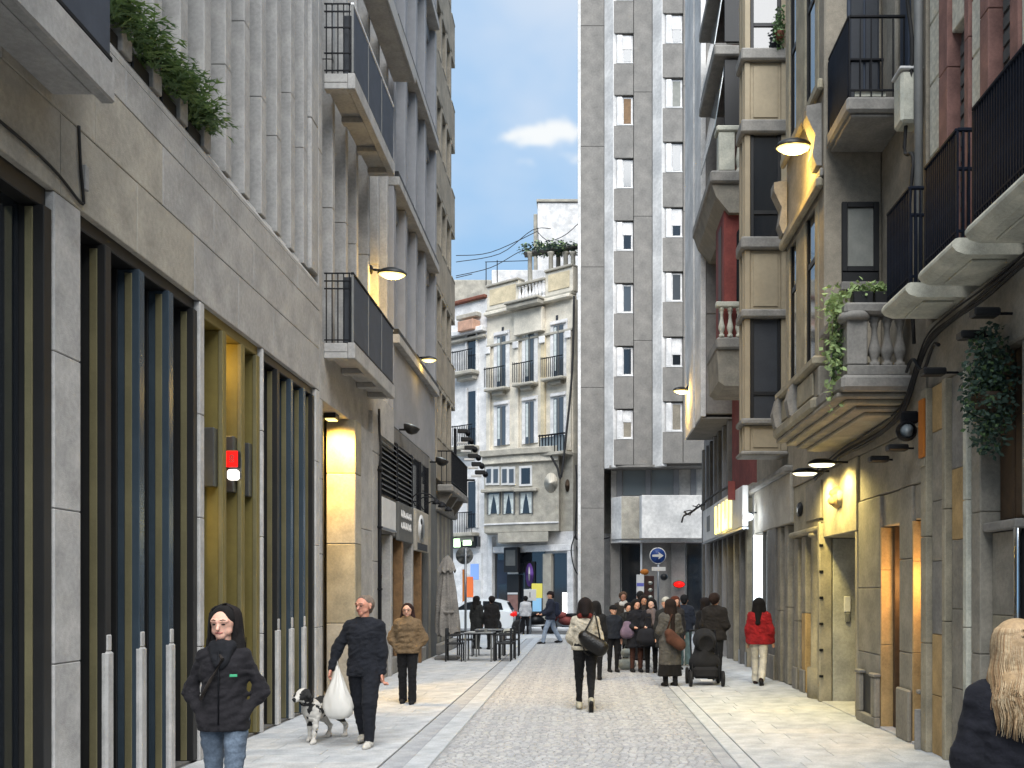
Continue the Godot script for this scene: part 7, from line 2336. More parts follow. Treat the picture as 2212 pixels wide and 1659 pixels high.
	if q2.get("quilted", false):
		# stitched grooves between the padding
		for k in 5:
			var yy := 0.94 + 0.095 * k
			for zz in [-1.0, 1.0]:
				C.append([J.call(-0.24, yy, 0.146 * zz), J.call(0.24, yy, 0.146 * zz), 0.014 * s, 0.014 * s, 1])
		C.append([J.call(0.0, 0.86, 0.158), J.call(0.0, 1.45, 0.15), 0.012 * s, 0.012 * s, 1])
	put(t, "coat", field_mesh(C, cell, q2.get("blend", 0.04), dn.y + hem * s, dn.y + (q2.get("collar", 1.45) + 0.03) * s, null, q2.get("wrinkle", 0.009)), cloth_of(q2.name, q2.color, 0.25))
	if q2.has("belt"):
		put(t, "hem_band", field_mesh([[J.call(0.085 * wide, hem + 0.02, 0.0), J.call(-0.085 * wide, hem + 0.02, 0.0), (0.108 + th2) * s, (0.108 + th2) * s, 0]], cell, 0.02, dn.y + (hem - 0.02) * s, dn.y + (hem + 0.045) * s), cloth_of(q2.name, q2.color))
	if o.has("skirt"):
		var q3: Dictionary = o.skirt
		var K := []
		for sg in [-1.0, 1.0]:
			K.append([J.call(0.07 * sg, 0.95, 0.0), J.call(0.10 * sg, q3.hem, 0.0), 0.11 * s, 0.15 * s, 0])
		put(t, "skirt", field_mesh(K, cell, 0.05, dn.y + q3.hem * s), cloth_of(q3.name, q3.color))
	# ---- shoes
	var q4: Dictionary = o.get("shoes", {"name": "shoe_black", "color": Color(0.10, 0.10, 0.11)})
	for i in 2:
		var an: Vector3 = ankles[i]
		var lift: float = o.get("foot_pitch", [0.0, 0.0])[i]
		var fb := Basis(Vector3.RIGHT, lift)
		var S := []
		S.append([an + fb * Vector3(0, -0.035, -0.035) * s, an + fb * Vector3(0, -0.045, 0.10) * s, 0.043 * s, 0.040 * s, 0])
		S.append([an + fb * Vector3(0.008, -0.05, 0.10) * s, an + fb * Vector3(0.0, -0.052, 0.165) * s, 0.042 * s, 0.030 * s, 0])
		S.append([an + Vector3(0, q4.get("boot", 0.02), 0) * s, an + fb * Vector3(0, -0.03, 0) * s, 0.050 * s, 0.048 * s, 0])
		put(t, "shoe", field_mesh(S, minf(cell, 0.015), 0.02, -0.001 if lift == 0.0 else -10.0), cloth_of(q4.name, q4.color, 0.05))
		if lift != 0.0:
			put(t, "sole", field_mesh([[an + fb * Vector3(0, -0.082, -0.03) * s, an + fb * Vector3(0, -0.085, 0.15) * s, 0.034 * s, 0.034 * s, 0]], 0.012, 0.01), M.rubber)
	# ---- hair, hood or hat
	if o.has("hair"):
		var q5: Dictionary = o.hair
		var R := []
		var kind: String = q5.kind
		var bulk: float = (0.0 if near else 0.012) - q5.get("trim", 0.0)
		if kind in ["long", "short", "tail"]:
			R.append([Hp.call(0, 1.612, -0.032), Hp.call(0, 1.622, 0.008), (0.098 + bulk) * s, (0.088 + bulk) * s, 0])
			if kind == "long":
				var l: float = q5.get("to", 1.32)
				for sg in [-1.0, 1.0]:
					R.append([Hp.call(0.055 * sg, 1.61, -0.035), Hp.call(0.088 * sg, 1.46, -0.03), (0.052 + bulk) * s, (0.042 + bulk) * s, 0])
					R.append([Hp.call(0.088 * sg, 1.46, -0.03), Hp.call((0.095 + q5.get("wide", 0.0)) * sg, l, q5.get("front", -0.05)), 0.044 * s, 0.034 * s, 0])
				R.append([Hp.call(0, 1.58, -0.06), Hp.call(0, l, -0.11), 0.080 * s, 0.058 * s, 0])
			elif kind == "short":
				R.append([Hp.call(0, 1.58, -0.06), Hp.call(0, 1.545, -0.055), 0.075 * s, 0.06 * s, 0])
			if near and kind == "long":
				for sg in [-1.0, 1.0]:
					R.append([Hp.call(0.006 * sg, 1.668, 0.112), Hp.call(0.034 * sg, 1.55, 0.125), 0.046 * s, 0.060 * s, 1])
				R.append([Hp.call(0, 1.55, 0.122), Hp.call(0, 1.42, 0.125), 0.074 * s, 0.083 * s, 1])
			else:
				R.append([Hp.call(0, 1.60 - bulk * 2.0, 0.118), Hp.call(0, 1.44, 0.125), (0.079 - bulk * 0.5) * s, 0.083 * s, 1])
		elif kind == "hood":
			R.append([Hp.call(0, 1.615, -0.025), Hp.call(0, 1.605, 0.03), 0.118 * s, 0.110 * s, 0])
			R.append([Hp.call(0, 1.56, -0.03), Hp.call(0, 1.43, -0.03), 0.110 * s, 0.115 * s, 0])
			R.append([Hp.call(0, 1.60, 0.14), Hp.call(0, 1.50, 0.14), 0.088 * s, 0.082 * s, 1])
		elif kind == "cap":
			R.append([Hp.call(0, 1.635, -0.02), Hp.call(0, 1.64, 0.015), 0.098 * s, 0.092 * s, 0])
			R.append([Hp.call(0, 1.53, 0.02), Hp.call(0, 1.545, 0.03), 0.088 * s, 0.09 * s, 1])
			if q5.get("peak", true):
				R.append([Hp.call(0.03, 1.635, 0.09), Hp.call(-0.03, 1.635, 0.09), 0.03 * s, 0.03 * s, 0])
			R.append([Hp.call(0, 1.60, -0.04), Hp.call(0, 1.56, -0.055), 0.085 * s, 0.07 * s, 0])
		put(t, "hood" if kind == "hood" else ("cap" if kind == "cap" else "hair"), field_mesh(R, o.get("hair_cell", minf(cell, 0.016)), 0.02), cloth_of(q5.name, q5.color, 0.1))
	if o.has("scarf"):
		var q6: Dictionary = o.scarf
		if q6.get("loose", false):
			put(t, "scarf", field_mesh([[J.call(0.0, 1.43, 0.055), J.call(0.0, 1.31, 0.085), 0.052 * s, 0.050 * s, 0], [J.call(0.05, 1.42, 0.045), J.call(0.03, 1.33, 0.085), 0.040 * s, 0.035 * s, 0], [J.call(-0.05, 1.42, 0.045), J.call(-0.03, 1.35, 0.085), 0.040 * s, 0.035 * s, 0], [J.call(0.06, 1.43, 0.03), J.call(0.06, 1.45, -0.05), 0.036 * s, 0.036 * s, 0], [J.call(-0.06, 1.43, 0.03), J.call(-0.06, 1.45, -0.05), 0.036 * s, 0.036 * s, 0], [J.call(0.05, 1.45, -0.06), J.call(-0.05, 1.45, -0.06), 0.04 * s, 0.04 * s, 0], [J.call(-0.12, 1.39, 0.125), J.call(0.12, 1.36, 0.125), 0.012 * s, 0.012 * s, 1]], 0.012, 0.02), cloth_of(q6.name, q6.color))
			return t
		put(t, "scarf", field_mesh([[J.call(0.05, 1.41, 0.05), J.call(-0.05, 1.41, 0.05), 0.052 * s, 0.052 * s, 0], [J.call(0.075, 1.425, -0.055), J.call(-0.075, 1.425, -0.055), 0.048 * s, 0.048 * s, 0], [J.call(0.07, 1.42, 0.04), J.call(0.065, 1.43, -0.05), 0.036 * s, 0.036 * s, 0], [J.call(-0.07, 1.42, 0.04), J.call(-0.065, 1.43, -0.05), 0.036 * s, 0.036 * s, 0], [J.call(0.06, 1.38, 0.06), J.call(-0.06, 1.38, 0.06), 0.05 * s, 0.05 * s, 0]] + ([[J.call(0.05, 1.44, 0.08), J.call(0.06, 1.1, 0.14), 0.05 * s, 0.05 * s, 0]] if q6.get("tail", false) else []), minf(cell, 0.018), 0.03), cloth_of(q6.name, q6.color))
	return t

func hair_locks(t: Node3D, height: float, mats: Array, sd: int, each: int, to: float, front: bool, part_x := 0.0, fine := 0.005) -> void:
	# separate strands that start at the crown, follow the skull and fall past the shoulders
	var s := height / 1.70
	var r := RandomNumberGenerator.new()
	r.seed = sd
	for m in mats:
		var st := SurfaceTool.new()
		st.begin(Mesh.PRIMITIVE_TRIANGLES)
		st.set_smooth_group(0)
		for k in each:
			var sg := 1.0 if r.randf() < 0.5 else -1.0
			var a := sg * (r.randf_range(0.0, 2.25) if front else r.randf_range(0.0, 2.0))
			var w := r.randf_range(-0.012, 0.012)
			var key := [Vector3(part_x + sin(a) * 0.02, 1.708 - absf(a) * 0.006, -0.015 - cos(a) * 0.02),
				Vector3(sin(a) * 0.092, 1.665, -0.03 - cos(a) * 0.090), Vector3(sin(a) * 0.113, 1.57, -0.035 - cos(a) * 0.108),
				Vector3(sin(a) * 0.114 + w * 0.6, 1.47, -0.045 - cos(a) * 0.112), Vector3(sin(a) * 0.118 + w * 1.2, 1.38, -0.06 - cos(a) * 0.114),
				Vector3(sin(a) * 0.108 + w * 1.9, to + r.randf_range(-0.08, 0.15) + 0.02 * absf(a), -0.075 - cos(a) * 0.112)]
			var pts := PackedVector3Array()
			for i in 5:
				for j in 3:
					pts.append((key[i] as Vector3).cubic_interpolate(key[i + 1], key[maxi(i - 1, 0)], key[mini(i + 2, 5)], j / 3.0) * s)
			pts.append(key[5] * s)
			if not front:
				for i in range(5, pts.size()):
					pts[i].x += 0.007 * sin(pts[i].y * 38.0 + a * 2.5) * smoothstep(1.62, 1.42, pts[i].y)
			st.append_from(tube(pts, fine * r.randf_range(0.6, 1.3), 4, fine * 0.5), 0, Transform3D.IDENTITY)
		put(t, "hair_locks", st.commit(), m)

func build_people() -> void:
	var down := [[Vector3(0.16, -0.97, 0.0), Vector3(0.03, -0.98, 0.16)], [Vector3(-0.16, -0.97, 0.0), Vector3(-0.03, -0.98, 0.16)]]
	var pockets := [[Vector3(0.43, -0.89, -0.14), Vector3(-0.52, -0.74, 0.44)], [Vector3(-0.43, -0.89, -0.14), Vector3(0.52, -0.74, 0.44)]]
	# woman in front, hands in her jacket pockets
	var w1 := Vector3(wx(484, 6.95), 0, -6.95)
	var p1 := person("person in black hooded jacket and blue jeans walking with hands in pockets", w1, 0.05, 1.70, {"near": true, "cell": 0.013, "head_cell": 0.0045, "hair_cell": 0.010, "arms": pockets, "hide_hands": true, "legs": [[0.22, -0.05], [-0.18, -0.35]], "head_turn": -0.10, "wide": 0.88,
		"skin": Color(0.84, 0.66, 0.58),
		"coat": {"name": "jacket_black", "color": Color(0.135, 0.128, 0.145), "hem": 0.84, "thick": 0.006, "collar": 1.45, "hip": 0.114},
		"trousers": {"name": "jeans_blue", "color": Color(0.40, 0.455, 0.52), "thick": 0.004, "flare": 1.0},
		"scarf": {"name": "scarf_navy", "color": Color(0.115, 0.12, 0.14), "loose": true},
		"hair": {"kind": "long", "name": "hair_black", "color": Color(0.085, 0.075, 0.075), "to": 1.28, "front": 0.0, "wide": 0.03}})
	hair_locks(p1, 1.70, [M.hair_black, cloth_of("hair_black_brown", Color(0.125, 0.10, 0.095))], 21, 90, 1.30, true)
	mat("badge_green", Color(0.25, 0.62, 0.45), 0.5)
	var bd := put(p1, "badge", box_mesh(Vector3(0.05, 0.018, 0.006), 0.002), M.badge_green, Vector3(0.105, 1.215, 0.138), Basis(Vector3.UP, 0.3))
	put(p1, "bag_strap", tube(PackedVector3Array([Vector3(0.11, 1.46, -0.02), Vector3(-0.03, 1.33, 0.133), Vector3(0.05, 1.18, 0.148), Vector3(0.13, 1.05, 0.10)].map(func(v): return Vector3(-v.x, v.y, v.z))), 0.012, 6), cloth_of("strap_brown", Color(0.22, 0.19, 0.17)))
	put(p1, "zip", tube(PackedVector3Array([Vector3(0.0, 1.38, 0.128), Vector3(0.0, 1.15, 0.126), Vector3(0.0, 0.88, 0.128)]), 0.005, 6), M.iron)
	# man with the white bag
	var m1 := Vector3(wx(787, 11.5), 0, -11.5)
	person("person in dark navy jumper and trousers carrying a white plastic bag", m1, -0.10, 1.76, {"near": true, "cell": 0.016, "head_cell": 0.006, "wide": 1.12, "head_turn": -0.40, "curl": 0.75,
		"arms": [[Vector3(0.13, -0.97, 0.0), Vector3(0.03, -0.98, 0.12)], [Vector3(-0.48, -0.86, 0.02), Vector3(-0.20, -0.93, 0.24)]],
		"legs": [[0.24, 0.02], [-0.20, -0.42]],
		"skin": Color(0.74, 0.53, 0.45),
		"coat": {"name": "jumper_navy", "color": Color(0.112, 0.123, 0.155), "hem": 0.80, "thick": 0.022, "collar": 1.43, "hip": 0.084},
		"trousers": {"name": "trousers_navy", "color": Color(0.112, 0.123, 0.155), "thick": 0.030, "flare": 0.6, "thigh": 0.088, "hip": 0.11},
		"shoes": {"name": "shoe_white", "color": Color(0.80, 0.79, 0.76)},
		"hair": {"kind": "short", "name": "hair_grey", "color": Color(0.47, 0.42, 0.38), "trim": 0.007}})
	plastic_bag(Vector3(wx(729, 11.35), 0.33, -11.35))
	dog(Vector3(wx(697, 11.9), 0, -11.9), -0.35)
	# woman in the tan puffer jacket
	person("person in tan quilted jacket with dark bobbed hair and black trousers", Vector3(wx(880, 15.8), 0, -15.8), 0.0, 1.60, {"near": true, "cell": 0.014, "head_cell": 0.008, "arms": pockets, "hide_hands": true, "legs": [[0.12, 0.0], [-0.10, -0.14]],
		"skin": Color(0.74, 0.58, 0.50),
		"coat": {"name": "puffer_tan", "color": Color(0.465, 0.385, 0.285), "hem": 0.86, "thick": 0.040, "collar": 1.46, "quilted": true, "blend": 0.035},
		"trousers": {"name": "trousers_black", "color": Color(0.085, 0.088, 0.10), "thick": 0.018, "flare": 1.8, "over": 0.02},
		"hair": {"kind": "long", "name": "hair_russet", "color": Color(0.17, 0.09, 0.08), "to": 1.44}})
	# woman walking away in the middle of the road
	var c1 := Vector3(wx(1264, 15.0), 0, -15.0)
	person("person seen from behind in cream jacket and black leggings, one heel lifted", c1, PI, 1.70, {"near": true, "no_face": true, "cell": 0.016, "head_cell": 0.01, "arms": [[Vector3(0.30, -0.94, 0.05), Vector3(-0.35, -0.55, 0.75)], [Vector3(-0.26, -0.95, 0.0), Vector3(0.15, -0.6, 0.75)]],
		"legs": [[0.16, 0.02], [-0.16, -0.62]], "foot_pitch": [0.0, 1.15],
		"coat": {"name": "jacket_cream", "color": Color(0.78, 0.745, 0.67), "hem": 0.93, "thick": 0.018, "collar": 1.44, "belt": true},
		"trousers": {"name": "leggings_black", "color": Color(0.075, 0.075, 0.085), "thick": 0.010, "flare": 0.2, "thigh": 0.098, "hip": 0.122},
		"shoes": {"name": "trainer_pale", "color": Color(0.72, 0.70, 0.62)},
		"scarf": {"name": "scarf_red", "color": Color(0.42, 0.145, 0.11)},
		"hair": {"kind": "long", "name": "hair_dark_brown", "color": Color(0.105, 0.07, 0.065), "to": 1.46}})
	shoulder_bag(c1)
	# woman in red on the right
	person("person in red padded jacket with long black hair and white trousers", Vector3(wx(1640, 19.0), 0, -19.0), PI - 0.35, 1.66, {"cell": 0.02, "head_cell": 0.012, "arms": [[Vector3(0.2, -0.96, 0.0), Vector3(0.05, -0.96, 0.2)], [Vector3(-0.25, -0.95, 0.0), Vector3(-0.1, -0.9, 0.3)]],
		"legs": [[0.20, 0.02], [-0.15, -0.50]], "foot_pitch": [0.0, 0.8],
		"coat": {"name": "jacket_red", "color": Color(0.60, 0.10, 0.125), "hem": 0.80, "thick": 0.035, "collar": 1.46},
		"trousers": {"name": "trousers_white", "color": Color(0.82, 0.80, 0.75), "thick": 0.018, "flare": 1.8},
		"shoes": {"name": "shoe_brown", "color": Color(0.16, 0.09, 0.08)},
		"hair": {"kind": "long", "name": "hair_jet", "color": Color(0.065, 0.06, 0.065), "to": 1.22}})
	# blonde woman close by at the right edge
	blonde_person()
	# man in jeans crossing far away
	var far := Vector3(wx(1189, 33.6), 0, -33.6)
	person("person in beret, dark blue jacket and pale jeans striding across the crossing", far, -PI * 0.42, 1.80, {"arms": [[Vector3(0.15, -0.9, 0.2), Vector3(0.0, -0.3, 0.9)], [Vector3(-0.15, -0.9, 0.25), Vector3(0.0, -0.3, 0.9)]], "legs": [[0.42, 0.22], [-0.35, -0.50]],
		"coat": {"name": "jacket_blue", "color": Color(0.145, 0.165, 0.225), "hem": 0.82, "thick": 0.045},
		"trousers": {"name": "jeans_pale", "color": Color(0.62, 0.68, 0.76), "thick": 0.02, "flare": 1.4},
		"hair": {"kind": "cap", "name": "beret", "color": Color(0.13, 0.08, 0.085)}})
	backpack("dark blue backpack on the striding person with the beret", far + Vector3(0.20, 1.15, -0.06), PI * 0.5, Color(0.13, 0.16, 0.24))
	# the group on the right of the road
	crowd()
	# two people standing beyond the terrace, looking away
	person("person in dark grey coat standing behind the terrace tables", Vector3(wx(1030, 30.5), 0, -30.5), PI - 0.5, 1.62, {"arms": down, "coat": {"name": "coat_charcoal", "color": Color(0.16, 0.165, 0.165), "hem": 0.55, "thick": 0.035}, "trousers": {"name": "trousers_black", "color": Color(0.085, 0.088, 0.10)}, "hair": {"kind": "long", "name": "hair_black", "color": Color(0.085, 0.075, 0.075)}})
	person("person in black coat standing between terrace tables and white car", Vector3(wx(1062, 30.2), 0, -30.2), PI + 0.4, 1.62, {"arms": down, "coat": {"name": "coat_black", "color": Color(0.10, 0.098, 0.105), "hem": 0.6, "thick": 0.045}, "trousers": {"name": "trousers_black", "color": Color(0.085, 0.088, 0.10)}, "hair": {"kind": "short", "name": "hair_dark_brown", "color": Color(0.105, 0.07, 0.065)}})
	person("person in white jacket standing by the motorcycles across the crossing", Vector3(wx(1135, 41.2), -0.06, -41.2), PI + 0.3, 1.62, {"arms": down, "cell": 0.035, "coat": {"name": "jacket_white", "color": Color(0.80, 0.80, 0.81), "hem": 0.82, "thick": 0.045}, "trousers": {"name": "trousers_black", "color": Color(0.085, 0.088, 0.10)}, "hair": {"kind": "short", "name": "hair_black", "color": Color(0.085, 0.075, 0.075)}})

func crowd() -> void:
	var down := [[Vector3(0.16, -0.97, 0.0), Vector3(0.03, -0.98, 0.16)], [Vector3(-0.16, -0.97, 0.0), Vector3(-0.03, -0.98, 0.16)]]
	var bent := [[Vector3(0.22, -0.95, 0.05), Vector3(-0.35, -0.1, 0.9)], [Vector3(-0.22, -0.95, 0.05), Vector3(0.35, -0.1, 0.9)]]
	var blk := {"name": "trousers_black", "color": Color(0.085, 0.088, 0.10)}
	var hb := {"kind": "long", "name": "hair_black", "color": Color(0.085, 0.075, 0.075)}
	var hs := {"kind": "short", "name": "hair_dark_brown", "color": Color(0.105, 0.07, 0.065)}
	person("child in navy jacket and black cap standing at the edge of the group", Vector3(wx(1325, 21.9), 0, -21.9), 0.3, 1.46, {"arms": down, "cell": 0.022, "skin": Color(0.74, 0.58, 0.50), "coat": {"name": "jacket_night", "color": Color(0.135, 0.155, 0.19), "hem": 0.86, "thick": 0.04}, "trousers": blk, "hair": {"kind": "cap", "name": "cap_black", "color": Color(0.08, 0.075, 0.08)}})
	person("tall person in brown coat over white shirt behind the child", Vector3(wx(1346, 26.0), 0, -26.0), 0.1, 1.76, {"arms": down, "skin": Color(0.62, 0.45, 0.38), "coat": {"name": "coat_brown", "color": Color(0.20, 0.18, 0.165), "hem": 0.55, "thick": 0.03}, "trousers": blk, "scarf": {"name": "shirt_white", "color": Color(0.80, 0.79, 0.77), "tail": true}, "hair": {"kind": "short", "name": "hair_fair", "color": Color(0.33, 0.26, 0.21)}})
	person("person in dark coat and brown boots facing the camera in the group", Vector3(wx(1375, 21.9), 0, -21.9), 0.25, 1.60, {"arms": bent, "cell": 0.022, "coat": {"name": "coat_ink", "color": Color(0.105, 0.11, 0.135), "hem": 0.58, "thick": 0.035, "flare": 0.03}, "trousers": {"name": "boots_brown", "color": Color(0.30, 0.195, 0.165)}, "hair": hb})
	person("person with checked scarf and dark coat in the middle of the group", Vector3(wx(1407, 21.8), 0, -21.8), -0.15, 1.62, {"arms": bent, "cell": 0.022, "skin": Color(0.84, 0.68, 0.60), "coat": {"name": "coat_ink", "color": Color(0.105, 0.11, 0.135), "hem": 0.60, "thick": 0.035, "flare": 0.02}, "trousers": blk, "scarf": {"name": "scarf_check", "color": Color(0.46, 0.41, 0.40), "tail": true}, "hair": hb})
	person("person from behind in long grey coat and black skirt with long brown hair", Vector3(wx(1447, 18.7), 0, -18.7), PI + 0.35, 1.63, {"arms": bent, "cell": 0.02, "coat": {"name": "coat_grey", "color": Color(0.345, 0.335, 0.315), "hem": 0.42, "thick": 0.035, "flare": 0.0}, "skirt": {"name": "skirt_black", "color": Color(0.075, 0.07, 0.072), "hem": 0.20}, "trousers": blk, "shoes": {"name": "boot_black", "color": Color(0.08, 0.075, 0.075), "boot": 0.12}, "hair": {"kind": "long", "name": "hair_brown", "color": Color(0.155, 0.105, 0.085), "to": 1.10}})
	tan_bag(Vector3(wx(1457, 18.5), 0, -18.5))
	person("person in white cap looking out from behind the long grey coat", Vector3(wx(1438, 21.2), 0, -21.2), -0.2, 1.64, {"arms": down, "coat": {"name": "coat_charcoal", "color": Color(0.16, 0.165, 0.165), "hem": 0.6, "thick": 0.035}, "trousers": blk, "hair": {"kind": "cap", "name": "cap_white", "color": Color(0.78, 0.77, 0.72), "peak": false}})
	person("person with auburn hair half hidden behind the white cap", Vector3(wx(1459, 22.6), 0, -22.6), 0.4, 1.66, {"arms": down, "coat": {"name": "coat_brown", "color": Color(0.20, 0.18, 0.165), "hem": 0.6, "thick": 0.03}, "trousers": blk, "hair": {"kind": "long", "name": "hair_auburn", "color": Color(0.36, 0.17, 0.10)}})
	person("person from behind in navy hooded jacket and blue green jeans", Vector3(wx(1478, 23.6), 0, -23.6), PI - 0.2, 1.68, {"arms": bent, "coat": {"name": "jacket_hood_navy", "color": Color(0.14, 0.165, 0.215), "hem": 0.84, "thick": 0.05}, "trousers": {"name": "jeans_teal", "color": Color(0.40, 0.49, 0.50), "thick": 0.025, "flare": 1.8}, "shoes": {"name": "shoe_white", "color": Color(0.80, 0.79, 0.76)}, "hair": {"kind": "cap", "name": "beanie_black", "color": Color(0.08, 0.085, 0.10), "peak": false}})
	person("person in dark brown jacket standing over the stroller, seen from behind", Vector3(wx(1544, 19.7), 0, -19.7), PI - 0.5, 1.74, {"arms": bent, "cell": 0.022, "wide": 1.1, "coat": {"name": "jacket_umber", "color": Color(0.155, 0.14, 0.13), "hem": 0.80, "thick": 0.04}, "trousers": {"name": "trousers_slate", "color": Color(0.12, 0.125, 0.14), "thick": 0.02}, "hair": {"kind": "short", "name": "hair_chestnut", "color": Color(0.185, 0.125, 0.10)}})
	person("person with long dark hair beside the one in the brown jacket", Vector3(wx(1522, 21.0), 0, -21.0), PI + 0.6, 1.64, {"arms": down, "coat": {"name": "coat_black", "color": Color(0.10, 0.098, 0.105), "hem": 0.65, "thick": 0.03}, "trousers": blk, "hair": {"kind": "long", "name": "hair_dark_brown", "color": Color(0.105, 0.07, 0.065), "to": 1.2}})
	person("person with long black hair in black coat ahead of the cream jacket", Vector3(wx(1287, 20.0), 0, -20.0), PI - 0.2, 1.58, {"arms": down, "coat": {"name": "coat_black", "color": Color(0.10, 0.098, 0.105), "hem": 0.7, "thick": 0.03}, "trousers": blk, "hair": {"kind": "long", "name": "hair_black", "color": Color(0.085, 0.075, 0.075), "to": 1.15}})
	person("person in black cap and jacket at the back of the group", Vector3(wx(1383, 25.6), 0, -25.6), PI + 0.1, 1.76, {"arms": down, "coat": {"name": "coat_ink", "color": Color(0.105, 0.11, 0.135), "hem": 0.75, "thick": 0.04}, "trousers": blk, "hair": {"kind": "cap", "name": "cap_black", "color": Color(0.08, 0.075, 0.08), "peak": false}})
	person("small person in dark coat between child and brown boots", Vector3(wx(1357, 23.4), 0, -23.4), 0.2, 1.50, {"arms": down, "coat": {"name": "coat_charcoal", "color": Color(0.16, 0.165, 0.165), "hem": 0.6, "thick": 0.03}, "trousers": blk, "hair": hs})
	person("person with pale face and brown hair peering between scarf and brown boots", Vector3(wx(1391, 23.4), 0, -23.4), 0.0, 1.68, {"arms": down, "skin": Color(0.70, 0.52, 0.42), "coat": {"name": "coat_brown", "color": Color(0.20, 0.18, 0.165), "hem": 0.6, "thick": 0.03}, "trousers": {"name": "trousers_olive", "color": Color(0.26, 0.265, 0.20)}, "hair": hs})
	# bags carried in the group
	var sb := thing("shopping_bag", "mauve shopping bag hanging beside the child", "bag", Vector3(wx(1355, 21.8), 0.72, -21.8))
	put(sb, "bag", field_mesh([[Vector3(-0.05, 0.13, 0), Vector3(0.05, 0.13, 0), 0.11, 0.11, 0], [Vector3(-0.04, 0.2, 0), Vector3(-0.03, 0.34, 0), 0.09, 0.06, 0], [Vector3(0.04, 0.2, 0), Vector3(0.03, 0.34, 0), 0.09, 0.06, 0]], 0.022, 0.08, 0.0, 0.40), cloth_of("bag_mauve", Color(0.50, 0.43, 0.50)))
	put(sb, "handle", tube(PackedVector3Array([Vector3(-0.08, 0.4, 0), Vector3(-0.05, 0.58, 0), Vector3(0.05, 0.58, 0), Vector3(0.08, 0.4, 0)]), 0.012, 6), M.rubber)
	var tb := thing("shopping_bag", "dark tote bag with strap held in the middle of the group", "bag", Vector3(wx(1400, 21.4), 0.62, -21.4))
	put(tb, "bag", field_mesh([[Vector3(-0.13, 0.12, 0), Vector3(0.13, 0.12, 0), 0.12, 0.12, 0], [Vector3(-0.12, 0.26, 0), Vector3(0.12, 0.26, 0), 0.1, 0.1, 0]], 0.025, 0.08, 0.0, 0.36), cloth_of("bag_ink", Color(0.12, 0.125, 0.15)))
	put(tb, "handle", tube(PackedVector3Array([Vector3(-0.1, 0.34, 0.05), Vector3(-0.06, 0.6, 0.06), Vector3(0.06, 0.6, 0.06), Vector3(0.1, 0.34, 0.05)]), 0.012, 6), cloth_of("strap_brown", Color(0.22, 0.19, 0.17)))
	var pb := thing("shopping_bag", "pale carrier bags standing on the ground by the child", "bag", Vector3(wx(1352, 22.6), 0.0, -22.6))
	put(pb, "bag", field_mesh([[Vector3(-0.05, 0.12, 0), Vector3(0.1, 0.12, 0), 0.13, 0.13, 0], [Vector3(-0.02, 0.38, 0), Vector3(0.06, 0.38, 0), 0.10, 0.09, 0]], 0.025, 0.06, 0.0), cloth_of("bag_pale", Color(0.62, 0.66, 0.66)))
	put(pb, "handle", tube(PackedVector3Array([Vector3(-0.04, 0.45, 0), Vector3(0.0, 0.6, 0), Vector3(0.06, 0.45, 0)]), 0.012, 6), M.bag_pale)

func plastic_bag(at: Vector3) -> void:
	var t := thing("plastic_bag", "full white plastic carrier bag hanging from the hand of the person in navy", "bag", at)
	var m := mat("plastic_white", Color(0.80, 0.79, 0.765), 0.45)
	m.backlight_enabled = true
	m.backlight = Color(0.3, 0.29, 0.27)
	var n := FastNoiseLite.new()
	n.seed = 8
	n.frequency = 5.0
	var st := SurfaceTool.new()
	st.begin(Mesh.PRIMITIVE_TRIANGLES)
	st.set_smooth_group(0)
	var prof := [[0.0, 0.03], [0.015, 0.11], [0.06, 0.152], [0.14, 0.165], [0.24, 0.15], [0.33, 0.118], [0.41, 0.085], [0.47, 0.062], [0.52, 0.045], [0.56, 0.03], [0.60, 0.018], [0.62, 0.0]]
	var rings := []
	for p in prof:
		var ring := PackedVector3Array()
		for k in 40:
			var a := TAU * k / 40.0
			var crease := 1.0 + 0.10 * sin(7.0 * a + p[0] * 9.0) * smoothstep(0.1, 0.45, p[0]) - 0.10 * absf(sin(5.0 * a + p[0] * 6.0)) * smoothstep(0.05, 0.3, p[0]) + 0.30 * n.get_noise_3d(cos(a) * 0.22, p[0] * 0.9, sin(a) * 0.22)
			ring.append(Vector3(cos(a) * p[1] * crease, p[0], sin(a) * p[1] * crease * 0.72))
		rings.append(ring)
	for i in rings.size() - 1:
		for k in 40:
			var k2 := (k + 1) % 40
			quad_out(st, rings[i][k], rings[i][k2], rings[i + 1][k2], rings[i + 1][k], Vector3(0, prof[i][0], 0))
	st.generate_normals()
	put(t, "bag", st.commit(), m)
	put(t, "handle", tube(PackedVector3Array([Vector3(0.02, 0.55, 0.0), Vector3(0.0, 0.66, 0.01), Vector3(-0.02, 0.56, 0.0)]), 0.008, 6), m)

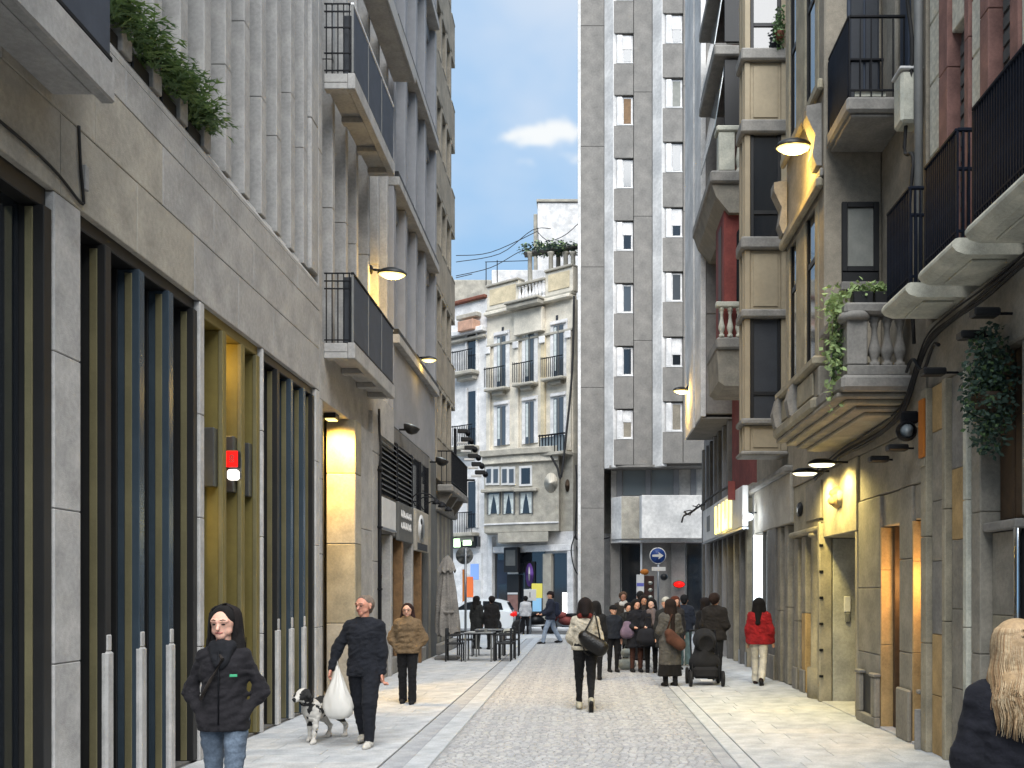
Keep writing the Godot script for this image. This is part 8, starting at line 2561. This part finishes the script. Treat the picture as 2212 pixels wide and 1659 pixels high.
func dog(at: Vector3, turn: float) -> void:
	var t := thing("dog", "black and white dog walking beside the plastic bag", "dog", at, turn)
	var B := []
	B.append([Vector3(0, 0.40, 0.20), Vector3(0, 0.42, -0.02), 0.125, 0.115, 0])
	B.append([Vector3(0, 0.42, -0.02), Vector3(0, 0.44, -0.26), 0.108, 0.100, 0])
	B.append([Vector3(0, 0.34, 0.19), Vector3(0, 0.37, 0.02), 0.095, 0.08, 0])
	B.append([Vector3(0, 0.46, 0.26), Vector3(0, 0.57, 0.37), 0.085, 0.068, 0])
	B.append([Vector3(0, 0.595, 0.385), Vector3(0, 0.59, 0.43), 0.074, 0.064, 0])
	B.append([Vector3(0, 0.565, 0.46), Vector3(0, 0.545, 0.535), 0.043, 0.034, 0])
	for sg in [-1.0, 1.0]:
		B.append([Vector3(0.062 * sg, 0.64, 0.375), Vector3(0.095 * sg, 0.575, 0.40), 0.022, 0.024, 0])
		var fwd: float = 0.05 * sg
		B.append([Vector3(0.075 * sg, 0.38, 0.21), Vector3(0.075 * sg, 0.20, 0.20 + fwd), 0.055, 0.032, 0])
		B.append([Vector3(0.075 * sg, 0.20, 0.20 + fwd), Vector3(0.075 * sg, 0.045, 0.22 + fwd * 1.4), 0.030, 0.025, 0])
		B.append([Vector3(0.075 * sg, 0.03, 0.22 + fwd * 1.4), Vector3(0.075 * sg, 0.026, 0.255 + fwd * 1.4), 0.032, 0.026, 0])
		B.append([Vector3(0.08 * sg, 0.42, -0.25), Vector3(0.085 * sg, 0.27, -0.17 - fwd), 0.085, 0.055, 0])
		B.append([Vector3(0.085 * sg, 0.27, -0.17 - fwd), Vector3(0.08 * sg, 0.15, -0.32 - fwd), 0.048, 0.028, 0])
		B.append([Vector3(0.08 * sg, 0.15, -0.32 - fwd), Vector3(0.08 * sg, 0.045, -0.30 - fwd), 0.027, 0.024, 0])
		B.append([Vector3(0.08 * sg, 0.03, -0.30 - fwd), Vector3(0.08 * sg, 0.026, -0.26 - fwd), 0.030, 0.026, 0])
	B.append([Vector3(0, 0.50, -0.34), Vector3(0.02, 0.42, -0.50), 0.028, 0.020, 0])
	var n := FastNoiseLite.new()
	n.seed = 4
	n.frequency = 3.0
	var paint := func(p: Vector3) -> Color:
		var black := n.get_noise_3dv(p * 1.7) > 0.08
		if p.y > 0.5 and p.z > 0.3:
			black = absf(p.x) > 0.03 and p.z < 0.50
		if p.z > 0.545 or (p.y < 0.2 and n.get_noise_3dv(p * 4.0) < 0.25):
			black = p.z > 0.55
		elif p.y > 0.47 and p.z < 0.2:
			black = true
		return Color(0.022, 0.021, 0.022) if black else Color(0.52, 0.50, 0.46)
	var m := mat("dog_fur", Color(1, 1, 1), 0.9, "", 1.0, "weave", 0.8)
	m.vertex_color_use_as_albedo = true
	put(t, "body", field_mesh(B, 0.009, 0.03, -100.0, 100.0, paint, 0.006), m)
	put(t, "nose", ellipsoid(Vector3(0.018, 0.014, 0.014)), M.rubber, Vector3(0, 0.553, 0.568))
	for sg in [-1.0, 1.0]:
		put(t, "eye", ellipsoid(Vector3.ONE * 0.010), M.frame_black, Vector3(0.033 * sg, 0.605, 0.483))
	put(t, "collar", lathe(PackedVector2Array([Vector2(0.082, -0.012), Vector2(0.086, 0.0), Vector2(0.082, 0.012)]), 18), M.rubber, Vector3(0, 0.515, 0.318), Basis(Vector3.RIGHT, 0.75))

func shoulder_bag(c: Vector3) -> void:
	var t := thing("shoulder_bag", "black leather shoulder bag slung across the cream jacket", "bag", c + Vector3(0.12, 1.0, 0.2))
	var leather := mat("leather_black", Color(0.10, 0.095, 0.09), 0.4, "plain", 2.0, "weave", 0.4)
	leather.uv1_world_triplanar = false
	put(t, "bag", field_mesh([[Vector3(-0.13, 0.11, 0.0), Vector3(0.13, -0.04, 0.02), 0.095, 0.10, 0], [Vector3(-0.10, 0.02, 0.0), Vector3(0.10, -0.10, 0.02), 0.085, 0.085, 0]], 0.014, 0.05), leather)
	put(t, "strap", tube(PackedVector3Array([Vector3(-0.16, 0.12, 0.02), Vector3(-0.02, 0.38, -0.06), Vector3(0.02, 0.47, -0.16), Vector3(0.05, 0.36, -0.06), Vector3(0.10, 0.08, 0.05)]), 0.014, 6), leather)
	put(t, "strap", tube(PackedVector3Array([Vector3(-0.17, 0.08, 0.03), Vector3(-0.13, -0.12, 0.0), Vector3(-0.06, -0.17, 0.0)]), 0.012, 6), leather)
	put(t, "strap", tube(PackedVector3Array([Vector3(0.16, -0.14, 0.02), Vector3(0.10, -0.25, 0.02), Vector3(0.04, -0.26, 0.0)]), 0.008, 6), leather)

func backpack(label: String, at: Vector3, turn: float, col: Color) -> void:
	var t := thing("backpack", label, "backpack", at, turn)
	put(t, "pack", field_mesh([[Vector3(-0.07, -0.14, 0), Vector3(-0.07, 0.16, 0), 0.11, 0.10, 0], [Vector3(0.07, -0.14, 0), Vector3(0.07, 0.16, 0), 0.11, 0.10, 0], [Vector3(-0.05, -0.1, 0.09), Vector3(0.05, -0.1, 0.09), 0.07, 0.07, 0]], 0.025, 0.05), cloth_of("backpack_blue", col))
	put(t, "strap", tube(PackedVector3Array([Vector3(-0.1, 0.2, -0.02), Vector3(-0.12, 0.28, -0.14), Vector3(-0.13, 0.15, -0.3)]), 0.018, 6), M.backpack_blue)

func tan_bag(at: Vector3) -> void:
	var t := thing("shoulder_bag", "tan brown bag on the hip of the long grey coat", "bag", at + Vector3(0, 0.78, 0))
	put(t, "bag", field_mesh([[Vector3(-0.10, 0.22, 0), Vector3(0.10, 0.02, 0.0), 0.09, 0.10, 0], [Vector3(-0.08, 0.10, 0), Vector3(0.12, -0.02, 0), 0.08, 0.08, 0]], 0.02, 0.05), cloth_of("bag_tan", Color(0.36, 0.23, 0.175)))
	put(t, "strap", tube(PackedVector3Array([Vector3(-0.14, 0.28, 0), Vector3(-0.05, 0.55, -0.05), Vector3(0.0, 0.62, -0.12)]), 0.014, 6), M.bag_tan)

func blonde_person() -> void:
	var d := 4.45
	var at := Vector3(wx(2192, d), 0, -d)
	var t := person("person with long blonde hair and dark coat seen from behind close to the right wall", at, PI - 0.15, 1.66, {"near": true, "no_face": true, "cell": 0.016, "head_cell": 0.012, "hide_hands": true, "head_turn": 0.0,
		"arms": [[Vector3(0.22, -0.97, 0.0), Vector3(0.0, -0.9, 0.4)], [Vector3(-0.22, -0.97, 0.0), Vector3(0.0, -0.9, 0.4)]],
		"coat": {"name": "coat_midnight", "color": Color(0.095, 0.10, 0.135), "hem": 0.60, "thick": 0.026, "collar": 1.42},
		"trousers": {"name": "trousers_black", "color": Color(0.085, 0.088, 0.10)}})
	# hair: a shaped mass plus many fine locks that fall over the collar
	var s := 1.66 / 1.70
	var m := cloth("hair_blonde", Color(0.74, 0.625, 0.475), 0.3)
	m.roughness = 0.55
	var m2 := cloth("hair_blonde_pale", Color(0.84, 0.755, 0.615), 0.3)
	m2.roughness = 0.5
	var dk := cloth("hair_blonde_dark", Color(0.64, 0.515, 0.375), 0.3)
	dk.roughness = 0.6
	put(t, "hair", field_mesh([[Vector3(0, 1.615, -0.03) * s, Vector3(0, 1.61, 0.0) * s, 0.102 * s, 0.094 * s, 0], [Vector3(0, 1.58, -0.055) * s, Vector3(0.0, 1.42, -0.085) * s, 0.080 * s, 0.075 * s, 0], [Vector3(0.04, 1.45, -0.08) * s, Vector3(0.05, 1.30, -0.115) * s, 0.065 * s, 0.045 * s, 0], [Vector3(-0.04, 1.45, -0.08) * s, Vector3(-0.05, 1.30, -0.115) * s, 0.065 * s, 0.045 * s, 0]], 0.010, 0.04), m)
	hair_locks(t, 1.66, [m, m2, dk], 12, 420, 1.25, false, 0.0, 0.0026)
